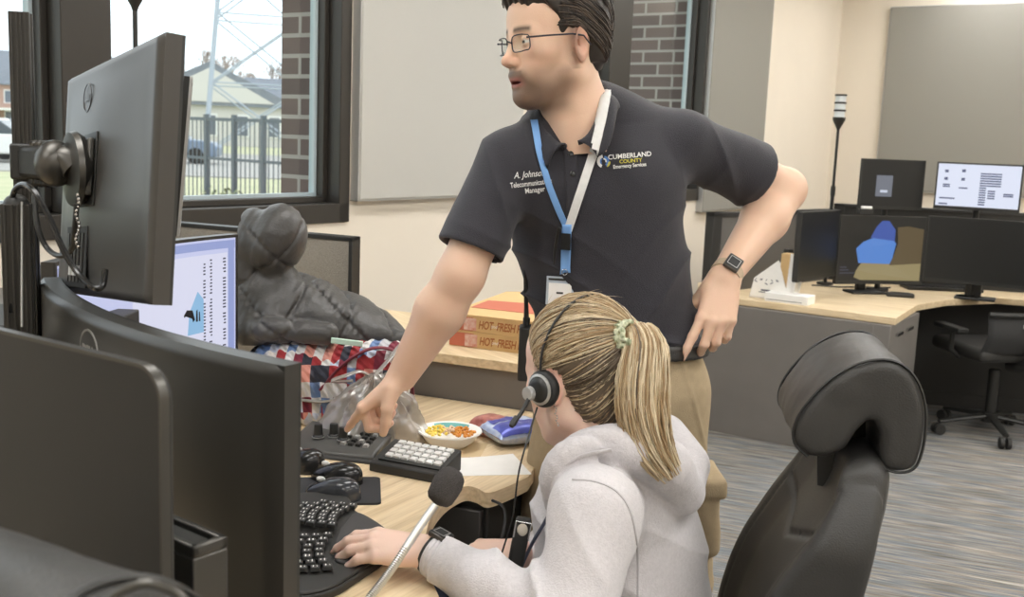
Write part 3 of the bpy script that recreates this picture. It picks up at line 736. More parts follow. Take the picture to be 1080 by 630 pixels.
for i in range(2): b = MB(); slab(b, .075+.02*i, .088+.02*i, .036, .044, .03, .045, k=1); b.build('plug', M_WHITE, t)
mount = t.location + Matrix.Rotation(th_, 3, 'Z') @ mp(.07, .05, .19)
# --- second raised monitor, nearly edge on
e0 = at(194, 166, 1.60); a2 = math.radians(107)
t = thing('raised_monitor', 'thin raised monitor seen edge-on just behind the raised grey monitor', 'monitor', (0, 0, 0))
d2 = Vector((math.cos(a2), math.sin(a2), 0)); w, h = .16, .245; cc = e0+d2*w/2
t.location = (cc.x, cc.y, cc.z-h/2); t.rotation_euler = (0, 0, a2)
mp, s, _ = monitor_parts(t, w, h, 0, th=.012, shell=M_BLACK, bulge=.003, tilt=math.radians(5), lip=M_SILVER)
b = MB(); b.cyl((.0, .01, .1), (.0, .05, .1), .02); b.build('mount', M_BLACKM, t)
# --- pole with arm
def extrusion(t, name, x, y, z0, z1, w, d, M):
    b = MB(); g = w*.12
    b.bx(x-w/2, x+w/2, y-d/2, y+d/2, z0, z1)
    for sx in (-1, 1): b.bx(x+sx*w/2-g*.5, x+sx*w/2+g*.5, y-d*.5, y-d*.18, z0, z1); b.bx(x+sx*w/2-g*.5, x+sx*w/2+g*.5, y+d*.18, y+d*.5, z0, z1)
    for q in (-.38, -.1, .12, .36): b.bx(x+q*w-g*.4, x+q*w+g*.4, y-d/2-g*.6, y-d/2, z0, z1)
    return b.build(name, M, t, bevel=.001)
M_POLE = mat('dark anodised aluminium', (56, 53, 48), .5, metal=.2)
pb = at(27, 190, 1.62); t = thing('monitor_pole', 'tall square dark aluminium pole with a monitor arm, at the left edge', 'monitor arm', (pb.x, pb.y, DESK), .25)
top = at(26, 16, 1.62).z-DESK
extrusion(t, 'pole', 0, 0, 0, top, .026, .034, M_POLE)
b = MB(); b.bx(-.05, .05, -.05, .05, 0, .015); b.build('base_plate', M_BLACK, t, bevel=.003)
mm = t.location; R3 = rotz(-.25); m_loc = R3 @ (mount-Vector(mm)); zc = at(60, 172, 1.6).z-DESK
b = MB(); a0 = Vector((0, 0, zc)); a1 = Vector((m_loc.x*.62, m_loc.y*.62-.01, zc))
b.box((0, 0, zc), (.036, .045, .055)); b.build('clamp', M_BLACK, t, bevel=.004)
b = MB(); dv = a1-a0; ang = math.atan2(dv.y, dv.x); b.box((a0+a1)/2, (dv.length, .04, .05), rotz(ang)); b.build('arm', M_BLACK, t, bevel=.008)
b = MB(); b.ell(a1, (.03, .03, .036)); p2 = Vector((m_loc.x, m_loc.y, m_loc.z)); b.tube(catmull([a1, a1*.5+p2*.5+Vector((0, 0, .012)), p2]), .021, 12); b.build('ball_joint', M_STEEL, t, smooth=70)
b = MB(); b.lathe([(.008, -.01), (.055, -.008), (.058, 0), (.05, .012), (.02, .018)], p2, rot=rotz(th_-.25) @ rotx(PI/2)); b.build('tilt_head', M_STEEL, t)
b = MB()
for k in range(5): q = a0.lerp(a1, .2+k*.17); b.ell(q+Vector((0, 0, .027)), (.009, .009, .007), 10)
b.build('arm_screws', M_STEEL, t)
b = MB()
for k in range(3): q = a0.lerp(a1, .35+k*.2); b.ell(q-Vector((0, 0, .029)), (.012, .012, .009), 10)
b.build('arm_knobs', M_BLACK, t)
# shorter column in front of it
pb2 = at(20, 300, 1.5); t = thing('column', 'shorter dark aluminium column with a rounded top at the left edge', 'column', (pb2.x, pb2.y, DESK), .3)
top2 = at(20, 205, 1.5).z-DESK
extrusion(t, 'post', 0, 0, 0, top2-.012, .034, .034, M_POLE)
b = MB(); b.ell((0, 0, top2-.014), (.018, .018, .016)); b.build('cap', M_BLACK, t)
b = MB(); b.tube([at(x, y, D)-Vector((0, 0, 0)) for x, y, D in ((23, 345, 1.47), (23, 270, 1.47), (23, 213, 1.47))], .0016, 8)
tag(b.build('thin_cord', M_SILVER), 'thin pale cord running down the front of the short column', 'cord')
# cable looping over to the monitor
pts = [at(x, y, D) for x, y, D in ((12, 330, 1.49), (11, 240, 1.48), (14, 205, 1.47), (24, 195, 1.45), (36, 202, 1.43), (52, 230, 1.42), (66, 262, 1.41), (82, 288, 1.40), (98, 303, 1.38), (108, 302, 1.38), (111, 285, 1.39))]
b = MB(); b.tube(catmull(pts, 8), .0042, 10); o = b.build('cable', M_GLOSSB); tag(o, 'thick black cable arching over the short column down to the raised monitor', 'cable')
pts = [at(x, y, D) for x, y, D in ((36, 205, 1.56), (40, 240, 1.55), (50, 262, 1.55), (64, 270, 1.52), (76, 262, 1.47), (79, 240, 1.44), (81, 215, 1.43))]
b = MB(); b.tube(catmull(pts, 8), .004, 10); tag(b.build('cable', M_BLACK), 'black cable looping below the raised monitor arm', 'cable')
pts = [at(82, 206+i*4.2, 1.43) for i in range(14)]
b = MB()
for i, p in enumerate(pts): b.ell(p+Vector((.002*math.sin(i), 0, 0)), (.0026, .0026, .0034), 8)
tag(b.build('bead_chain', M_CHROME), 'small silver bead chain hanging behind the raised monitor', 'chain')
# papers glimpsed behind the short column
b = MB()
for k in range(5): b.box(at(44, 330-k*4, 1.95)-Vector((0, 0, .0)), (.10, .07, .004), rotz(.2*k))
tag(b.build('paper_stack', M_PAPER), 'messy stack of papers behind the poles at left', 'papers')
# shelf carrying those papers
p = at(44, 333, 1.95); b = MB(); b.bx(p.x-.16, p.x+.14, p.y-.1, p.y+.12, DESK, p.z-.002); tag(b.build('paper_tray', M_BLACKM, bevel=.003), 'dark box under the papers behind the poles', 'box')
# --- status light above the raised monitor (upper part out of frame)
def status_light(label, base, zb, zh, sc=1, lit=.22):
    t = thing('status_light', label, 'status light', (base.x, base.y, zb))
    H = zh-zb
    b = MB(); b.cyl((0, 0, 0), (0, 0, .012), .045*sc); b.build('base', M_BLACK, t)
    b = MB(); b.cyl((0, 0, 0), (0, 0, H*.62), max(.010*sc, .0085), n=14); b.cyl((0, 0, H*.6), (0, 0, H), .0075*sc, n=14); b.cyl((0, 0, H*.58), (0, 0, H*.64), .013*sc, n=14); b.build('pole', M_BLACK, t)
    b = MB(); b.lathe([(.008*sc, H), (.012*sc, H+.01), (.03*sc, H+.045*sc), (.033*sc, H+.05*sc), (.033*sc, H+.065*sc)], n=20); b.build('cup', M_BLACK, t)
    for k in range(3):
        z = H+.065*sc+k*.04*sc
        b = MB(); b.cyl((0, 0, z), (0, 0, z+.03*sc), .027*sc, n=20); b.build('lens', mat('frosted lens', (226, 230, 232), .3), t)
        b = MB(); b.cyl((0, 0, z+.03*sc), (0, 0, z+.04*sc), .031*sc, n=20); b.build('ring', M_BLACK, t)
    return t
q = at(143, 60, 2.62); status_light('slim black status light pole rising behind the raised grey monitor', q, DESK, at(143, 12, 2.62).z, .8)
# --- front dark screen at far left foreground
t0 = at(173, 408, .90); ang0 = math.atan2(-.56, .83)
rimM = M_SILVER
d = at(0, 348, 1.04)-at(173, 392, .90); d.z = 0; d.normalize(); rz = math.atan2(-d.y, -d.x)
ZF = at(0, 348, 1.04).z
t = thing('flat_monitor', 'dark flat monitor with a thin silver rim and rounded corner, in the left foreground', 'monitor', Vector((t0.x, t0.y, DESK))+d*.30, rz)
def rr(w0, w1, z0, z1, r, n=10):
    P = []
    for cx, cz, a in ((w1-r, z1-r, 0), (w0+r, z1-r, 90), (w0+r, z0+r, 180), (w1-r, z0+r, 270)):
        for k in range(n+1): q = math.radians(a+90*k/n); P.append((cx+r*math.cos(q), cz+r*math.sin(q)))
    return P
zt = ZF-DESK; b = MB(); b.prism(rr(-.30, .30, zt-.36, zt, .03), .002, .010, ax=1); b.build('back_shell', M_BLACKM, t, bevel=.003)
b = MB(); b.prism(rr(-.2985, .2985, zt-.3585, zt-.0015, .0285), -.003, .002, ax=1); b.build('screen', M_SCR_OFF, t)
P1 = rr(-.302, .302, zt-.362, zt+.002, .032); P2 = rr(-.2985, .2985, zt-.3585, zt-.0015, .0285)
b = MB(); k = len(P1); vs = [(p[0], y, p[1]) for P in (P1, P2) for y in (-.005, .004) for p in P]
fs = []
for i in range(k):
    j = (i+1) % k; fs += [(i, j, 2*k+j, 2*k+i), (k+i, 3*k+i, 3*k+j, k+j), (i, k+i, k+j, j), (2*k+i, 2*k+j, 3*k+j, 3*k+i)]
b.add(vs, fs); b.build('rim', M_STEEL, t)
stand(t, zt-.25, y=.02, w=.22)
# --- end post with channel top
pp = at(207, 556, 1.03); t = thing('bracket_post', 'short dark rectangular post with a slotted top between the flat and curved monitors', 'post', (pp.x-.035, pp.y+.01, DESK), math.radians(-40)+.05)
hp = pp.z-DESK; b = MB(); b.bx(-.075, .075, -.02, .02, 0, hp-.012); b.bx(-.075, .075, -.02, -.012, hp-.012, hp); b.bx(-.075, .075, .012, .02, hp-.012, hp); b.bx(.067, .075, -.02, .02, hp-.012, hp); b.build('post', M_STEEL, t, bevel=.002)
b = MB(); b.bx(-.07, .06, -.008, .008, hp-.016, hp-.004); b.build('slot_strip', M_BLACK, t)
# ================================================================== NEAR DESK
q = lambda x, y, z=DESK: atz(x, y, z)
edge = [q(557, 503), q(536, 513), q(515, 520), q(503, 515), q(492, 513), q(480, 518), q(467, 528), q(456, 543), q(450, 560), q(448, 577), q(450, 594), q(455, 612)]
edge = [Vector(p) for p in catmull(edge, 4)]+[Vector((-.085, 1.50, 0)), Vector((-.03, 1.40, 0)), Vector((.04, 1.31, 0)), Vector((.10, 1.2, 0)), Vector((.12, 1.0, 0)), Vector((.12, .78, 0))]
pa, pb_ = q(430, 415), q(557, 434); ex = pb_+(pb_-pa)*.10
poly = [V2(p) for p in edge]+[(-.62, .78), (-1.3, 1.35), (-1.62, 1.75), (-1.45, 2.6)]
bk = pa+(pa-pb_)*2.6
poly += [V2(bk), V2(pa), V2(pb_), V2(ex), (.085, 2.3)]
t = thing('corner_desk', 'light oak corner desk with a curved cut-out, in front of the seated woman', 'desk', (0, 0, 0))
b = MB(); b.prism(poly, DESK-.032, DESK); b.build('worktop', M_WOOD, t)
b = MB(); b.bx(-.95, -.85, 1.45, 1.55, 0, DESK-.03); b.build('leg', M_GREYLAM, t); b = MB(); b.bx(-.4, -.32, .85, .93, 0, DESK-.03); b.build('leg', M_GREYLAM, t)
b = MB(); b.bx(-1.0, -.9, 2.4, 2.5, 0, DESK-.03); b.build('leg', M_GREYLAM, t)
# pedestal under the wing
p = atz(548, 535, .6); t = thing('drawer_pedestal', 'dark drawer pedestal under the desk wing beside the seated woman', 'drawer unit', (-.09, 2.36, 0), math.radians(-23))
b = MB(); b.bx(-.19, .17, -.25, .25, .03, DESK-.034); b.build('body', M_BLACKM, t, bevel=.004)
for z0, z1 in ((.06, .38), (.39, .69)):
    b = MB(); b.bx(-.18, .16, -.268, -.25, z0, z1); dr = b.build('drawer', mat('dark grey drawer front', (66, 64, 62), .5), t, bevel=.003)
    b = MB(); b.tube([(-.06, -.268, z1-.05), (-.06, -.29, z1-.05), (.05, -.29, z1-.05), (.05, -.268, z1-.05)], .005); b.build('handle', M_STEEL, dr)
# storage credenza behind the desk: grey front, oak top with pizza boxes
ZC = .868
fa = atz(430, 362, ZC); fb = atz(549, 376, ZC); dd = (pb_-pa); dd.z = 0; dd.normalize(); nn = Vector((-dd.y, dd.x, 0))
base = (pa+pb_)/2; t = thing('credenza', 'low charcoal storage cabinet with oak top behind the desk, holding pizza boxes', 'cabinet', (base.x, base.y, 0), math.atan2(dd.y, dd.x))
b = MB(); b.bx(-.95, .23, .004, .50, 0, ZC-.026); b.build('body', M_GREYLAM, t, bevel=.002)
b = MB(); b.bx(-.96, .24, -.012, .52, ZC-.026, ZC); b.build('worktop', M_WOOD2, t, bevel=.002)
CRA = math.atan2(dd.y, dd.x); CR = t
# pizza boxes
M_CARD = mat('kraft cardboard', (214, 180, 128), .85, var=.03, vscale=30); M_PRED = mat('printed red ink', (196, 112, 88), .85); M_PBROWN = mat('printed brown ink', (170, 106, 62), .8); M_PPHOTO = mat('printed pizza photo', (206, 130, 112), .8, rgb2=(224, 200, 186), vscale=60)
def pizza_box(label, px, py, z, open_=False):
    p = atz(px, py, z); c = Vector((p.x, p.y, z)); t = thing('pizza_box', label, 'pizza box', c, CRA, 'two stacked pizza boxes')
    w, hgt = .40, .042
    b = MB(); b.bx(0, w, 0, w, 0, hgt); b.build('tray', M_CARD, t, bevel=.002)
    b = MB(); b.bx(.0, .075, -.0012, -.0002, .002, hgt-.002); b.build('red_print', M_PRED, t, smooth=0)
    b = MB(); b.bx(.048, .086, -.0016, -.0006, .004, hgt-.004); b.build('photo_print', M_PPHOTO, t, smooth=0)
    for txt, x, s, bd in (('HOT', .115, .032, .0007), ('FRESH PIZZA', .206, .032, .0007)): b = MB(); text_into(b, txt, s, frame4((x, -.002, hgt/2), (1, 0, 0), (0, 0, 1)) @ Matrix.Diagonal((.66, 1, 1, 1)), shear=.2, bold=bd, spacing=.95); b.build('print_words', M_PBROWN, t, smooth=0)
    b = MB(); text_into(b, 'and', .014, frame4((.1405, -.002, hgt/2), (1, 0, 0), (0, 0, 1)), shear=.3); b.build('print_and', M_PAPER, t, smooth=0)
    b = MB(); b.bx(-.002, w+.002, -.001, w, hgt, hgt+.003); b.build('lid', M_CARD, t)
    return t
b0 = pizza_box('lower of the two kraft pizza boxes on the oak-topped cabinet', 474, 364, ZC)
b1 = pizza_box('upper pizza box of the stack, a printed lid lying open on it', 472, 352, ZC+.0455)
b1.location.x = b0.location.x-.004; b1.location.y = b0.location.y+.003
b = MB()
def lidf(u, v): return (.0+u*.42, .0+v*.40, .047+.012*v+.05*max(0, v-.3)*u), (0, -.1, 1)
b.sheet(lidf, 12, 12, .003); b.build('lid_flap', M_CARD, b1)
b = MB(); b.sheet(lambda u, v: ((.02+u*.38, .10+v*.12, .0485+.012*(.25+.3*v)+.05*max(0, (.25+.3*v)-.3)*(.05+.9*u)), (0, -.1, 1)), 8, 6, .001); b.build('lid_print', M_PRED, b1)
# fabric divider in the window corner
gA = at(320, 250, 2.95); gB = at(376, 250, 2.88)
t = thing('fabric_divider', 'grey fabric divider with a black frame behind the jacket, below the window', 'divider', (gB.x, gB.y, 0), math.atan2(-.142, .334)+PI)
zt = gB.z; M_FAB = mat('woven grey divider fabric', (158, 152, 142), .95, bump=.5, bscale=420, var=.12, vscale=300)
b = MB(); b.bx(.012, .9, -.018, .018, .1, zt-.012); b.build('fabric_panel', M_FAB, t)
b = MB(); b.bx(0, .012, -.022, .022, 0, zt); b.bx(0, .9, -.022, .022, zt-.012, zt); b.bx(0, .9, -.022, .022, 0, .1); b.bx(.9, .912, -.022, .022, 0, zt); b.build('frame', M_BLACK, t, bevel=.002)
# dark low cabinet along the window wall, behind the poles
t = thing('window_cabinet', 'dark low cabinet standing under the window behind the poles', 'cabinet', W(2.0, .012, 0), WROT)
b = MB(); b.bx(0, .28, -1.6, .5, 0, .98); b.build('body', M_BLACKM, t, bevel=.004)
b = MB(); b.bx(0, .30, -1.6, .52, .98, 1.0); b.build('cabinet_top', M_GREYLAM, t, bevel=.003)
# ================================================================== DESK OBJECTS
Z = DESK
def dz(px, py, z=0): return atz(px, py, Z+z)
def yaw_of(p, q_): return math.atan2(q_.y-p.y, q_.x-p.x)
# paper bowl with crisps
c = dz(474, 470); t = thing('paper_bowl', 'small white paper bowl with a blue band, holding yellow and orange dip snacks', 'bowl', c)
b = MB(); b.lathe([(.001, .002), (.036, .002), (.055, .018), (.068, .036), (.074, .038), (.075, .035), (.069, .033), (.057, .014), (.038, 0), (.001, 0)], n=36, cap=False); b.build('bowl', M_PAPER, t, smooth=60)
b = MB(); 
vs = []; n = 14
for k in range(n):
    a = math.radians(50+k*6); vs += [Vector((r*math.cos(a), r*math.sin(a), z)) for r, z in ((.0552, .0195), (.0668, .0362))]
b.add(vs, [(2*i, 2*i+1, 2*i+3, 2*i+2) for i in range(n-1)]); b.build('blue_band', mat('teal print', (120, 190, 190), .7), t, smooth=0)
tag(t, None, None)
M_CHEESE = mat('yellow cheese', (240, 208, 70), .5, rgb2=(246, 224, 120), vscale=90); M_SALSA = mat('orange salsa', (226, 160, 58), .45, rgb2=(206, 122, 40), vscale=120); M_CREAM = mat('pale crumbs', (226, 196, 168), .7, var=.1, vscale=90)
rnd = random.Random(11)
for nm, m, cx, lab in (('cheese_pieces', M_CHEESE, -.028, 'yellow heap of shredded snack on the left side in the paper bowl'), ('salsa_pieces', M_SALSA, .03, 'orange heap of snack on the right side in the paper bowl'), ('crumb_pieces', M_CREAM, .0, 'pale crumbs in the middle of the paper bowl')):
    b = MB()
    for k in range(60 if cx else 24):
        a = rnd.uniform(0, 2*PI); r = .028*math.sqrt(rnd.random())*(1 if cx else .6)
        p = Vector((c.x+cx+r*math.cos(a), c.y-.006+r*1.3*math.sin(a), c.z+.031+.015*(1-r/.03)*rnd.random()+.004)); b.ell(p, (.006, .004, .0035), 6, rot=rotz(a*3) @ rotx(a))
    tag(b.build(nm, m, smooth=60), lab, 'snack', kind='stuff')
# paper sheet + napkin
def flat_sheet(name, label, cat, pts, m, z=.0008, curl=0):
    P = [dz(*p) for p in pts]; b = MB()
    def fn(u, v): p = (P[0]*(1-u)+P[1]*u)*(1-v)+(P[3]*(1-u)+P[2]*u)*v; return Vector((p.x, p.y, Z+z+curl*(u-.5)**2*max(0, v-.3))), (0, 0, 1)
    b.sheet(fn, 9, 9, .0006); return tag(b.build(name, m), label, cat)
flat_sheet('paper_sheet', 'white sheet of paper lying by the desk edge right of the number pad', 'paper', [(474, 503), (561, 501), (541, 480), (470, 485)], M_PAPER, .0012, curl=.01)
flat_sheet('paper_napkin', 'tan paper napkin under the snack bowl', 'napkin', [(466, 482), (506, 483), (515, 468), (478, 466)], mat('tan napkin', (214, 190, 150), .9))
# snack bags (two)
def snack(label, px, py, L, wd, ht, yaw, cols, seed, word=None):
    p = dz(px, py); t = thing('snack_bag', label, 'snack bag', p, yaw)
    b = MB(); rnd = random.Random(seed)
    def fn(sgn):
        def g(u, v):
            x = (u-.5)*L; y = (v-.5)*wd; e = max(0, (1-(2*u-1)**4)*(1-(2*v-1)**4))**.6
            w = .006*(.3-abs(noise.noise(Vector((x*45+seed, y*45, sgn)))))+.0015*math.sin(x*420)*(abs(2*u-1) > .85)
            return Vector((x, y, ht/2+sgn*ht/2*e+w*(1 if sgn > 0 else 0)+(.0 if sgn > 0 else .001)))
        return g
    b.grid(fn(1), 30, 20); b.grid(fn(-1), 30, 20)
    b.build('bag', cols[0], t, smooth=70)
    for i, (x0, x1, y0, y1, m) in enumerate(cols[1:]):
        b = MB(); g = fn(1); b.grid(lambda u, v: g(x0+(x1-x0)*u, y0+(y1-y0)*v)+Vector((0, 0, .0012)), 12, 10); b.build('print', m, t, smooth=70)
    return t
M_FBLUE = mat('blue foil', (84, 92, 178), .28, metal=.25, var=.25, vscale=30); M_FRED = mat('red brown foil', (150, 78, 72), .3, metal=.2, rgb2=(216, 150, 138), vscale=45); M_FWHITE = mat('pale foil', (216, 222, 236), .3, metal=.15, rgb2=(150, 176, 222), vscale=40)
snack('blue and white foil snack bag on the desk, nearest the standing man', 543, 465, .145, .125, .05, .5, [M_FWHITE, (.05, .95, .02, .45, M_FBLUE), (.1, .5, .5, .9, M_FBLUE)], 3)
snack('crumpled red-brown foil wrapper with dark blue edge left of the blue snack bag', 522, 461, .075, .12, .05, .9, [M_FRED, (.05, .95, .02, .3, M_FBLUE)], 8)
# number pad box
A_, B_ = dz(389, 497), dz(462, 511); yw = yaw_of(A_, B_); L = (B_-A_).length
t = thing('number_pad', 'black wedge-shaped number pad with white square keys beside the pointing hand', 'keypad', A_, yw)
wd = .105
b = MB(); b.prism([(0, 0), (wd, 0), (wd, .046), (0, .020)], 0, L, ax=0); b.build('case', M_BLACKM, t, bevel=.003)
tl = math.atan2(.026, wd)
b = MB(); b.box((L/2+.004, .02, .0265), (L-.02, .012, .003), rotx(tl)); b.build('label_strip', M_BLACK, t)
kw = (L-.03)/7
b = MB(); tops = MB()
for i in range(7):
    for j in range(4):
        y = .034+j*.0175; x = .02+kw*(i+.5); z = .020+y*.26+.003
        k = MB(); k.box((x, y, z), (kw*.86, .0145, .006), rotx(tl), taper=.85); k.build('key', mat('white key', (226, 226, 222), .4), t, bevel=.0008)
# phone / knob console under the finger
A_, B_ = dz(316, 472), dz(393, 481); yw = yaw_of(A_, B_)
A2 = dz(300, 478); t = thing('knob_console', 'grey-black desk console with three black knobs under the pointing finger', 'console', A2, yw)
L = .21; wd = .14
b = MB(); b.prism([(0, 0), (wd, 0), (wd, .040), (.02, .022), (0, .012)], 0, L, ax=0); b.build('case', mat('dark grey console plastic', (78, 77, 74), .4), t, bevel=.005)
b = MB(); b.prism([(-.012, .0), (.03, .0), (.03, .012), (-.008, .007)], -.01, L+.012, ax=0); b.build('lower_lip', M_BLACKM, t, bevel=.003)
for k in range(3):
    x = .058+.03*k; y = .05+.018*(k % 2); b = MB(); b.lathe([(.012, 0), (.0135, .003), (.0105, .006), (.0095, .026), (.0085, .029), (.001, .0295)], (x, y, .030), n=18); kn = b.build('knob', M_BLACK, t)
    b = MB(); b.lathe([(.014, 0), (.014, .002), (.001, .002)], (x, y, .0292), n=18); b.build('knob_ring', M_SILVER, kn)
for i in range(4):
    for j in range(5):
        x = .125+i*.018; y = .035+j*.019; z = .022+(y-.02)*.15+.003; k = MB(); k.box((x, y, z), (.012, .012, .006), rotx(.15), taper=.8); k.build('button', M_BLACK if (i+j) % 3 else M_SILVER, t)
# mouse pad + mice
P = [dz(300, 534), dz(402, 533), dz(402, 505), dz(300, 502)]
b = MB(); ctr = sum(P, Vector())/4
rp = []
for i, p in enumerate(P):
    for s in (.12, .0): pass
pa1 = P[0]; ux = (P[1]-P[0]).normalized(); uy = (P[2]-P[1]); uy = (uy-ux*uy.dot(ux)); Lp, Wp_ = (P[1]-P[0]).length, uy.length; uy.normalize()
b.prism(rr(0, Lp, 0, Wp_, .012), 0, .004); o = b.build('mouse_pad', mat('black cloth mouse pad', (50, 50, 52), .9)); o.location = pa1; o.rotation_euler = (0, 0, math.atan2(ux.y, ux.x)); tag(o, 'black rounded mouse pad under the mice on the desk', 'mouse pad')
def mouse(label, px, py, yaw, L=.115, wd=.062, ht=.038, strip=M_SILVER, z=.004, body=M_GLOSSB, tail=True):
    p = dz(px, py, z); t = thing('computer_mouse', label, 'mouse', p, yaw)
    def half(u, v):
        a = u*2*PI; s = v
        x = math.cos(a)*L/2*math.sin(s*PI/2); y = math.sin(a)*wd/2*math.sin(s*PI/2)*(1-.12*math.cos(a)*1)
        h = ht*max(0, math.cos(s*PI/2))**.55*(1-.28*(x/(L/2))-.25*max(0, x/(L/2))**2); return Vector((x, y, h))
    b = MB(); b.grid(half, 32, 14, closeu=True); b.build('body', body, t, smooth=80)
    b = MB()
    for i in range(2):
        b.grid(lambda u, v: half(0, 1)*0+Vector((L*(.12+.33*u), (.006 if i else -.006)*1+(v-.5)*.0035, ht*(.93-.50*u-.10*u*u)+.004)), 6, 2)
    b.build('button_gap', M_BLACKM, t)
    b = MB(); b.ell((L*.22, 0, ht*.86), (.010, .0035, .006), 12); b.build('scroll_wheel', strip, t)
    return t
mouse('nearest wireless mouse with glossy grey sides and a silver wheel, on the mouse pad', 351, 524, PI*.93, strip=M_WHITE, body=mat('glossy grey black', (60, 62, 66), .16))
mouse('middle mouse of three, glossy black, on the far side of the mouse pad', 355, 507, PI*.90, strip=M_WHITE)
mouse('rounded black mouse furthest back, partly hidden by the curved monitor edge', 322, 495, PI*.8, L=.09, wd=.07, ht=.045, z=0)
# split ergonomic keyboard
def kb_pt(x, y): return None
K0 = dz(318, 545); 
t = thing('ergonomic_keyboard', 'black curved ergonomic keyboard under the seated woman\'s hand', 'keyboard', (-.365, 1.70, Z), math.radians(118))
# local x along the keyboard width (away), y toward the monitors
def kouter():
    return [(-.20, -.085), (-.12, -.125), (-.04, -.115), (.04, -.115), (.12, -.150), (.20, -.100), (.235, -.03), (.225, .06), (.16, .085), (.08, .098), (0, .08), (-.08, .098), (-.16, .085), (-.225, .06), (-.235, -.03)]
def smooth_poly(P, it=2):
    for _ in range(it):
        Q = []
        for i in range(len(P)):
            a, b_ = P[i], P[(i+1) % len(P)]; Q += [(a[0]*.75+b_[0]*.25, a[1]*.75+b_[1]*.25), (a[0]*.25+b_[0]*.75, a[1]*.25+b_[1]*.75)]
        P = Q
    return P
t.location = (-.325, 1.712, Z); t.rotation_euler = (0, 0, math.radians(91))
KB = t
P = smooth_poly([(0, -.145), (.045, -.125), (.10, -.085), (.15, -.045), (.215, -.035), (.235, .02), (.225, .085), (.12, .098), (0, .075), (-.12, .098), (-.225, .085), (-.235, .02), (-.215, -.06), (-.13, -.10), (-.055, -.135)], 2)
b = MB(); b.prism(P, 0, .014); b.prism([(x*.985, y*.97) for x, y in P], .013, .019); b.build('case', M_BLACKM, t, bevel=.003)
M_KEY = mat('black key cap', (48, 48, 47), .45)
def kb_z(x, y): return .022+.012*max(0, 1-abs(x)/.2)
leg = MB(); kn = 0
for side in (1, -1):
    R3 = rotz(side*-.16); org = Vector((side*.014, -.012, 0))
    for j in range(5):
        nk = 7 if j < 4 else 6
        for i in range(nk):
            x = side*(.012+.0195*i+.003*j*(1 if j % 2 else .4)); y = .0195*j-.0016*(i-3)**2
            p = org+R3 @ Vector((x, y, 0)); p.z = kb_z(p.x, p.y)
            if abs(p.x) > .212 or p.y > .088 or p.y < -.052: continue
            k = MB(); k.box((0, 0, 0), (.0168, .0168, .007), taper=.84); o = k.build('key', M_KEY, t, bevel=.001); o.location = p; o.rotation_euler = (0, -side*.06, side*-.16)
            M4 = Matrix.Translation(p+Vector((0, 0, .0038))) @ R3.to_4x4()
            for q_ in range(2):
                a = .002+.0012*((i*7+j*3+q_) % 3); e = -.003+.006*q_
                leg.add([M4 @ Vector(v) for v in ((-a, e-.0009, 0), (a, e-.0009, 0), (a, e+.0009, 0), (-a, e+.0009, 0))], [(0, 1, 2, 3)])
leg.build('key_legends', M_PAPER, t, smooth=0)
b = MB(); b.prism(smooth_poly([(0, -.138), (.05, -.115), (.10, -.078), (.12, -.055), (.05, -.042), (0, -.04), (-.05, -.042), (-.12, -.055), (-.10, -.09), (-.05, -.12)], 2), .018, .024); b.build('palm_rest', mat('soft palm rest', (70, 68, 68), .75), t, bevel=.004)
# gooseneck microphone
h0 = at(474, 505, 1.62); t = thing('gooseneck_microphone', 'silver gooseneck desk microphone with a dark foam head in front of the keyboard', 'microphone', at(395, 700, 1.44))
base = Vector((t.location.x-.05, t.location.y-.02, DESK)); t.location = base
w = [at(*p)-base for p in ((459, 533, 1.60), (440, 560, 1.58), (415, 598, 1.55), (392, 628, 1.52), (370, 655, 1.49))]
w += [Vector((w[-1].x*.5, w[-1].y*.5, max(.06, w[-1].z*.55))), Vector((.0, .0, .03))]
path = catmull(w, 10); b = MB(); rr_ = []
b.tube(path[:16], [.0062]*16, 14); b.build('neck_tube', mat('satin aluminium', (206, 204, 198), .28, metal=.85), t, smooth=60)
pp = catmull(w, 34)[50:]; b = MB(); b.tube(pp, [.0056+.0010*(k % 2) for k in range(len(pp))], 12); b.build('gooseneck', MATS['satin aluminium'], t, smooth=20)
hd = (at(474, 506, 1.62)-at(459, 533, 1.60)).normalized(); c0 = at(462, 529, 1.605)-base
b = MB(); rot = hd.to_track_quat('Z', 'Y').to_matrix(); b.lathe([(.008, -.004), (.0175, .0), (.0215, .006), (.0235, .022), (.024, .034), (.021, .047), (.013, .055), (.001, .058)], c0, n=28, rot=rot)
b.build('foam_windscreen', mat('dark grey foam', (74, 70, 68), .98, bump=1., bscale=700, var=.25, vscale=500), t, smooth=60)
b = MB(); b.box((0, 0, .014), (.10, .12, .028)); b.build('base', M_BLACKM, t, bevel=.008)
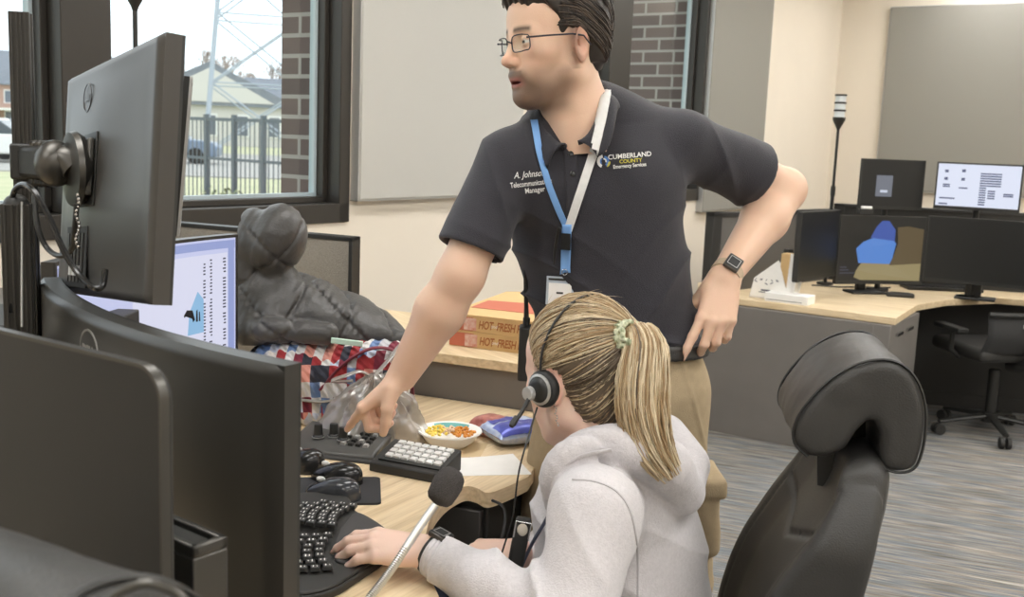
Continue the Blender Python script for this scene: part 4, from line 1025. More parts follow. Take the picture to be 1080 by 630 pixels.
# ---------------- quilted tote bag
M_TOTE = bpy.data.materials.new('patchwork ribbon fabric'); M_TOTE.use_nodes = True
def tote_nodes(m):
    N = m.node_tree.nodes; L = m.node_tree.links; b = N['Principled BSDF']; tc = N.new('ShaderNodeTexCoord')
    mp = N.new('ShaderNodeMapping'); mp.inputs['Scale'].default_value = (46, 12, 25); L.new(tc.outputs['Object'], mp.inputs[0])
    fl = N.new('ShaderNodeVectorMath'); fl.operation = 'FLOOR'; L.new(mp.outputs[0], fl.inputs[0])
    wn = N.new('ShaderNodeTexWhiteNoise'); wn.noise_dimensions = '3D'; L.new(fl.outputs[0], wn.inputs['Vector'])
    r = N.new('ShaderNodeValToRGB'); r.color_ramp.interpolation = 'CONSTANT'; cols = [(0, (226, 224, 222)), (.16, (168, 52, 56)), (.28, (52, 54, 66)), (.40, (206, 214, 232)), (.52, (226, 156, 140)), (.62, (112, 138, 182)), (.74, (238, 232, 226)), (.84, (128, 44, 62)), (.92, (190, 190, 194))]
    e = r.color_ramp.elements; e[0].position = 0; e[0].color = lin(cols[0][1]); e[1].position = cols[-1][0]; e[1].color = lin(cols[-1][1])
    for p, c in cols[1:-1]: q = e.new(p); q.color = lin(c)
    L.new(wn.outputs['Value'], r.inputs[0]); L.new(r.outputs[0], b.inputs['Base Color']); b.inputs['Roughness'].default_value = .8
    w1 = N.new('ShaderNodeTexWave'); w1.bands_direction = 'DIAGONAL'; w1.inputs['Scale'].default_value = 22; L.new(tc.outputs['Object'], w1.inputs['Vector'])
    bp = N.new('ShaderNodeBump'); bp.inputs['Strength'].default_value = .7; bp.inputs['Distance'].default_value = .01; L.new(w1.outputs['Fac'], bp.inputs['Height']); L.new(bp.outputs[0], b.inputs['Normal'])
tote_nodes(M_TOTE)
bc = at(350, 405, 2.58); t = thing('quilted_tote', 'patchwork quilted tote bag in red, navy and white under the dark jacket', 'bag', (bc.x, bc.y, Z), math.radians(-14)+.12)
F = Field().u(Box((0, 0, .09), (.19, .085, .095), .05)).u(Ell((.12, -.01, .15), (.10, .08, .06)), .05).u(Ell((-.08, -.02, .13), (.12, .09, .07)), .05).cut(Plane((0, 0, 0.001), (0, 0, -1)), .01)
F.disp(lambda P: .004*vnoise(P, 30, 1)-.0035*np.abs(np.sin(P[:, 0]*107))**.5*0+.003*np.cos(P[:, 0]*214))
V, Q = extract(F, (-.25, -.14, -.01), (.27, .14, .24), .006); make_mesh('bag_body', [(V, Q)], M_TOTE, t)
b = MB(); pth = catmull([(.0, -.088, .10), (.06, -.094, .17), (.13, -.09, .21), (.19, -.07, .19), (.215, -.05, .10), (.20, -.06, .04)], 10)
b.tube(pth, .011, 8, flat=.35); b.build('bag_handle', mat('plum piping', (128, 58, 70), .7), t, smooth=60)
b = MB(); b.tube(catmull([(-.20, -.085, .075), (-.1, -.098, .078), (0, -.097, .072), (.06, -.09, .085)], 8), .007, 8, flat=.5); b.build('grey_strap', mat('grey strap', (150, 146, 138), .8), t, smooth=60)
b = MB(); p = at(366, 361, 2.47); b.box(p, (.075, .012, .012), rotz(.1) @ roty(.1)); tag(b.build('sticky_note_pad', mat('mint paper', (190, 214, 200), .85), bevel=.001), 'small mint green paper strip on top of the patchwork tote', 'paper')
# ---------------- dark puffer jacket
M_PUFF = mat('dark grey quilted nylon', (64, 62, 60), .42, var=.10, vscale=14, bump=.35, bscale=120, sheen=.1)
jc = at(330, 320, 2.62)
t = thing('puffer_jacket', 'dark grey quilted puffer jacket with hood, heaped on the patchwork tote', 'jacket', (jc.x, jc.y, .88))
J = lambda x, y, D: at(x, y, D)
F = Field()
F.u(Cone(J(262, 262, 2.62), J(266, 330, 2.62), .045, .07), .03)
F.u(Ell(J(292, 254, 2.60), (.066, .08, .092), np.array(roty(.35))), .012)
F.u(Ell(J(268, 250, 2.62), (.045, .07, .07)), .02)
F.u(Ell(J(300, 322, 2.66), (.13, .12, .085)), .04).u(Ell(J(350, 332, 2.66), (.14, .12, .062), np.array(roty(.25))), .04).u(Ell(J(396, 346, 2.64), (.085, .09, .035), np.array(roty(.42))), .03)
F.u(Ell(J(285, 340, 2.62), (.12, .11, .06)), .03).u(Cone(J(262, 352, 2.54), J(420, 358, 2.58), .03, .020), .02)
F.u(Cone(J(280, 348, 2.50), J(345, 352, 2.50), .028, .022), .02)
def quilt(P):
    w = .02*vnoise(P, 14, 5); a = (P[:, 0]*.75+P[:, 2]*.9+w*1.6)*27; c = (P[:, 0]*.9-P[:, 2]*.75+P[:, 1]*.6+w*1.8)*24
    puff = np.minimum(np.abs(np.sin(a)), np.abs(np.sin(c))+.10*0); sa = np.abs(np.sin(a)); sc = np.abs(np.sin(c)); puff = 1-.75*np.exp(-sa/.16)-.65*np.exp(-sc/.16)+.25*np.minimum(sa, sc)
    return -.0095*(puff-.6)+.0028*vnoise(P*A3((1.6, 1, .8)), 40, 2)+.0010*vnoise(P*A3((1.2, 1, 1.9)), 95, 12)+.0016*np.sin((P[:, 0]*1.3-P[:, 2]*.6+.02*vnoise(P, 30, 4))*230)*np.exp(-np.minimum(sa, sc)/.35)
F.disp(quilt)
V, Q = extract(F, J(240, 372, 2.3)+Vector((-.06, -.1, -.03)), J(440, 205, 2.9)+Vector((0.03, .05, .05)), .0045); make_mesh('jacket_shell', [(V, Q)], M_PUFF, t, origin=t.location)
# ---------------- thin plastic carrier bag
def plastic():
    m = bpy.data.materials.new('thin translucent plastic'); m.use_nodes = True; N = m.node_tree.nodes; L = m.node_tree.links; N.remove(N['Principled BSDF']); o = N['Material Output']
    t1 = N.new('ShaderNodeBsdfTransparent'); t1.inputs[0].default_value = (.93, .93, .92, 1); d = N.new('ShaderNodeBsdfDiffuse'); d.inputs[0].default_value = lin((196, 190, 182)); tr = N.new('ShaderNodeBsdfTranslucent'); tr.inputs[0].default_value = lin((196, 190, 182)); g = N.new('ShaderNodeBsdfGlossy'); g.inputs['Roughness'].default_value = .22
    m1 = N.new('ShaderNodeMixShader'); m1.inputs[0].default_value = .4; L.new(d.outputs[0], m1.inputs[1]); L.new(tr.outputs[0], m1.inputs[2])
    m2 = N.new('ShaderNodeMixShader'); m2.inputs[0].default_value = .25; L.new(m1.outputs[0], m2.inputs[1]); L.new(g.outputs[0], m2.inputs[2])
    m3 = N.new('ShaderNodeMixShader'); m3.inputs[0].default_value = .58; L.new(t1.outputs[0], m3.inputs[1]); L.new(m2.outputs[0], m3.inputs[2]); L.new(m3.outputs[0], o.inputs[0])
    return m
M_PLAS = plastic()
bc = dz(392, 468); apex = at(394, 396, 2.42)-Vector((bc.x, bc.y, Z))
t = thing('plastic_bag', 'crumpled thin translucent grey plastic bag behind the pointing hand', 'bag', (bc.x, bc.y, Z))
def pb(u, v):
    a = 2*PI*u; base = Vector((.125*math.cos(a), .085*math.sin(a)+.03, 0)); k = v
    prof = (1-k)**.8; r = prof*(1+.10*math.sin(a*9+3*k)+.06*math.sin(a*17+1))+.10*k*.6
    bulge = math.sin(min(1, k*1.1)*PI)*.06
    p = Vector((base.x*(r+bulge), base.y*(r+bulge), 0))+Vector((apex.x*k, apex.y*k, apex.z*k**.85+.0015))
    n_ = (noise.noise(Vector((p.x*22, p.y*22, p.z*22)))*.012+(.5-abs(noise.noise(Vector((a*5, k*2.2, 3.)))))*.016+(.3-abs(noise.noise(Vector((p.x*70, p.z*70, p.y*70)))))*.006)*min(1, k*12); return p+Vector((math.cos(a), math.sin(a), .3))*n_
b = MB(); b.grid(pb, 110, 34, closeu=True); b.build('bag_body', M_PLAS, t, smooth=50)
for i, (pts) in enumerate(([(394, 398, 2.42), (408, 382, 2.43), (425, 362, 2.45), (430, 372, 2.47), (414, 392, 2.46), (398, 400, 2.43)], [(392, 398, 2.42), (380, 392, 2.41), (366, 396, 2.40), (350, 402, 2.40), (372, 402, 2.40)])):
    b = MB(); b.tube(catmull([at(*q)-Vector((bc.x, bc.y, Z)) for q in pts], 8), .009, 8, flat=.4); b.build('bag_handle', M_PLAS, t, smooth=50)
# ================================================================== HEADREST CHAIRS
def poly_sdf(P2, poly):
    v = A3(poly); n = len(v); d = np.full(len(P2), 1e9, np.float32); s = np.ones(len(P2), np.float32)
    for i in range(n):
        j = (i-1) % n; e = v[j]-v[i]; w = P2-v[i]; t = np.clip((w @ e)/float(e @ e), 0, 1)[:, None]; b_ = w-t*e
        d = np.minimum(d, (b_*b_).sum(1)); c1 = P2[:, 1] >= v[i][1]; c2 = P2[:, 1] < v[j][1]; c3 = e[0]*w[:, 1] > e[1]*w[:, 0]
        flip = (c1 & c2 & c3) | (~c1 & ~c2 & ~c3); s[flip] *= -1
    return s*np.sqrt(d)
class Pad(Prim):
    """polygon in local x,z swept along y with rounded rim"""
    def __init__(s, poly, hw, r): s.poly, s.hw, s.r = poly, hw, r
    def __call__(s, P):
        a = poly_sdf(P[:, [0, 2]], s.poly)+s.r; b_ = np.abs(P[:, 1])-(s.hw-s.r)
        return np.sqrt(np.maximum(a, 0)**2+np.maximum(b_, 0)**2)+np.minimum(np.maximum(a, b_), 0)-s.r
def smooth_open(pts, n=6): return [(p[0], p[1]) for p in catmull([Vector((x, z, 0)) for x, z in pts], n)]
ch = thing('headrest_chair', 'black leather office chair with a big padded headrest, under the seated woman at right', 'office chair', (.12, 1.88, 0), math.atan2(.15, -.98))
CX = Vector((math.cos(ch.rotation_euler.z), math.sin(ch.rotation_euler.z), 0)); CY = Vector((-CX.y, CX.x, 0))
def hitc(px, py, yl):
    r = ray(px, py); o = C_-ch.location; k = (yl-o @ CY)/(r @ CY); p = o+r*k; return (p @ CX, p.z)
HR = smooth_open([hitc(x, y, .14) for x, y in ((852, 483), (838, 468), (839, 448), (852, 426), (878, 400), (908, 384), (940, 381), (963, 395), (976, 424), (977, 458), (968, 492), (950, 500), (932, 492), (930, 462), (920, 446), (903, 458), (890, 476), (872, 485))], 4)
F = Field().u(Pad(HR, .14, .018)); F.disp(lambda P: .0022*vnoise(P, 38, 4)+.0012*vnoise(P, 90, 6))
V, Q = extract(F, (-.75, -.16, .7), (-.2, .16, 1.3), .006); make_mesh('headrest', [(V, Q)], M_LEATHER, ch)
for sy in (-1, 1):
    b = MB(); b.tube([Vector((p[0], sy*.1335, p[1])) for p in HR[:int(len(HR)*.72)]], .0026, 6); b.build('headrest_piping', M_BLACK, ch, smooth=60)
BK = smooth_open([hitc(x, y, .22) for x, y in ((887, 512), (896, 502), (920, 499), (937, 514), (936, 545), (925, 590), (908, 650), (886, 720), (850, 790), (790, 800), (765, 760), (778, 705), (800, 655), (826, 616), (866, 565), (882, 536))], 3)
def recess(P):   # the leaning face sits a little back between the side bolsters
    return P
class BackPad(Prim):
    def __init__(s, poly): s.poly = poly
    def __call__(s, P):
        yy = np.abs(P[:, 1]); e = smoothstep(.10, .20, yy)
        P2 = P[:, [0, 2]].copy(); P2[:, 0] += (1-e)*.022
        w = .15+.075*smoothstep(1.0, .8, P[:, 2]); a = poly_sdf(P2, s.poly)+.022; b_ = yy-(w-.022)
        return (np.sqrt(np.maximum(a, 0)**2+np.maximum(b_, 0)**2)+np.minimum(np.maximum(a, b_), 0)-.022)*.85
F = Field().u(BackPad(BK)); F.disp(lambda P: .0022*vnoise(P, 24, 9)+.0055*np.exp(-((P[:, 2]-.76-.35*np.abs(P[:, 1]))/.006)**2)*(np.abs(P[:, 1]) < .17)+.0035*np.exp(-((np.abs(P[:, 1])-.175)/.004)**2))
V, Q = extract(F, (-.66, -.26, .35), (-.02, .26, 1.05), .0065); make_mesh('backrest', [(V, Q)], M_LEATHER, ch)
b = MB(); b.tube([Vector((-.49, 0, .86)), Vector((-.475, 0, 1.02))], .02, 10, flat=2.2); b.build('headrest_post', M_BLACK, ch)
F = Field().u(Box((.04, 0, .395), (.26, .25, .045), .035)).u(Cone((.27, -.18, .385), (.27, .18, .385), .04, .04), .04)
V, Q = extract(F, (-.3, -.3, .3), (.36, .3, .5), .009); make_mesh('seat', [(V, Q)], M_LEATHER, ch)
def star_base(t, r=.32, z=.07):
    b = MB(); b.cyl((0, 0, z+.02), (0, 0, .35), .028); b.cyl((0, 0, z), (0, 0, z+.05), .045); b.build('gas_column', M_BLACK, t)
    for k in range(5):
        a = 2*PI*k/5+.3; e = Vector((math.cos(a), math.sin(a), 0)); b = MB(); b.tube([e*.03+Vector((0, 0, z+.03)), e*r*.6+Vector((0, 0, z+.015)), e*r+Vector((0, 0, z))], [.026, .022, .016], 10, flat=.6); g_ = b.build('base_arm', M_BLACK, t)
        b = MB(); s_ = Vector((-e.y, e.x, 0)); c = e*r+Vector((0, 0, .03))
        for q in (-1, 1): b.cyl(c+s_*.008*q, c+s_*.026*q, .029, n=18)
        b.build('caster', M_BLACKM, t)
star_base(ch)
b = MB(); b.box((-.02, 0, .335), (.3, .16, .03)); b.build('seat_plate', M_BLACK, ch, bevel=.004)
for sy in (-1, 1):
    b = MB(); b.tube(catmull([(-.1, sy*.26, .34), (-.06, sy*.285, .45), (-.04, sy*.285, .53)], 5), .014, 10); b.box((-.01, sy*.285, .545), (.22, .07, .025)); b.build('armrest', M_BLACKM, ch, bevel=.006)
c2 = copy_tree(ch); c2.location = (-.98, .62, 0.03); c2.rotation_euler = (0, 0, math.radians(200)); c2.location.z = 0
c2['label'] = 'glossy black headrest chair top blurred in the bottom left corner foreground'
hp = Vector((sum(p[0] for p in HR)/len(HR), 0, 0)); tgt = at(-15, 600, .70); tgt.z = 0
c2.rotation_euler.z = math.radians(62); c2.scale = (1, 1, 1.056); c2.location = tgt-Matrix.Rotation(c2.rotation_euler.z, 3, 'Z') @ hp
b = MB(); b.tube(catmull([at(105, 640, .60), at(128, 624, .60), at(155, 616, .60), at(180, 622, .60), at(195, 634, .60)], 8), .003, 8); tag(b.build('cable', M_STEEL), 'thin grey cable loop at the bottom left, on the foreground chair top', 'cable')
# ================================================================== FAR WORKSTATION
ZD = .70
fz = lambda x, y, z=ZD: atz(x, y, z)
t = thing('far_desk', 'light oak desk of the second workstation at right, with a charcoal end panel', 'desk', (0, 0, 0))
poly = [V2(fz(*p)) for p in ((736, 309), (774, 314), (945, 335.5), (968, 321), (1000, 316), (1050, 314), (1090, 317), (1160, 330), (1330, 330), (1250, 287), (1100, 285), (1000, 289), (890, 291), (800, 286), (736, 298))]
b = MB(); b.prism(poly, ZD-.035, ZD); b.build('worktop', M_WOOD2, t, bevel=.003)
e0, e1 = fz(736, 311, ZD), fz(944, 337, ZD); e0.z = e1.z = 0; dd2 = (e1-e0).normalized(); n2 = Vector((-dd2.y, dd2.x, 0))
FA = math.atan2(dd2.y, dd2.x)
t2 = thing('desk_pedestal', 'charcoal storage pedestal under the left end of the second oak desk', 'cabinet', e0+n2*.02, FA)
Lp = (e1-e0).length; b = MB(); b.bx(0, Lp-.10, 0, .55, .0, ZD-.037); b.build('body', M_GREYLAM, t2, bevel=.002)
b = MB(); b.bx(Lp-.10, Lp-.02, 0, .55, .0, ZD-.037); pd_ = b.build('door', M_GREYLAM, t2, bevel=.003)
b = MB(); b.bx(Lp-.02, Lp-.008, .10, .2, ZD-.10, ZD-.085); b.bx(Lp-.02, Lp-.008, .3, .4, ZD-.10, ZD-.085); b.build('handle', M_CHROME, pd_)
b = MB(); p0 = fz(985, 300); b.bx(p0.x, p0.x+1.6, p0.y+.25, p0.y+.28, 0, ZD-.04); b.build('modesty_panel', M_BLACKM, t)
p0 = fz(1180, 320); b = MB(); b.bx(p0.x, p0.x+.05, p0.y-.2, p0.y+.5, 0, ZD-.04); b.build('leg', M_BLACKM, t)
# dividers
def divider(label, a, b_, z, frame=.02, lean=M_FAB):
    d = b_-a; t = thing('workstation_divider', label, 'divider', (a.x, a.y, 0), math.atan2(d.y, d.x)); L = math.hypot(d.x, d.y)
    k = MB(); k.bx(frame*3, L-frame, -.02, .02, .08, z-frame); k.build('fabric_panel', lean, t)
    k = MB(); k.bx(0, frame*3, -.026, .026, 0, z); k.bx(L-frame, L, -.026, .026, 0, z); k.bx(0, L, -.026, .026, z-frame, z); k.bx(0, L, -.026, .026, 0, .08); k.build('frame', M_BLACKM, t, bevel=.003)
    return t
M_FABD = mat('charcoal divider fabric', (104, 101, 97), .95, bump=.5, bscale=420, var=.1, vscale=300)
pa1 = at(749, 224, 5.35); pb1 = at(880, 213.5, 6.15); pc1 = at(1200, 232, 5.75)
divider('charcoal fabric divider left of the second workstation, behind the man\'s elbow', pa1, pb1, pa1.z, .025, M_FABD)
divider('dark fabric divider behind the monitors of the second workstation', pb1, pc1, pb1.z-.005, .02, M_BLACKM)
# monitors
def mon2(name, label, xl, xr, yt, yb, Dl, Dr, Rc=0, screen=M_SCR_OFF, zt=None, st=True, tilt=0, group=None, h=None, bz=.008, chin=.018):
    a = at(xl, yt, Dl); b_ = at(xr, yt, Dr); zt = a.z if zt is None else zt; mid = (a+b_)/2
    if h is None: h = (zt-at((xl+xr)/2, yb, (Dl+Dr)/2).z)
    d = b_-a; L = math.hypot(d.x, d.y); rz = math.atan2(d.y, d.x); w = 2*Rc*math.asin(L/2/Rc) if Rc else L
    sag = Rc-math.sqrt(Rc*Rc-L*L/4) if Rc else 0
    t = thing(name, label, 'monitor', Vector((mid.x, mid.y, ZD))+rotz(rz) @ Vector((0, sag, 0)), rz)
    mp, s, _ = monitor_parts(t, w, h, Rc, th=.03, shell=M_BLACKM, bulge=.004, z0=zt-h-ZD, screen=screen, tilt=tilt, bz=bz, chin=chin)
    if st: stand(t, zt-h-ZD+h*.4, y=.13, w=.2, depth=.12)
    return t, mp, w, h
t, mp, w, h = mon2('curved_monitor', 'lower curved monitor of the second workstation, showing a blue sky and sand picture', 887, 979, 227, 302, 5.42, 5.52, 1.5)
def spatch(mp, pts, w, h, m, name, y): b = MB(); b.add([mp((u-.5)*w, y, v*h) for u, v in pts], [tuple(range(len(pts)))]); return b.build(name, m, t, smooth=0)
E_SKY = mat('screen sky blue', (84, 142, 226), emit=.75); E_SKYD = mat('screen deep blue', (56, 92, 186), emit=.7); E_SAND = mat('screen sand', (176, 160, 112), emit=.6); E_ROCK = mat('screen rock brown', (112, 92, 52), emit=.5); E_WHT = mat('screen white', (220, 228, 244), emit=.8); E_DRK = mat('screen dark rock', (52, 44, 30), emit=.3); E_PALE = mat('screen pale sky', (168, 200, 240), emit=.8)
spatch(mp, [(.22, .10), (.30, .06), (.97, .06), (.97, .36), (.62, .30), (.30, .32), (.24, .2)], w, h, E_SAND, 'picture_sand', -.0022)
spatch(mp, [(.26, .31), (.64, .30), (.68, .6), (.6, .72), (.45, .70), (.30, .62), (.22, .52)], w, h, E_SKY, 'picture_sky', -.0026)
spatch(mp, [(.38, .68), (.66, .64), (.66, .8), (.58, .93), (.50, .93), (.44, .84)], w, h, E_SKYD, 'picture_upper_sky', -.0026)
spatch(mp, [(.27, .31), (.62, .31), (.60, .40), (.28, .42)], w, h, E_PALE, 'picture_sea', -.0028)
spatch(mp, [(.62, .28), (.97, .32), (.97, .82), (.80, .86), (.68, .84), (.70, .6), (.66, .42)], w, h, E_ROCK, 'picture_rock', -.0030)
spatch(mp, [(.74, .30), (.86, .34), (.90, .6), (.80, .78), (.76, .5)], w, h, E_DRK, 'picture_rock_shadow', -.0033)
for x in (.36, .54): spatch(mp, [(x-.035, .32), (x+.035, .32), (x+.012, .50), (x-.012, .50)], w, h, E_DRK, 'picture_stack', -.0034)
spatch(mp, [(.48, .70), (.56, .70), (.52, .80)], w, h, E_WHT, 'picture_cloud', -.0034)
b = MB()
for k, (x0, x1, zz) in enumerate(((.04, .12, .24), (.04, .15, .20), (.04, .22, .155))): patch(b, mp, (x0-.5)*w, (x1-.5)*w, zz*h, zz*h+.006, y=-.003)
b.build('screen_clock', M_TXT, t, smooth=0)
mon2('curved_monitor', 'lower right dark switched-off curved monitor of the second workstation', 980, 1094, 228, 303, 5.52, 5.28, 1.5, zt=1.135)
mon2('flat_monitor', 'narrow dark side monitor left of the picture monitor, second workstation', 846, 886, 224, 296, 5.05, 5.40)
t, mp, w, h = mon2('raised_monitor', 'raised black monitor with one small lit square, above the picture monitor', 910, 977, 167, 222, 5.6, 5.62, st=False)
b = MB(); patch(b, mp, -.09, -.035+.035, h*.26, h*.68, y=-.004); b.M = Matrix(); b.build('lit_window', mat('screen grey window', (140, 146, 160), emit=.55), t, smooth=0)
b = MB(); patch(b, mp, -.065, -.025, h*.34, h*.39, y=-.005); b.build('lit_text', E_WHT, t, smooth=0)
b = MB(); b.cyl((0, .05, -.45+.0), (0, .05, h*.5+(t.location.z*0)+.4), .014); 
def riser(t, zt, h):
    b = MB(); b.cyl((0, .07, 0), (0, .07, zt-ZD-h*.5), .016); b.cyl((0, .07, 0), (0, .07, .012), .06); b.build('pole', M_BLACK, t); b = MB(); b.bx(-.05, .05, .03, .075, zt-ZD-h*.5-.05, zt-ZD-h*.5+.05); b.build('mount', M_BLACK, t)
riser(t, at(910, 167, 5.6).z, h)
t, mp, w, h = mon2('raised_monitor', 'raised monitor at far right with a lit pale screen of file icons', 989, 1081, 170.5, 223, 5.55, 5.35, st=False, screen=M_SCR_W)
riser(t, at(989, 170.5, 5.55).z, h)
M_ICON = mat('screen icon blue', (96, 108, 160), emit=.45); rnd = random.Random(2)
for (u, v, n_, m_, du, dv) in ((.10, .78, 1, 2, .05, .03), (.30, .80, 1, 2, .05, .03), (.10, .62, 1, 2, .05, .03), (.30, .62, 1, 2, .04, .03), (.09, .47, 2, 2, .04, .04), (.28, .45, 3, 1, .03, .03), (.06, .22, 5, 1, .035, .04), (.06, .10, 3, 1, .03, .02), (.52, .12, 2, 14, .035, .05), (.60, .52, 4, 6, .04, .05), (.62, .26, 2, 4, .04, .05), (.80, .32, 3, 2, .035, .04)):
    b = MB()
    for i in range(n_):
        for j in range(m_): x0 = (u+i*du-.5)*w; z0 = (v-j*dv*(-1))*h if False else (v+j*dv)*h; patch(b, mp, x0, x0+.018, z0, z0+.007, y=-.0026) if z0 < h*.93 else None
    b.build('screen_icons', M_ICON, t, smooth=0)
# light bar / usb hub on top-left monitor foot
p = at(914, 219, 5.45); b = MB(); b.box(p, (.055, .02, .014), rotz(-.1)); tag(b.build('usb_hub', M_WHITE, bevel=.003), 'small white box under the raised black monitor', 'hub')
b = MB(); b.box(Vector((p.x, p.y+.02, p.z-.02)), (.07, .06, .025)); tag(b.build('monitor_shelf', M_BLACK), 'small black ledge under the white box, behind the lower monitors', 'shelf')
p = fz(870, 300); status_light('status light tower with three pale lenses standing on the second desk', p, ZD, at(870, 137, p.y+.1).z, 1.05)
# desk items
p = fz(790, 313); t = thing('document_holder', 'open white cardboard file holder with papers beside the man\'s wrist watch', 'file holder', p, FA)
b = MB(); b.prism([(0, 0), (.22, 0), (.26, .23), (.20, .24), (.19, .06), (.14, .20), (.02, .10)], 0, .006, ax=1)
b.prism([(0, 0), (.22, 0), (.26, .23), (.20, .24), (.19, .06), (.14, .20), (.02, .10)], .09, .096, ax=1); b.bx(0, .22, 0, .096, 0, .005); b.bx(.215, .222, 0, .096, 0, .2); b.build('holder', M_PAPER, t)
b = MB(); b.bx(.15, .20, .01, .085, .01, .235); b.build('folder', M_CARD, t)
b = MB()
for i in range(5): b.box((.03+i*.028, -.0012, .085+.012*math.sin(i*2)), (.016, .001, .004), roty(.5*(-1)**i)); b.box((.03+i*.028, -.0012, .095), (.012, .001, .003), roty(-.9*(-1)**i))
b.bx(.05, .13, -.0015, -.0005, .03, .034); b.bx(.06, .11, -.0015, -.0005, .038, .046); b.build('handwriting', M_TXT if False else mat('pen ink', (70, 70, 90), .8), t, smooth=0)
p = fz(806, 317.5); t = thing('white_carton', 'low white carton beside the file holder on the second desk', 'box', p, FA); b = MB(); b.bx(0, .22, 0, .11, 0, .045); b.build('carton', M_PAPER, t, bevel=.003); b = MB(); b.bx(.01, .19, -.001, 0, .01, .013); b.build('printed_line', MATS['pen ink'], t)
p = fz(935, 313); t = thing('telephone_handset', 'small dark handset lying on the second desk in front of the keyboard', 'handset', p, FA+.35); b = MB(); b.bx(0, .14, 0, .05, 0, .022); b.build('body', M_BLACK, t, bevel=.006); b = MB(); b.bx(.02, .12, .008, .042, .022, .024); b.build('keypad', M_BLACKM, t)
p = fz(958, 306); t = thing('keyboard', 'low black keyboard on the second desk under the monitors', 'keyboard', p, -.02); b = MB(); b.bx(0, .42, 0, .15, 0, .02); b.build('case', M_BLACK, t, bevel=.004)
for j in range(3):
    b = MB()
    for i in range(14): b.bx(.012+i*.0285, .036+i*.0285, .02+j*.04, .05+j*.04, .02, .026)
    b.build('key_row', M_KEY, t)
for i, (x, y, lab) in enumerate(((1000, 301, 'left black desk speaker in the row at the back of the second desk'), (1040, 302, 'black mouse on the second desk right of the keyboard'), (1068, 303, 'rightmost small black box on the second desk'))):
    p = fz(x, y); t = thing(('desk_speaker', 'computer_mouse', 'power_box')[i], lab, ('speaker', 'mouse', 'box')[i], p)
    b = MB(); b.ell((0, 0, .018), (.045, .03, .02)) if i == 1 else b.bx(-.04, .04, -.02, .03, 0, .04); b.build('body', M_GLOSSB, t, bevel=0 if i == 1 else .005)
    b = MB(); b.ell((0, -.022, .03), (.006, .006, .006), 10); b.build('light_dot', M_WHITE, t)
p = fz(884, 303); b = MB(); b.tube(catmull([p+Vector((-.15, .0, .006)), p+Vector((0, -.03, .006)), p+Vector((.12, 0, .006)), p+Vector((.3, .02, .006))], 8), .004); tag(b.build('cable', M_BLACK), 'black cable lying across the second desk under the picture monitor', 'cable')
# swivel chair at second desk
p = atz(1045, 462, 0); t = thing('mesh_chair', 'black mesh swivel chair pushed in at the second desk, at right edge', 'office chair', (p.x+.02, p.y+.08, 0), math.radians(100)); star_base(t, .29)
b = MB(); b.grid(lambda u, v: Vector((-.22-.05*math.sin(v*PI)*.6+.03*(2*u-1)**2, (u-.5)*.46*(1-.12*v), .47+v*.20)), 14, 14)
b.build('mesh_back', mat('black mesh', (44, 44, 44), .8), t, smooth=60).modifiers.new('sol', 'SOLIDIFY').thickness = .012
b = MB(); b.tube(catmull([Vector((-.23+.03*(2*u-1)**2, (u-.5)*.46*.9, .675)) for u in (0, .2, .5, .8, 1)], 5), .014, 8); b.build('back_frame', M_BLACK, t)
b = MB(); b.box((-.262, .02, .625), (.006, .07, .02)); b.build('back_badge', M_SILVER, t, bevel=.002)
F = Field().u(Box((.02, 0, .46), (.23, .235, .035), .03)); V, Q = extract(F, (-.27, -.27, .4), (.28, .27, .52), .012); make_mesh('seat', [(V, Q)], M_BLACKM, t)
b = MB(); b.tube([(-.1, 0, .40), (-.26, 0, .42), (-.255, 0, .56)], .02, 10, flat=1.8); b.build('back_support', M_BLACK, t)
for sy in (-1, 1): b = MB(); b.tube([(0, sy*.22, .42), (-.02, sy*.28, .46), (-.02, sy*.28, .56)], .013); b.box((.0, sy*.28, .575), (.22, .06, .025)); b.build('armrest', M_BLACK, t, bevel=.005)
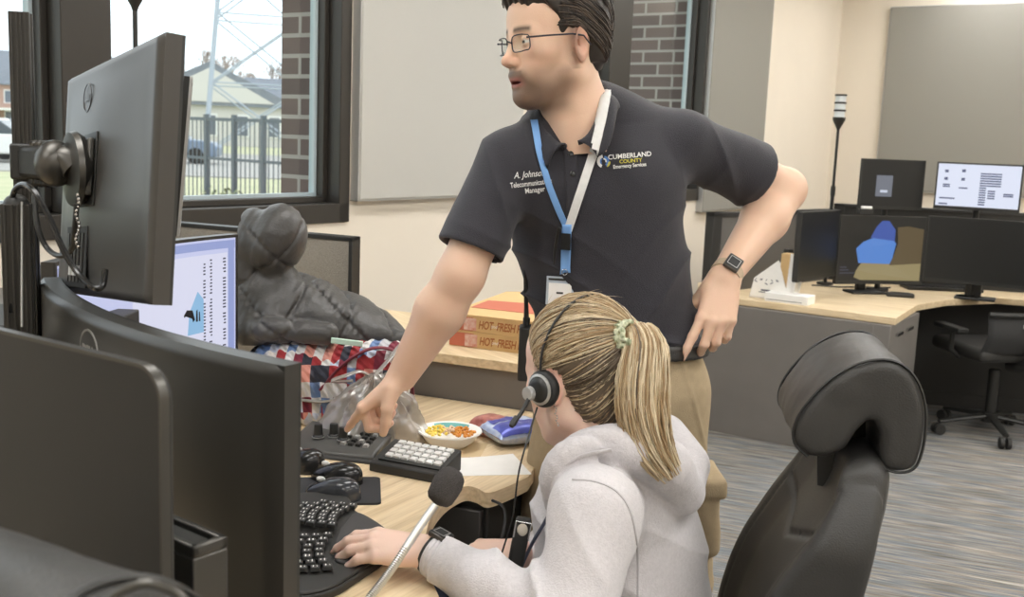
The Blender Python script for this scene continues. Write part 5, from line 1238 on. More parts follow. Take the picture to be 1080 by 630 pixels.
# ================================================================== PEOPLE
class TP(Prim):
    """a field or primitive given in a local frame: x_local = (P-o) @ R"""
    def __init__(s, p, M): s.p = p; s.R = np.array(M.to_3x3(), dtype=np.float32); s.o = A3(M.translation)
    def __call__(s, P): return s.p((P-s.o) @ s.R)
def M_from(o, fwd, up):
    f = Vector(fwd).normalized(); l = Vector(up).cross(f).normalized(); u = f.cross(l)
    M = Matrix.Identity(4)
    for i in range(3): M[i][0] = f[i]; M[i][1] = l[i]; M[i][2] = u[i]; M[i][3] = o[i]
    return M
def tverts(V, M, s=1.): R = np.array(M.to_3x3(), dtype=np.float32); return ((V*s) @ R.T+A3(M.translation)).astype(np.float32)
def head_field(male=True, open_mouth=0., smile=0.):
    F = Field(); m = 1. if male else .95
    F.u(Ell((-.012, 0, .037), (.094, .074, .084)), .01)
    F.u(Ell((.040, 0, .035), (.049, .060, .062)), .03)
    F.u(Ell((.040, 0, -.030), (.050, .056, .070)), .03)
    for s in (-1, 1):
        F.u(Cone((-.008, s*.055, -.005), (.0, s*.050, -.062), .020, .019), .03)
        F.u(Cone((.0, s*.050, -.064), (.066, s*.014, -.104), .017*m, .016*m), .03)
        F.u(Ell((.056, s*.043, -.020), (.024, .022, .019)), .025)
        F.u(Ell((.066, s*.028, -.055), (.020, .020, .022)), .02)
    F.u(Ell((.050, 0, -.085), (.040, .035, .030)), .03)
    F.u(Ell((.079, 0, -.103), (.016*m, .021*m, .014)), .014)
    for s in (-1, 1): F.u(Cone((.081, s*.010, .017), (.070, s*.044, .016), .0085*m, .008), .014)
    for s in (-1, 1): F.sub(Ell((.097, s*.032, -.001), (.017, .019, .0125)), .014)
    F.u(Cone((.087, 0, .006), (.104, 0, -.030), .0075, .0095), .014)
    F.u(Ell((.107, 0, -.034), (.012, .0105, .0095)), .008)
    for s in (-1, 1): F.u(Ell((.096, s*.0125, -.038), (.0125, .0075, .0075)), .006)
    for s in (-1, 1): F.sub(Ell((.102, s*.0065, -.0445), (.006, .0035, .004)), .003)
    for s in (-1, 1): F.u(Ell((.0745, s*.032, -.001), (.0128, .0128, .0128)), .002)
    for s in (-1, 1):
        lid = Field().u(Ell((.0748, s*.032, -.001), (.0146, .0152, .0140)), .001).cut(Plane((.08, 0, .0028), (0.12, 0, -1)), .001); F.u(lid, .003)
        lid = Field().u(Ell((.0745, s*.032, -.001), (.0143, .0150, .0138)), .001).cut(Plane((.08, 0, -.0062), (-.1, 0, 1)), .001); F.u(lid, .003)
    F.u(Ell((.088, 0, -.060), (.013, .026, .012)), .012)
    F.u(Chain([((.083, -.024, -.0715), .003), ((.0935, -.009, -.0685), .0048), ((.0945, 0, -.0690), .0044), ((.0935, .009, -.0685), .0048), ((.083, .024, -.0715), .003)]), .005)
    F.u(Chain([((.083, -.022, -.0745), .003), ((.0915, -.009, -.0785-open_mouth*.5), .0056), ((.0915, .009, -.0785-open_mouth*.5), .0056), ((.083, .022, -.0745), .003)]), .005)
    F.sub(Ell((.096, 0, -.0730-open_mouth*.25), (.015, .020, .0010+open_mouth*.5)), .002)
    for s in (-1, 1):
        er = Field().u(Ell((-.010, s*.080, -.014), (.020, .006, .034), np.array(rotz(s*.42) @ roty(-.18))), .001)
        er.sub(Ell((-.008, s*.0862, -.010), (.0125, .006, .024), np.array(rotz(s*.42) @ roty(-.18))), .004)
        er.u(Ell((.002, s*.0775, -.016), (.004, .005, .008)), .004)
        F.u(er, .006)
    F.sub(Ell((-.002, .083, -.012), (.004, .008, .006)), .004)
    F.u(Cone((-.022, 0, -.045), (-.040, 0, -.150), .053*m, .058*m), .035)
    if male: F.u(Cone((-.03, 0, -.14), (-.045, 0, -.22), .058*m, .075*m), .03)
    return F
def skin_head(V, base, male, brow):
    """albedo zones in head space"""
    c = np.tile(A3(lin(base)[:3]), (len(V), 1)); x, y, z = V[:, 0], V[:, 1], V[:, 2]; ay = np.abs(y)
    def mixc(c, w, rgb): w = np.clip(w, 0, 1)[:, None]; return c*(1-w)+A3(lin(rgb)[:3])*w
    n = vnoise(V, 60, 3)
    c = mixc(c, .22*np.exp(-((x-.075)/.03)**2-((ay-.042)/.02)**2-((z+.028)/.022)**2), (206, 128, 110))
    c = mixc(c, .30*np.exp(-((x-.108)/.015)**2-(z+.034)**2/.0002), (208, 138, 118))
    c = mixc(c, .35*smoothstep(.070, .078, ay)*(x < .02)*(z > -.05)*(z < .03), (214, 138, 120))
    lip = np.exp(-((z+.0735)/.0095)**4-(ay/.024)**4)*(x > .0815)
    if male:
        b1 = smoothstep(-.040, -.062, z)*smoothstep(-.012, .02, x)*smoothstep(-.150, -.118, z)
        b1 = b1*(1-np.exp(-((z+.055)/.022)**2-((ay-.042)/.018)**2)*.7)
        mus = np.exp(-((z+.0575)/.008)**2)*smoothstep(.034, .024, ay)*(x > .07)
        side = np.exp(-((x-.004)/.011)**2)*smoothstep(.05, .06, ay)*(z > -.06)*(z < .03)*.9
        d = np.clip((np.maximum(b1*.74*(1+.5*(x-.05)/.05), np.maximum(mus*.85, side*.6)))*(1+.35*n), 0, .85)
        gz = np.exp(-((x-.082)/.02)**2-((z+.103)/.016)**2-(ay/.024)**2)*.3
        c = mixc(c, np.clip(d+gz, 0, .85), (92, 72, 60))
    c = mixc(c, lip*.75, (178, 104, 96))
    bw = np.exp(-((z-.0185-.004*(1-((ay-.03)/.03)**2))/.0048)**2)*smoothstep(.008, .014, ay)*smoothstep(.054, .046, ay)*(x > .05)
    c = mixc(c, bw*.9, brow)
    ey = (((V-A3((.0745, 0, -.001)))*A3((1, 0, 1))*1.)**2).sum(1)+(ay-.032)**2
    ball = (ey < .01318**2)*(x > .079)*(z < .0045)*(z > -.0075)
    c = mixc(c, ball*1., (226, 222, 216)); r2 = (ay-.032)**2+(z+.0012)**2
    c = mixc(c, ball*(r2 < .0056**2), (70, 58, 48)); c = mixc(c, ball*(r2 < .0026**2), (16, 14, 14))
    inm = (np.abs(z+.0738) < .0028)*(ay < .018)*(x < .090)*(x > .072); c = mixc(c, inm*1., (110, 50, 46))
    return c
def hand_prims(F, M, right, poses, thumb, s=1.0, k=.006):
    """M: x to fingertips, z out of the back of the hand; y completed right handed; thumb lies on +y for a right hand, -y for a left."""
    R = M.to_3x3(); o = M.translation; sg = 1 if right else -1
    # for a right hand the thumb is at z cross x = +y
    def T(p): return o+R @ (Vector((p[0], sg*p[1], p[2]))*s)
    wr = [(0, .017, 0), (0, .006, .001), (0, -.006, .001), (0, -.017, 0)]
    kn = [(.088, .029, 0), (.092, .009, .003), (.086, -.011, .002), (.077, -.029, -.003)]
    ln = [(.043, .026, .021), (.047, .029, .022), (.043, .027, .022), (.034, .021, .020)]
    for i in range(4):
        F.u(Cone(T(wr[i]), T(kn[i]), .0165*s, .0115*s), .014*s)
    F.u(Ell(T((.042, .0, -.006)), (.040*s, .034*s, .013*s), np.array(R)), .012*s)
    nails = []
    for i in range(4):
        a = poses[i]; p = Vector(kn[i]); ang = 0; spread = a[3] if len(a) > 3 else 0; rad = [(.0102, .0095), (.0094, .0084), (.0084, .0070)]
        if i == 3: rad = [(.0090, .0083), (.0083, .0074), (.0074, .0062)]
        for j in range(3):
            ang += a[j]; d = Vector((math.cos(ang)*math.cos(spread), math.cos(ang)*math.sin(spread), -math.sin(ang))); q = p+d*ln[i][j]
            F.u(Cone(T(p), T(q), rad[j][0]*s, rad[j][1]*s), .0035*s if j else .007*s)
            if j == 2: nails.append((T(q), R @ Vector((math.sin(ang)*math.cos(spread), 0, math.cos(ang))), R @ Vector((d.x, sg*d.y, d.z))))
            p = q
    th = [Vector(t) for t in thumb]
    F.u(Cone(T(th[0]), T(th[1]), .018*s, .0125*s), .014*s); F.u(Cone(T(th[1]), T(th[2]), .0122*s, .0108*s), .005*s); F.u(Cone(T(th[2]), T(th[3]), .0108*s, .0085*s), .004*s)
    F.u(Ell(T((.026, .020, -.010)), (.026*s, .014*s, .013*s), np.array(R)), .012*s)
    return nails
def clothes_tint(rgb): return lambda V: np.tile(A3(lin(rgb)[:3]), (len(V), 1))
def bvh_of(V, Q): return BVHTree.FromPolygons([tuple(v) for v in V], [tuple(int(i) for i in q) for q in Q])
def on_surface(bv, px, py, off=.0012):
    h = bv.ray_cast(C_, ray(px, py).normalized())
    if h[0] is None: return None
    n = h[1] if h[1].dot(ray(px, py)) < 0 else -h[1]
    return h[0]+n*off, n
def drape_text(name, txt, px, py, size_px, slope, bv, m, parent, shear=0., bold=0., spacing=1., squeeze=1.):
    me = text_mesh(txt, 1., shear=shear, bold=bold, spacing=spacing); b = MB(); vs = []; ok = True
    ca, sa = math.cos(slope), math.sin(slope)
    for v in me.vertices:
        x, y = v.co.x*size_px*squeeze, v.co.y*size_px; h = on_surface(bv, px+x*ca+y*sa*1, py+x*sa-y*ca)
        if h is None: ok = False; break
        vs.append(h[0])
    if ok: b.add(vs, [tuple(p.vertices) for p in me.polygons]); o = b.build(name, m, parent, smooth=0)
    bpy.data.meshes.remove(me)
def hair_strands(b, paths, r0, nm=3, seg=4):
    for i, P in enumerate(paths):
        k = len(P); b.tube(P, [r0*(.35+.65*math.sin(PI*min(1, (j+1)/(k)*.9+.08))) for j in range(k)], seg, mi=i % nm, cap=False)
# ---------------------------------------------------------------- THE STANDING MAN
M_SKIN = tint_mat('warm skin', .46, sub=.12, bump=.12, bscale=420, spec=.4)
MS = (227, 190, 164)
man = thing('person', 'standing man in glasses and dark polo shirt, pointing down at the desk console', 'person', (.28, 2.3, 0))
MO = man.location
hc = at(586, 43, 2.12)
yaw = math.radians(27); fw = Vector((-math.cos(yaw), -math.sin(yaw), -.12)).normalized()
HM = M_from(hc, fw, Vector((-.10, 0.0, 1))); HS = 1.06
F = head_field(True, open_mouth=.0045)
V, Q = extract(F, (-.13, -.10, -.22), (.13, .10, .14), .0026)
colh = skin_head(V, MS, True, (64, 50, 42)); headV = tverts(V, HM, HS); parts = [(headV, Q)]; cols = [colh]
HP = lambda p: HM.translation+HM.to_3x3() @ (Vector(p)*HS)
# arms
sR, eR, wR = at(537, 168, 2.16), at(486, 290, 2.12), at(424, 397, 2.18)
tipR = atz(357, 464, DESK+.052)
sL, eL, wL = at(722, 152, 2.24), at(828, 200, 2.40), at(764, 292, 2.22)
def limb(F, s_, e, w_, ru, re, rf, rw, flat=None):
    F.u(Cone(s_, e, ru, re), .02); F.u(Cone(e, e.lerp(w_, .35), re, rf), .02); F.u(Cone(e.lerp(w_, .35), w_, rf, rw), .02)
F = Field(); limb(F, sR, eR, wR, .054, .047, .050, .032)
xd = (tipR-wR); md = wR+xd*.5
hx = (at(384, 430, 2.19)-wR).normalized(); camdir = Vector((0, -1, 0)); hz = Vector((-.55, .1, .85)); 
Mh = M_from(wR+hx*.012, hx, hz)
kn = Mh.translation+Mh.to_3x3() @ Vector((.088, .029, 0))
vI = (tipR-kn); loc = Mh.to_3x3().transposed() @ vI
aim = math.atan2(-loc.z, math.hypot(loc.x, loc.y)); spr = math.atan2(loc.y, loc.x); Ls = vI.length/.090
nailsR = hand_prims(F, Mh, True, [(aim, .02, .02, spr), (1.15, 1.25, .7), (1.25, 1.35, .8), (1.35, 1.35, .8)], [(.018, .026, -.010), (.046, .040, -.032), (.068, .036, -.052), (.088, .030, -.066)], s=1.0)
V, Q = extract(F, Vector((min(tipR.x, wR.x)-.06, 1.98, .72)), Vector((sR.x+.08, 2.35, 1.5)), .0028); parts.append((V, Q)); armRV = V
def skin_arm(V, base, tips, redw=.3):
    c = np.tile(A3(lin(base)[:3]), (len(V), 1)); n = vnoise(V, 45, 7)[:, None]; c = c*(1+.03*n)
    for t, nn, dd in tips:
        d = np.sqrt(((V-A3(t))**2).sum(1)); w = (np.clip(1-d/.022, 0, 1)*redw)[:, None]; c = c*(1-w)+A3(lin((222, 150, 130))[:3])*w
        q = V-A3(t+dd*.001+nn*.006); w = ((q @ A3(nn) > -.002) & (np.sqrt((q*q).sum(1)) < .0075)); c[w] = c[w]*.35+A3(lin((238, 206, 192))[:3])*.65
    return c
cols.append(skin_arm(V, MS, nailsR))
F = Field(); limb(F, sL, eL, wL, .054, .046, .051, .031)
hx = (at(751, 360, 2.17)-wL).normalized(); Mh2 = M_from(wL+hx*.010, hx, Vector((-.05, -1, .1)))
nailsL = hand_prims(F, Mh2, False, [(.12, .15, .1, .22), (.35, .95, .5, .05), (.45, 1.0, .5), (.5, 1.05, .5, -.06)], [(.018, .024, -.012), (.045, .040, -.030), (.068, .040, -.050), (.085, .034, -.060)], s=1.06)
V, Q = extract(F, Vector((.36, 2.02, .86)), Vector((.76, 2.5, 1.5)), .0028); parts.append((V, Q)); cols.append(skin_arm(V, MS, nailsL)); armLV, armLQ = V, Q
# inner torso + legs so the figure is one body
pel = at(655, 385, 2.30); che = at(618, 200, 2.26); nb = at(606, 118, 2.20)
hipR, hipL = at(617, 405, 2.31), at(698, 408, 2.31)
kneeR, kneeL = Vector((.10, 2.26, .50)), Vector((.385, 2.22, .50)); ankR, ankL = Vector((.10, 2.32, .09)), Vector((.41, 2.30, .09))
tf = Vector((-.18, -1, 0)).normalized()
F = Field().u(Chain([(pel, .12), (pel.lerp(che, .5), .12), (che, .13), (nb-Vector((0, 0, .06)), .09)], (tf, 1.5)), .02)
F.u(Cone(nb-Vector((0, 0, .03)), sR, .05, .045), .03).u(Cone(nb-Vector((0, 0, .03)), sL, .05, .045), .03).u(Cone(nb-Vector((0, 0, .08)), HP((-.035, 0, -.12)), .06, .052), .03)
for hp_, kn_, an in ((hipR, kneeR, ankR), (hipL, kneeL, ankL)): F.u(Chain([(hp_, .075), (kn_, .05), (an, .035)]), .03)
V, Q = extract(F, (-.1, 1.95, 0), (.62, 2.55, 1.56), .010); parts.append((V, Q)); cols.append(np.tile(A3(lin(MS)[:3]), (len(V), 1)))
allc = np.concatenate(cols); make_mesh('body', parts, M_SKIN, man, origin=MO, color=lambda V: allc)
# hair
HAIRM = [mat('dark brown hair %s' % n_, c, .38, var=.1, vscale=90) for n_, c in (('deep', (48, 41, 36)), ('mid', (66, 56, 48)), ('light', (88, 76, 66)))]
def cap_project(F, pts, c):
    """slide points radially from c to the surface of F"""
    out = []
    P = A3([p for p in pts]); d = P-A3(c); d /= np.linalg.norm(d, axis=1)[:, None]; lo = np.zeros(len(P)); hi = np.full(len(P), .2)
    for _ in range(16):
        m = (lo+hi)/2; v = F(((A3(c)+d*m[:, None])).astype(np.float32)); lo = np.where(v < 0, m, lo); hi = np.where(v < 0, hi, m)
    return A3(c)+d*lo[:, None]
HF = Field().u(Ell((-.016, 0, .044), (.103, .082, .088)), .01).u(Ell((.040, .008, .080), (.060, .064, .050)), .03).u(Ell((-.05, 0, .0), (.062, .074, .075)), .02)
def hl(P):   # hairline
    x, y, z = P[:, 0], np.abs(P[:, 1]), P[:, 2]
    a = .80*(x-.078)-.60*(z-.062)+.022*smoothstep(.035, .065, y)*(z > .03)
    b_ = -(z+.072+.3*(x+.07)); c_ = .024-np.sqrt((x+.010)**2+((z+.012)*.8)**2)
    side = np.minimum(c_, (y > .05)*1.+(y <= .05)*-1.) 
    return np.maximum(np.maximum(a, b_), side*.7)
hairF = Field(); hairF.ops = list(HF.ops); hairF.cut(Fn(hl), .006)
hairF.disp(lambda P: .0016*np.sin(300*P[:, 1]+14*np.sin(P[:, 0]*30))+.0022*vnoise(P*A3((.5, 1.5, 1)), 70, 2)*(P[:, 2] > .03))
V, Q = extract(hairF, (-.14, -.1, -.1), (.12, .1, .15), .0028)
hb = MB(); rnd = random.Random(5); paths = []
for i in range(620):
    y0 = rnd.uniform(-.075, .075); kind = rnd.random()
    if kind < .62:      # swept back from the fringe over the top
        a0 = Vector((.095, y0*.9, .070+rnd.uniform(-.02, .02))); a1 = Vector((.02, y0*1.05+.01, .13)); a2 = Vector((-.07, y0*1.1, .09)); a3 = Vector((-.11, y0, .02+rnd.uniform(-.04, .02)))
    else:               # sides, combed back and down
        s = 1 if rnd.random() < .75 else -1; z0 = rnd.uniform(.0, .08)
        a0 = Vector((.035-rnd.uniform(0, .03), s*.07, z0+.02)); a1 = Vector((-.01, s*.09, z0+.012)); a2 = Vector((-.06, s*.07, z0-.03)); a3 = Vector((-.09, s*.045, z0-.065))
    t0 = rnd.uniform(0, .35); t1 = rnd.uniform(.65, 1)
    pp_ = catmull([a0, a1, a2, a3], 6); n_ = len(pp_); pp_ = pp_[int(t0*n_):int(t1*n_)]
    if len(pp_) < 4: continue
    pr = cap_project(HF, pp_, (-.016, 0, .03)); ok = hl(pr.astype(np.float32)) < .003; pr = pr[ok]
    if len(pr) < 4: continue
    lift = rnd.uniform(.0005, .0045); c0 = Vector((-.016, 0, .03)); wv = rnd.uniform(0, 6)
    paths.append([HP(Vector(p)+(Vector(p)-c0).normalized()*(lift*math.sin(PI*(j+1)/(len(pr)+1))+.0015*math.sin(j*.9+wv))) for j, p in enumerate(pr)])
hair_strands(hb, paths, .0017)
hb2 = hb; V2_ = tverts(V, HM, HS); base_i = len(hb2.v)
hb2.v += [tuple(v) for v in V2_]; hb2.f += [tuple(int(a)+base_i for a in q_) for q_ in Q]; hb2.m += [0]*len(Q)
def local_build(b, name, m, parent, smooth=60, **k):
    o_ = parent.location; b.v = [(v[0]-o_.x, v[1]-o_.y, v[2]-o_.z) for v in b.v]; return b.build(name, m, parent, smooth=smooth, **k)
local_build(hb2, 'hair', HAIRM, man, smooth=180)
# glasses
gl = thing('eyeglasses', 'thin dark rectangular eyeglasses worn by the standing man', 'glasses', HP((.1, 0, 0)))
def gpt(x, y, z): return HP((x, y, z))
for s in (-1, 1):
    b = MB(); ring = []
    for k in range(29):
        a = 2*PI*k/28; cx, cz = .0245*math.copysign(abs(math.cos(a))**.55, math.cos(a)), .0155*math.copysign(abs(math.sin(a))**.6, math.sin(a)); ring.append(gpt(.099-.16*max(0, abs(cx*s+.034)-.03)-.008*(abs(s*cx+.034) > .05), s*.034+cx, -.004+cz))
    b.tube(ring, .0013, 8, cap=False); local_build(b, 'lens_rim', mat('dark blue-black frame', (40, 40, 52), .3), gl)
    b = MB(); b.add([p for p in ring[:-1]], [tuple(range(len(ring)-1))]); local_build(b, 'lens', glass_mat() if 'lensg' not in MATS else MATS['lensg'], gl, smooth=0)
    b = MB(); b.tube([gpt(.094, s*.060, .004), gpt(.06, s*.076, .004), gpt(.01, s*.084, .004), gpt(-.012, s*.086, .0), gpt(-.028, s*.083, -.018)], [.0019, .0018, .0018, .0018, .0014], 8); local_build(b, 'temple', MATS['dark blue-black frame'], gl)
b = MB(); b.tube([gpt(.100, -.010, -.001), gpt(.1035, 0, .003), gpt(.100, .010, -.001)], .0014, 8); local_build(b, 'bridge', MATS['dark blue-black frame'], gl)
# polo shirt
M_POLO = mat('charcoal navy pique cotton', (46, 45, 52), .8, var=.10, vscale=500, bump=.5, bscale=520, sheen=.15)
slR = sR.lerp(eR, .80); slL = sL.lerp(eL, .66)
F = Field()
F.u(Chain([(at(658, 402, 2.30), .181), (at(648, 330, 2.28), .178), (at(633, 260, 2.26), .186), (at(624, 205, 2.24), .192), (at(618, 168, 2.24), .160)], (tf, 1.48)), .03)
F.u(Ell(at(580, 195, 2.17), (.085, .06, .08)), .05).u(Ell(at(672, 195, 2.20), (.09, .06, .08)), .05)
F.u(Cone(nb+Vector((-.02, 0, -.035)), sR+Vector((.01, 0, -.004)), .062, .060), .05).u(Cone(nb+Vector((.05, .02, -.012)), sL+Vector((-.02, 0, .0)), .066, .064), .05)
F.u(Cone(sR, slR, .064, .073), .035).u(Cone(sL, slL, .068, .076), .04)
F.sub(Cone(slR.lerp(sR, .05), slR.lerp(eR, 1.2), .060, .062), .004); F.sub(Cone(slL.lerp(sL, .05), slL.lerp(eL, 1.2), .063, .065), .004)
F.cut(Fn(lambda P: np.where(P[:, 0] < .0, ((P-A3(slR)) @ A3((eR-sR).normalized())), -1.)), .004)
F.cut(Fn(lambda P: np.where(P[:, 0] > .45, ((P-A3(slL)) @ A3((eL-sL).normalized())), -1.)), .004)
F.sub(Cone(HP((-.034, 0, -.122)), HP((-.03, 0, -.03)), .060, .078), .006)
F.cut(Plane(at(650, 372, 2.15), (0, 0, -1)), .004)
def rid(a): return ((1-np.abs(np.sin(a*.5)))**2*2.2-.75)*-1
def folds(P):
    return 1.7*folds0(P)
def folds0(P):
    x, y, z = P[:, 0], P[:, 1], P[:, 2]; w = vnoise(P, 9, 3)*.06
    d = .0028*rid((x*.75-z*.65+w)*62)*np.exp(-((x-.40)/.16)**2-((z-1.13)/.22)**2)
    d += .0042*rid((x*.5+z*.9+w)*75)*np.exp(-((x-.05)/.14)**2-((z-1.10)/.16)**2)
    d += .0022*rid((x*.9+z*.5+w)*58)*np.exp(-((x-.42)/.07)**2-((z-1.40)/.09)**2)
    d += .004*rid((z+w)*85)*np.exp(-((z-1.02)/.06)**2)
    d += .0026*rid((x*1.+z*.3+w)*70)*np.exp(-((x+.02)/.07)**2-((z-1.40)/.10)**2)
    return d+.002*vnoise(P, 26, 5)
F.disp(folds)
SV, SQ = extract(F, (-.18, 1.95, .93), (.75, 2.55, 1.60), .0048); make_mesh('polo_shirt', [(SV, SQ)], M_POLO, man, origin=MO); SB = bvh_of(SV, SQ)
def ringpts(c, ax, r, n=40):
    ax = ax.normalized(); u_ = ax.orthogonal().normalized(); v_ = ax.cross(u_); return [c+r*(u_*math.cos(2*PI*k/n)+v_*math.sin(2*PI*k/n)) for k in range(n+1)]
# collar: a stand plus a folded leaf, opening at the front
nax = (HP((-.03, 0, -.08))-HP((-.045, 0, -.18))).normalized(); ncen = HP((-.030, 0, -.136)); nfw = (Vector((-.30, -1, 0))-nax*Vector((-.30, -1, 0)).dot(nax)).normalized(); nlf = nax.cross(nfw)
def collar(u, v):
    a = math.radians(9)+u*math.radians(342); e = abs(2*u-1)        # e=1 at the front points
    d = nfw*math.cos(a)+nlf*math.sin(a); e3 = smoothstep(.55, 1.0, e)
    base = ncen+d*(.060+.022*e3)+nax*(-.010-.052*e3); top = base+nax*(.034*(1-.75*e3))+d*.003
    if v < .35: return base.lerp(top, v/.35)
    q = (v-.35)/.65; lat = nlf*(1 if math.sin(a) > 0 else -1); od = (d*(1-e3)+lat*e3*1.0+nfw*.35*e3).normalized()
    return top+od*(.004+.024*math.sin(q*PI/2)+.010*q*e3)+nax*(.004*math.sin(q*PI)-.036*q)+nfw*.006*e3
b = MB(); b.grid(collar, 60, 14); o_ = local_build(b, 'collar', M_POLO, man); md = o_.modifiers.new('sol', 'SOLIDIFY'); md.thickness = .003; md.offset = 1
cv_ = [tuple(collar(i/59, j/13)) for i in range(60) for j in range(14)]; cf_ = [(i*14+j, (i+1)*14+j, (i+1)*14+j+1, i*14+j+1) for i in range(59) for j in range(13)]
nS = len(SV); SB0 = SB
SB = BVHTree.FromPolygons([tuple(v) for v in SV]+cv_, [tuple(int(i) for i in q) for q in SQ]+[tuple(nS+i for i in f) for f in cf_])
# placket and buttons, draped on the shirt front
def strip(name, pts, wpx, m, parent, off=.002, n=6, sub=6, th=.0012):
    pts = catmull([Vector((x, y, 0)) for x, y in pts], sub); b = MB(); rows = []
    for i, p in enumerate(pts):
        tn = (pts[min(i+1, len(pts)-1)]-pts[max(i-1, 0)]).normalized(); nr = Vector((-tn.y, tn.x, 0)); w = wpx if not hasattr(wpx, '__len__') else wpx[0]+(wpx[1]-wpx[0])*i/(len(pts)-1)
        row = []
        for k in range(n):
            q = p+nr*w*(k/(n-1)-.5); h = on_surface(SB, q.x, q.y, off)
            if h is None: row = None; break
            row.append(h[0])
        if row: rows.append(row)
    if len(rows) < 2: return None
    b.add([p for r_ in rows for p in r_], [(i*n+k, i*n+k+1, (i+1)*n+k+1, (i+1)*n+k) for i in range(len(rows)-1) for k in range(n-1)]); b.v = [(v[0]-parent.location.x, v[1]-parent.location.y, v[2]-parent.location.z) for v in b.v]
    o_ = b.build(name, m, parent, smooth=60); md = o_.modifiers.new('sol', 'SOLIDIFY'); md.thickness = th; md.offset = 0; return o_
strip('placket', [(600, 152), (602, 175), (604, 205), (605, 228)], 15, M_POLO, man, .0016, th=.002)
for (x, y) in ((602, 163), (604, 184)):
    h = on_surface(SB, x, y, .004)
    if h: b = MB(); b.lathe([(.0052, 0), (.0055, .0012), (.004, .002), (.0001, .0017)], h[0], n=16, rot=h[1].to_track_quat('Z', 'Y').to_matrix()); local_build(b, 'shirt_button', M_GLOSSB, man)
M_THREAD = mat('white embroidery thread', (232, 232, 230), .6); M_THY = mat('yellow embroidery thread', (206, 196, 70), .6); M_THB = mat('blue embroidery thread', (78, 128, 196), .6)
class LP:      # parent shim: text meshes are built in world space then moved under the man
    pass
def dtext(name, *a, **k):
    n0 = set(bpy.data.objects); drape_text(name, *a, **k)
    for o in set(bpy.data.objects)-n0:
        o.data.transform(Matrix.Translation(-MO)); 
dtext('embroidered_word', 'CUMBERLAND', 664, 164.5, 7.0, -.085, SB, M_THREAD, man, bold=.018)
dtext('embroidered_word', 'COUNTY', 665, 170, 5.4, -.085, SB, M_THY, man, bold=.02, squeeze=1.05)
dtext('embroidered_word', 'Emergency Services', 664, 175, 5.6, -.085, SB, M_THREAD, man, bold=.02, squeeze=.78)
dtext('embroidered_word', 'A. Johnson', 558, 184, 9.5, -.10, SB, M_THREAD, man, shear=.35, bold=.01, squeeze=.78)
dtext('embroidered_word', 'Telecommunications', 560, 193.5, 8, -.12, SB, M_THREAD, man, bold=.015, squeeze=.66)
dtext('embroidered_word', 'Manager', 564, 200.5, 7.8, -.12, SB, M_THREAD, man, bold=.015, squeeze=.8)
for (cx, cy, r0, a0, a1, m_) in ((636.5, 170.5, 7, 100, 250, M_THREAD), (636.5, 170.5, 6.0, -60, 80, M_THB), (636.5, 170.5, 4.2, 120, 230, M_THB), (638.5, 171.5, 5.2, -70, 10, M_THY), (636.5, 170.5, 3.4, -20, 95, M_THREAD)):
    vs = []
    for k in range(13):
        a = math.radians(a0+(a1-a0)*k/12)
        for r_ in (r0, r0*.55): h = on_surface(SB, cx+r_*math.cos(a), cy-r_*math.sin(a), .0016+.0002*(m_ is M_THREAD)); vs.append(h[0]-MO if h else Vector())
    b = MB(); b.add(vs, [(2*k, 2*k+1, 2*k+3, 2*k+2) for k in range(12)]); b.build('embroidered_emblem', m_, man, smooth=0)
# trousers
M_KHAKI = mat('khaki cotton twill', (176, 157, 126), .9, var=.05, vscale=60, bump=.35, bscale=500)
F = Field().u(Chain([(at(656, 372, 2.30), .168), (at(655, 405, 2.31), .178)], (tf, 1.35)), .03)
for hp_, kn_, an in ((hipR, kneeR, ankR), (hipL, kneeL, ankL)):
    F.u(Cone(hp_-Vector((0, 0, .02)), kn_, .102, .080), .05).u(Cone(kn_, an, .080, .066), .04)
F.u(Box(kneeL+Vector((.058, -.0, .155)), (.026, .075, .085), .02, np.array(roty(-.06))), .02)
F.u(Box(kneeL+Vector((.064, -.0, .225)), (.027, .080, .022), .010, np.array(roty(-.06))), .008)
F.cut(Plane(at(650, 377, 2.15), (0, 0, 1)), .004).cut(Plane((0, 0, .035), (0, 0, -1)), .003)
F.disp(lambda P: .004*vnoise(P*A3((1, 1, 1.6)), 26, 7)+.0022*np.sin((P[:, 2]+.5*P[:, 0]+.05*vnoise(P, 12, 1))*70)*np.exp(-((P[:, 2]-.55)/.08)**2)-.004*np.exp(-((P[:, 0]-.40+.35*(P[:, 2]-.9))/.004)**2)*(P[:, 1] < 2.27)*(P[:, 2] > .8))
V, Q = extract(F, (-.12, 1.98, .02), (.66, 2.58, 1.06), .0065); make_mesh('trousers', [(V, Q)], M_KHAKI, man, origin=MO)
F = Field().u(Chain([(at(657, 355, 2.30), .187), (at(656, 395, 2.30), .189)], (tf, 1.38)), .02).cut(Plane(at(650, 366, 2.15), (0, 0, 1)), .002).cut(Plane(at(650, 382, 2.15), (0, 0, -1)), .002)
V, Q = extract(F, (-.1, 2.0, .9), (.65, 2.55, 1.1), .006); make_mesh('belt', [(V, Q)], M_LEATHER, man, origin=MO)
for an in (ankR, ankL):
    F = Field().u(Cone((an.x, an.y+.05, .045), (an.x-.02, an.y-.15, .035), .045, .038), .03).u(Cone((an.x, an.y, .09), (an.x, an.y, .05), .045, .045), .02).cut(Plane((0, 0, 0.002), (0, 0, -1)), .003)
    V, Q = extract(F, (an.x-.1, an.y-.24, -.01), (an.x+.1, an.y+.13, .15), .007); make_mesh('shoe', [(V, Q)], M_LEATHER, man, origin=MO)
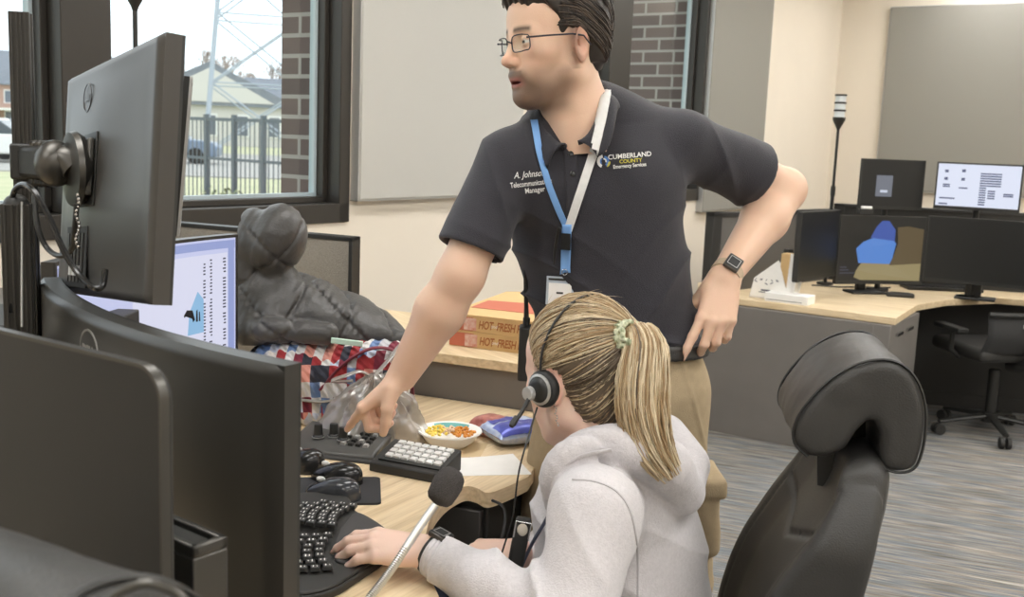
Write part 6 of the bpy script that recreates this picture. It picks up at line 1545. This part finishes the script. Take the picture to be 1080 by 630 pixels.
# lanyard with badge
ly = thing('lanyard', 'blue and white lanyard with a clear badge holder hanging on the man\'s chest', 'lanyard', at(596, 240, 2.0))
M_LB = mat('light blue ribbon', (120, 166, 222), .6); M_LW = mat('white ribbon', (228, 228, 226), .6, var=.04, vscale=90)
strip('blue_strap', [(563.5, 128), (568, 160), (577, 190), (588, 218), (598, 240)], (8, 6.5), M_LB, ly, .004)
strip('white_strap', [(639, 96), (637, 112), (634, 130), (627, 158), (617, 188), (607, 218), (599, 243)], (9.5, 9), M_LW, ly, .0045)
strip('drop_strap', [(598, 236), (598, 262), (597, 288)], 10, M_LB, ly, .006)
def spt(x, y, off): h = on_surface(SB, x, y, off); return h[0]
b = MB(); p = spt(598.5, 253, .010); b.box(p, (.020, .009, .034), rotz(-.18)); local_build(b, 'buckle', M_GLOSSB, ly, smooth=0)
b = MB(); b.tube([spt(590, 238, .012), spt(588, 262, .012), spt(586, 280, .012)], [.004, .0035, .0015], 8); local_build(b, 'pen', M_BLACK, ly)
b = MB(); b.tube(ringpts(spt(596, 288, .010), Vector((.15, -1, 0)), .006, 16), .0009, 6, cap=False); local_build(b, 'metal_ring', M_CHROME, ly)
p = spt(592.5, 306, .008); R9 = rotz(-.16)
b = MB(); b.box(p, (.058, .002, .060), R9); b.build
local_build(b, 'badge_sleeve', mat('clear badge sleeve', (186, 196, 208), .15), ly, smooth=0)
b = MB(); b.box(p+R9 @ Vector((0, -.0016, -.006)), (.048, .001, .044), R9); local_build(b, 'badge_card', M_PAPER, ly, smooth=0)
b = MB(); b.box(p+R9 @ Vector((0, -.0026, -.004)), (.014, .001, .004), R9); b.box(p+R9 @ Vector((0, -.0016, .024)), (.05, .001, .004), R9); local_build(b, 'badge_slot', M_BLACKM, ly, smooth=0)
# wrist watch of the man
def watch(label, w_, ax, face, r_, band, case=.034, parent=None):
    t = thing('wrist_watch', label, 'watch', w_); ax = ax.normalized(); face = (face-ax*face.dot(ax)).normalized(); sd = ax.cross(face)
    b = MB(); n = 36
    b.add([ (face*math.cos(a)*(r_+h_)+sd*math.sin(a)*(r_+h_)*1.0)+ax*z_ for a in [2*PI*k/n for k in range(n)] for (h_, z_) in ((0, -.010), (.0025, -.010), (.0025, .010), (0, .010))], [(k*4+j, ((k+1) % n)*4+j, ((k+1) % n)*4+(j+1) % 4, k*4+(j+1) % 4) for k in range(n) for j in range(4)]); b.build('band', band, t, smooth=60)
    R3 = Matrix((sd, ax, face)).transposed(); c = face*(r_+.0055); b = MB(); b.box(c, (case, case*1.12, .010), R3); b.build('case', mat('dark aluminium case', (88, 84, 80), .3, metal=.6), t, bevel=.003)
    b = MB(); b.box(c+face*.0053, (case*.86, case*.96, .0012), R3); b.build('glass', M_SCR_OFF, t, bevel=.0005)
    b = MB(); e = case*.34
    for q_ in (-1, 1): b.box(c+face*.0062+sd*q_*e, (.0012, e*2.1, .0004), R3); b.box(c+face*.0062+ax*q_*e, (e*2, .0012, .0004), R3)
    b.build('screen_ring', M_SILVER, t, smooth=0); return t
axL = (eL-wL).normalized(); watch('square smart watch with a tan band on the standing man\'s left wrist', wL+axL*.012, axL, Vector((-.15, -1, .25)), .032, mat('tan watch band', (196, 174, 148), .7))
# belt radio
rp = at(554, 372, 2.28); t = thing('two_way_radio', 'black two-way radio with long antenna clipped at the standing man\'s hip', 'radio', rp)
b = MB(); b.box((0, 0, 0), (.030, .05, .12)); b.build('body', M_BLACKM, t, bevel=.005); b = MB(); b.tube([(0, 0, .06), (-.002, 0, .10), (-.012, 0, .235)], [.0065, .005, .0032], 10); b.build('antenna', M_BLACK, t)
b = MB(); b.cyl((0, .015, .06), (0, .015, .075), .008); b.build('knob', M_BLACK, t)
# ---------------------------------------------------------------- THE SEATED WOMAN
WSK = (236, 202, 184)
wom = thing('person', 'seated woman in a pale grey hoodie with a blonde ponytail, typing on the curved keyboard', 'person', (.2, 1.85, 0)); WO = wom.location
whc = at(611, 393, 1.80); by = math.radians(46)
wf = Vector((-math.cos(by), math.sin(by), -.26)).normalized(); WM = M_from(whc, wf, Vector((-.16, .16, 1))); WS_ = 1.0
WP = lambda p: WM.translation+WM.to_3x3() @ (Vector(p)*WS_)
F = head_field(False, open_mouth=.001); V, Q = extract(F, (-.13, -.10, -.20), (.13, .10, .14), .0030)
c0 = skin_head(V, WSK, False, (120, 92, 68)); parts = [(tverts(V, WM, WS_), Q)]; cols = [c0]
bf = Vector((-.90, .43, 0)).normalized(); bl = Vector((-bf.y*-1*-1, 0, 0))
bl = Vector((0, 0, 1)).cross(bf)     # body left, towards the camera
nbw = at(648, 478, 1.82); sLw = at(628, 540, 1.645); sRw = nbw+(nbw-sLw)*1; sRw.z = sLw.z; 
pelw = Vector((.265, 1.86, .54)); chw = Vector((.195, 1.81, .79))
sRw = Vector((2*chw.x-sLw.x+.02, 2*chw.y-sLw.y, sLw.z))
eLw = at(598, 668, 1.56); wLw = at(452, 604, 1.69); wLw.z = max(wLw.z, DESK+.045)
F = Field(); F.u(Cone(sLw, eLw, .046, .040), .02).u(Cone(eLw, eLw.lerp(wLw, .4), .040, .038), .02).u(Cone(eLw.lerp(wLw, .4), wLw, .038, .025), .02)
kx = (at(402, 597, 1.70)-wLw); kx.z = .004; kx.normalize(); MhW = M_from(wLw+kx*.010, kx, Vector((-.05, -.30, 1)))
nl = hand_prims(F, MhW, False, [(.30, .45, .25, .06), (.28, .5, .25, .02), (.30, .5, .28, -.03), (.30, .5, .3, -.08)], [(.015, .022, -.010), (.042, .040, -.020), (.068, .046, -.026), (.090, .044, -.028)], s=.93)
V, Q = extract(F, (-.36, 1.45, .50), (.24, 1.85, .92), .0028); parts.append((V, Q)); cols.append(skin_arm(V, WSK, nl, .35))
# right arm and hand below the desk edge
eRw = Vector((.10, 2.02, .60)); wRw = at(545, 585, 1.93)
F = Field(); F.u(Cone(sRw, eRw, .046, .040), .02).u(Cone(eRw, wRw, .038, .026), .02)
kx = (at(515, 585, 1.95)-wRw).normalized(); Mr = M_from(wRw+kx*.01, kx, Vector((-.2, -.5, 1)))
nr = hand_prims(F, Mr, True, [(.5, .6, .4), (.6, .7, .4), (.7, .8, .4), (.8, .8, .4)], [(.015, .022, -.010), (.042, .040, -.020), (.068, .046, -.026), (.090, .044, -.028)], s=.93)
V, Q = extract(F, (-.15, 1.75, .45), (.35, 2.2, .95), .0032); parts.append((V, Q)); cols.append(skin_arm(V, WSK, nr, .3))
kneeA, kneeB = pelw+bf*.44+bl*.10+Vector((0, 0, .0)), pelw+bf*.44-bl*.12; kneeA.z = kneeB.z = .53
ankA, ankB = kneeA+bf*.02, kneeB+bf*.02; ankA.z = ankB.z = .09
F = Field().u(Chain([(pelw, .10), (chw, .095)]), .02).u(Cone(chw, nbw-Vector((0, 0, .05)), .075, .042), .03).u(Cone(nbw-Vector((0, 0, .06)), WP((-.035, 0, -.12)), .055, .045), .03).u(Cone(chw+Vector((0, 0, .02)), sLw, .05, .04), .02).u(Cone(chw+Vector((0, 0, .02)), sRw, .05, .04), .02)
for a, kq, an in ((pelw+bl*.08, kneeA, ankA), (pelw-bl*.08, kneeB, ankB)): F.u(Chain([(a, .07), (kq, .045), (an, .035)]), .02)
V, Q = extract(F, (-.35, 1.4, 0), (.5, 2.4, .98), .010); parts.append((V, Q)); cols.append(np.tile(A3(lin(WSK)[:3]), (len(V), 1)))
wc = np.concatenate(cols); make_mesh('body', parts, M_SKIN, wom, origin=WO, color=lambda V: wc)
# hair: cap swept to the tie, ponytail
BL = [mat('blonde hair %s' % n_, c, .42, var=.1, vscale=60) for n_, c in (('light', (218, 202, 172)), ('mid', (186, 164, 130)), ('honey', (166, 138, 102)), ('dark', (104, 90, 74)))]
tie = at(660, 356, 1.745); tl = WM.to_3x3().transposed() @ (tie-whc)
CF = Field().u(Ell((-.016, 0, .040), (.102, .084, .089)), .01).u(Ell((-.05, 0, .0), (.058, .066, .070)), .03).u(Ell((-.048, 0, -.05), (.048, .056, .055)), .03).u(Ell(tuple(tl*.86), (.028, .028, .026)), .03)
def whl(P):
    x, y, z = P[:, 0], np.abs(P[:, 1]), P[:, 2]
    a = .86*(x-.055)-.50*(z-.060)+.012*smoothstep(.03, .06, y)*(z > .03); b_ = -(z+.098+.45*(x+.06)); e = .020-np.sqrt((x+.012)**2+((z+.012)*.8)**2)
    return np.maximum(np.maximum(a, b_), np.where(y > .05, e, -1.)*.8)
cap = Field(); cap.ops = list(CF.ops); cap.cut(Fn(whl), .005); tla = A3(tl/tl.length)
def groove(P):
    c = A3((-.016, 0, .03)); d = P-c; d /= np.linalg.norm(d, axis=1)[:, None]+1e-6; u1 = np.cross(tla, A3((0, 0, 1))); u1 /= np.linalg.norm(u1); u2 = np.cross(tla, u1); th = np.arctan2(d @ u1, d @ u2)
    return .0011*np.sin(th*60+3*np.sin(th*7))+.0008*np.sin(th*131)
cap.disp(groove); V, Q = extract(cap, (-.16, -.1, -.12), (.11, .1, .15), .0029)
def captint(n0): pass
hb = MB(); Vw = tverts(V, WM, WS_); hb.v += [tuple(v) for v in Vw]; hb.f += [tuple(int(a) for a in q_) for q_ in Q]
zc = V[Q].mean(1); hb.m += [3]*len(zc)  # whole cap dark, shade in the gaps between strands put into its colour
rnd = random.Random(21); paths = [[], [], []]
allp = []
cc = Vector((-.016, 0, .03))
for i in range(1700):
    r_ = rnd.random()
    s = 1 if rnd.random() < .8 else -1
    if r_ < .50: y_ = rnd.uniform(-.07, .085); st_ = Vector((.075-abs(y_)*.25, y_, .085-abs(y_)*.5+rnd.uniform(-.01, .01)))
    elif r_ < .70: st_ = Vector((.015-rnd.random()*.055, s*.075, -.01-rnd.random()*.085))
    elif r_ < .86: st_ = Vector((.05-rnd.random()*.045, s*.085, .055-rnd.random()*.045))
    else: st_ = Vector((-.02-rnd.random()*.07, s*(.065-rnd.random()*.06), -.055-rnd.random()*.05))
    d0 = (st_-cc).normalized(); d1 = (tl-cc).normalized(); t0 = rnd.uniform(0, .3); t1 = rnd.uniform(.75, 1.0); n_ = 12; P_ = []
    bend = Vector((rnd.uniform(-.1, .1), 0, rnd.uniform(-.04, .12)))
    for k in range(n_): q_ = t0+(t1-t0)*k/(n_-1); d = (d0*(1-q_)+d1*q_+bend*math.sin(q_*PI)).normalized(); P_.append(cc+d*.1)
    pr = cap_project(CF, P_, cc); ok = whl(pr.astype(np.float32)) < .004; pr = pr[ok]
    if len(pr) < 4: continue
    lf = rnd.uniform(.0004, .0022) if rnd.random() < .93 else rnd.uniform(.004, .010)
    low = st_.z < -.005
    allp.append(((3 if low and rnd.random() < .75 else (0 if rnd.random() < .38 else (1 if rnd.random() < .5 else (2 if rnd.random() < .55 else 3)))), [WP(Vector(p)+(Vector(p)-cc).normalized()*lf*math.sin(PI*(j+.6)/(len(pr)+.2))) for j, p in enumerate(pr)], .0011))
tail = [at(*p) for p in ((657, 357, 1.745), (672, 348, 1.720), (681, 366, 1.70), (678, 402, 1.69), (679, 438, 1.685), (690, 474, 1.68), (712, 508, 1.675))]
tw = [.008, .024, .036, .043, .044, .036, .018]
tp = catmull(tail, 6)
def tv(i): x = i/(len(tp)-1)*(len(tw)-1); a = int(min(x, len(tw)-2)); return tw[a]+(tw[a+1]-tw[a])*(x-a)
side = Vector((1, .15, 0)).normalized(); fb = Vector((0, 0, 0))
for i in range(900):
    a = rnd.uniform(0, 2*PI); r_ = math.sqrt(rnd.random()); e0 = rnd.uniform(0, .12) if rnd.random() < .8 else rnd.uniform(.1, .5); e1 = rnd.uniform(.70, 1.0)
    wob = rnd.uniform(0, 6); drift = rnd.uniform(-.15, .15); P_ = []
    k0, k1 = int(e0*(len(tp)-1)), int(e1*(len(tp)-1))
    for k in range(k0, k1+1, 2 if True else 1):
        w_ = tv(k); tn = (tp[min(k+1, len(tp)-1)]-tp[max(k-1, 0)]).normalized(); sd = (side-tn*side.dot(tn)).normalized(); dp = tn.cross(sd)
        ra = r_*(1+.10*math.sin(k*.35+wob)); aa = a+drift*k/len(tp); P_.append(tp[k]+sd*math.cos(aa)*w_*ra+dp*math.sin(aa)*w_*.55*ra)
    if len(P_) < 4: continue
    x = math.cos(a)*r_; m_ = 0 if rnd.random() < .38 else (1 if rnd.random() < .6 else (2 if rnd.random() < .85 else 3))
    allp.append((m_, P_, .0016))
for m_, P_, r0 in allp:
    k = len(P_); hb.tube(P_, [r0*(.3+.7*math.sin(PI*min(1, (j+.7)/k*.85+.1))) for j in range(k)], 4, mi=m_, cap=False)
for i in range(16):   # loose wisps
    st_ = Vector((rnd.uniform(-.06, .07), rnd.uniform(-.03, .085), .10)); d0 = (st_-cc).normalized(); pr = cap_project(CF, [cc+d0*.1], cc)[0]; p0 = WP(Vector(pr)); g = Vector((rnd.uniform(.2, 1), rnd.uniform(-.3, .3), rnd.uniform(.1, .8))).normalized()
    hb.tube([p0, p0+g*.015+Vector((0, 0, .006)), p0+g*.034, p0+g*.05-Vector((0, 0, .006))], [.0004, .0003, .0003, .0001], 3, mi=1, cap=False)
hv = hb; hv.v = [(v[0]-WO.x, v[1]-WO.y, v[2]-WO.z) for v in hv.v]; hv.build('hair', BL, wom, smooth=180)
# scrunchie
b = MB(); tn = (tail[1]-tail[0]).normalized(); tie = at(661, 356, 1.712); rp_ = ringpts(tie+tn*.001, tn, .023, 40); b.tube([p+Vector((0, 0, .003*math.sin(i*2.3)))+tn*.003*math.sin(i*1.7) for i, p in enumerate(rp_)], [.0058+.0018*math.sin(i*2.1) for i in range(41)], 8, cap=False)
rp_ = ringpts(tie+tn*.012, tn, .022, 40); b.tube([p+tn*.004*math.sin(i*1.3) for i, p in enumerate(rp_)], [.0050+.0016*math.sin(i*1.9) for i in range(41)], 8, cap=False)
local_build(b, 'hair_tie', mat('pale green patterned scrunchie', (236, 238, 210), .8, rgb2=(120, 132, 96), vscale=160), wom)
# earring glints
b = MB()
for k in range(10): b.ell(WP((-.012+.002*math.sin(k*2), .082, -.043-.004*k)), (.0016, .0016, .0016), 8)
tag(local_build(b, 'earring', M_CHROME, wom), None, None)
# hoodie
M_HOOD = mat('pale grey heather fleece', (206, 202, 204), .95, var=.06, vscale=160, bump=.35, bscale=380, sheen=.3)
F = Field()
F.u(Cone(pelw+Vector((.0, 0, -.04)), chw.lerp(pelw, .35), .185, .176, (bf, 1.2)), .03).u(Cone(chw.lerp(pelw, .35), chw+Vector((0, 0, .0)), .176, .165, (bf, 1.2)), .03)
F.u(Cone(chw+Vector((-.0, 0, .035)), sLw+Vector((0, 0, -.005)), .085, .066), .05).u(Cone(chw+Vector((0, 0, .035)), sRw, .085, .066), .05).u(Cone(chw, nbw-Vector((0, 0, .05)), .12, .075), .05)
F.u(Cone(sLw, eLw, .070, .064), .04).u(Cone(eLw, eLw.lerp(wLw, .55), .064, .052), .03).u(Cone(eLw.lerp(wLw, .55), wLw+(eLw-wLw).normalized()*.035, .052, .040), .02)
F.u(Cone(sRw, eRw, .068, .062), .04).u(Cone(eRw, wRw+(eRw-wRw).normalized()*.05, .060, .042), .03)
wdir = (wLw-eLw).normalized()
F.sub(Cone(wLw+(eLw-wLw).normalized()*.07, wLw+wdir*.05, .029, .030), .003); F.cut(Fn(lambda P: np.where(P[:, 0] < .05, (P-A3(wLw-wdir*.028)) @ A3(wdir), -1.)), .005)
F.sub(Cone(nbw-Vector((0, 0, .01)), WP((-.03, 0, -.08)), .046, .062), .01)
# hood lying round the neck
hd_ = [at(*p) for p in ((585, 530, 1.74), (584, 505, 1.71), (600, 482, 1.69), (632, 470, 1.69), (668, 474, 1.70), (702, 492, 1.74), (718, 520, 1.80))]
hr_ = [.020, .026, .030, .034, .040, .046, .036]
F.u(Chain([(p, r) for p, r in zip(catmull(hd_, 3), np.interp(np.linspace(0, 6, 19), range(7), hr_))]), .014)
hd2 = [at(*p) for p in ((718, 520, 1.80), (722, 492, 1.88), (700, 462, 1.97), (660, 450, 2.0), (610, 462, 1.97), (590, 500, 1.90))]
F.u(Chain([(p, r) for p, r in zip(hd2, (.038, .046, .045, .04, .034, .024))]), .02)
zpos = sLw
def wf_(P):
    x, y, z = P[:, 0], P[:, 1], P[:, 2]; w = vnoise(P, 8, 11)*.05
    d = .0055*rid((x*.8+z*.75+w)*60)*np.exp(-((x-.06)/.09)**2-((z-.78)/.10)**2)
    d += .0065*rid((x*1.0-z*.35+y*.2+w)*70)*np.exp(-((x+.03)/.09)**2-((y-1.62)/.12)**2-((z-.78)/.10)**2)
    d += .005*rid((z+.5*x+w)*55)*np.exp(-((x-.30)/.12)**2-((z-.70)/.12)**2)
    dd = np.abs((P-A3(sLw+bl*-.035)) @ A3((-(bl)).normalized())+.0)
    seam = .007*np.exp(-(dd/.005)**2)*(x > .02)*(z > .66)
    return .95*d+seam+.003*vnoise(P, 20, 8)
F.disp(wf_); F.cut(Plane((0, 0, .47), (0, 0, -1)), .02)
HV, HQ = extract(F, (-.17, 1.42, .44), (.50, 2.25, 1.0), .0048); make_mesh('hoodie', [(HV, HQ)], M_HOOD, wom, origin=WO); HB = bvh_of(HV, HQ)
# armhole and yoke seams, draped on the fleece
for seam_ in (((604, 506), (628, 508), (650, 518), (664, 538), (671, 570), (673, 605), (672, 640)),):
    sp_ = [on_surface(HB, p.x, p.y, .0002) for p in catmull([Vector((x, y, 0)) for x, y in seam_], 8)]; sp_ = [h[0] for h in sp_ if h]
    b = MB(); b.tube(sp_, .0022, 6); local_build(b, 'stitched_seam', mat('seam shadow fleece', (196, 192, 194), .95), wom)
# knitted cuff
b = MB()
for k in range(3): b.tube(ringpts(wLw-wdir*(.028-.008*k), wdir, .0335-.001*k, 36), .0055, 8, cap=False)
local_build(b, 'cuff', M_HOOD, wom)
b = MB(); b.tube(catmull([at(*p) for p in ((583, 520, 1.715), (592, 498, 1.675), (612, 482, 1.655), (645, 475, 1.65))], 8), .0045, 8, flat=.5); local_build(b, 'hood_seam', M_HOOD, wom)
M_ZIP = mat('dark teeth zipper', (78, 80, 96), .5, metal=.3)
zp = catmull([at(*p) for p in ((584, 532, 1.74), (574, 552, 1.75), (560, 576, 1.76), (548, 605, 1.77), (545, 640, 1.78))], 8); b = MB(); b.tube(zp, .006, 8, flat=.5); local_build(b, 'zipper', M_ZIP, wom)
# trousers and shoes
M_JEANS = mat('dark blue denim', (52, 58, 76), .9, var=.08, vscale=200, bump=.3, bscale=500)
F = Field().u(Ell(pelw+Vector((0, 0, -.02)), (.16, .16, .10)), .03)
for a, kq, an in ((pelw+bl*.08, kneeA, ankA), (pelw-bl*.08, kneeB, ankB)): F.u(Chain([(a, .085), (kq, .064), (an, .052)]), .03)
F.cut(Plane((0, 0, .06), (0, 0, -1)), .003).disp(lambda P: .003*vnoise(P, 25, 3))
V, Q = extract(F, (-.4, 1.45, .03), (.5, 2.35, .66), .009); make_mesh('jeans', [(V, Q)], M_JEANS, wom, origin=WO)
for an in (ankA, ankB):
    F = Field().u(Cone((an.x, an.y, .05), tuple(Vector((an.x, an.y, .038))+bf*.17), .042, .036), .03).u(Cone((an.x, an.y, .09), (an.x, an.y, .05), .042, .042), .02).cut(Plane((0, 0, 0.002), (0, 0, -1)), .003)
    V, Q = extract(F, (an.x-.25, an.y-.12, -.01), (an.x+.1, an.y+.2, .15), .007); make_mesh('shoe', [(V, Q)], M_WHITE, wom, origin=WO)
watch('black smart watch on the seated woman\'s left wrist by the keyboard', wLw-wdir*.012, wdir, Vector((.35, -.1, 1)), .031, M_BLACKM, case=.030)
# headset
hs = thing('headset', 'black telephone headset with silver ear-cup ring worn by the seated woman', 'headset', WP((0, 0, .05)))
band = []
for k in range(21):
    a = math.radians(4+k*8.6); dd_ = Vector((.02-.055*math.sin(a), .1*math.cos(a), .1*math.sin(a))); cr_ = cap_project(CF, [cc+dd_], cc)[0]; cr_ = Vector(cr_); band.append(WP(cr_+(cr_-cc).normalized()*.0055))
b = MB(); b.tube([WP((.008, .091, -.008))]+band+[WP((.008, -.091, -.008))], .0048, 8, flat=.45); local_build(b, 'headband', M_BLACKM, hs)
for s in (1, -1):
    ecc = WP((.004, s*.090, -.016)); Rz = (WM.to_3x3() @ Vector((0, s, 0))).to_track_quat('Z', 'Y').to_matrix()
    b = MB(); b.lathe([(.012, -.012), (.029, -.012), (.032, -.006), (.031, .002), (.026, .006), (.001, .006)], ecc, n=28, rot=Rz); ec_ = local_build(b, 'ear_cushion', mat('black foam leatherette', (38, 38, 38), .55), hs)
    b = MB(); b.lathe([(.0255, .004), (.0265, .008), (.0225, .010), (.0205, .007)], ecc, n=28, rot=Rz); local_build(b, 'silver_ring', M_SILVER, hs)
    b = MB(); b.lathe([(.0225, .004), (.021, .012), (.012, .016), (.001, .016)], ecc, n=24, rot=Rz); local_build(b, 'ear_cup', M_BLACK, hs)
    if s == 1:
        b = MB(); b.lathe([(.011, .008), (.0125, .014), (.011, .021), (.001, .022)], WP((.017, .094, -.020)), n=20, rot=Rz); local_build(b, 'boom_pivot', M_SILVER, hs, label='silver boom pivot disc')
jb = WP((.017, .107, -.024)); mic_ = at(541, 447, 1.70); b = MB(); b.tube(catmull([jb, jb.lerp(mic_, .5)+Vector((0, -.002, -.004)), mic_], 6), [.0036]*13, 8); b.tube([mic_.lerp(jb, .22), mic_, mic_+(mic_-jb).normalized()*.006], [.0050, .0058, .004], 10); local_build(b, 'microphone_boom', M_BLACK, hs)
b = MB(); b.tube(catmull([WP((.012, .100, -.045)), at(553, 475, 1.69), at(546, 505, 1.70), at(541, 545, 1.72), at(532, 575, 1.73), at(524, 600, 1.735)], 8), .0016, 6); local_build(b, 'cord', M_BLACK, hs)
# in-line control clipped on the hoodie edge
p = at(548, 572, 1.735); t = thing('headset_control', 'black in-line headset control with a clear button clipped at the hoodie front', 'headset control', p)
R5 = roty(.14); b = MB(); b.box((0, 0, 0), (.026, .022, .085), R5); b.build('body', M_BLACKM, t, bevel=.005)
b = MB(); b.ell(R5 @ Vector((.0, -.011, .026)), (.009, .003, .011), 16); b.build('clear_button', mat('clear button', (226, 216, 200), .15), t)
b = MB(); b.tube([R5 @ Vector(q_) for q_ in ((-.012, -.013, .012), (-.013, -.013, .04), (.013, -.013, .04), (.012, -.013, .012))], .0014, 6); b.build('clip_wire', M_CHROME, t)
b = MB(); b.tube(catmull([p+Vector((-.004, 0, -.04)), at(541, 610, 1.70), at(548, 640, 1.66)], 6), .0018, 6); tag(b.build('cable', M_BLACK), 'thin black cable from the headset control over the grey sleeve', 'cable')
b = MB(); b.tube(catmull([at(*q_) for q_ in ((519, 528, 2.05), (530, 534, 2.03), (533, 548, 2.0), (528, 575, 1.98), (526, 605, 1.97))], 8), .0028, 6); tag(b.build('cable', M_BLACK), 'loose black cable hanging under the desk wing beside the pedestal', 'cable')
# ================================================================== WORLD, LIGHT, CAMERA
w = bpy.data.worlds.new('overcast sky'); SC.world = w; w.use_nodes = True; N = w.node_tree.nodes; L = w.node_tree.links; bg = N['Background']
tc = N.new('ShaderNodeTexCoord'); sp = N.new('ShaderNodeSeparateXYZ'); L.new(tc.outputs['Generated'], sp.inputs[0]); r = N.new('ShaderNodeValToRGB')
r.color_ramp.elements[0].position = .0; r.color_ramp.elements[0].color = (.86, .90, .95, 1); r.color_ramp.elements[1].position = .35; r.color_ramp.elements[1].color = (1, 1, 1, 1)
L.new(sp.outputs['Z'], r.inputs[0]); L.new(r.outputs[0], bg.inputs['Color']); bg.inputs['Strength'].default_value = 2.0
cd = bpy.data.cameras.new('camera'); co = bpy.data.objects.new('camera', cd); COL.objects.link(co)
cd.sensor_width = 36; cd.lens = FPX/1080*36; cd.clip_start = .05; cd.clip_end = 1000
M = Matrix.Identity(4)
for i in range(3): M[i][0] = R_[i]; M[i][1] = U_[i]; M[i][2] = -F_[i]; M[i][3] = C_[i]
co.matrix_world = M; SC.camera = co
cd.dof.use_dof = True; cd.dof.focus_distance = 2.05; cd.dof.aperture_fstop = 8
SC.view_settings.view_transform = 'Standard'; SC.view_settings.look = 'None'; SC.view_settings.gamma = 1; SC.view_settings.use_curve_mapping = False
SC.view_settings.exposure = 0.0
SC.cycles.max_bounces = 8; SC.cycles.diffuse_bounces = 4; SC.cycles.transparent_max_bounces = 12; SC.cycles.use_denoising = True
SC.cycles.sample_clamp_indirect = 6; SC.cycles.caustics_reflective = False; SC.cycles.caustics_refractive = False
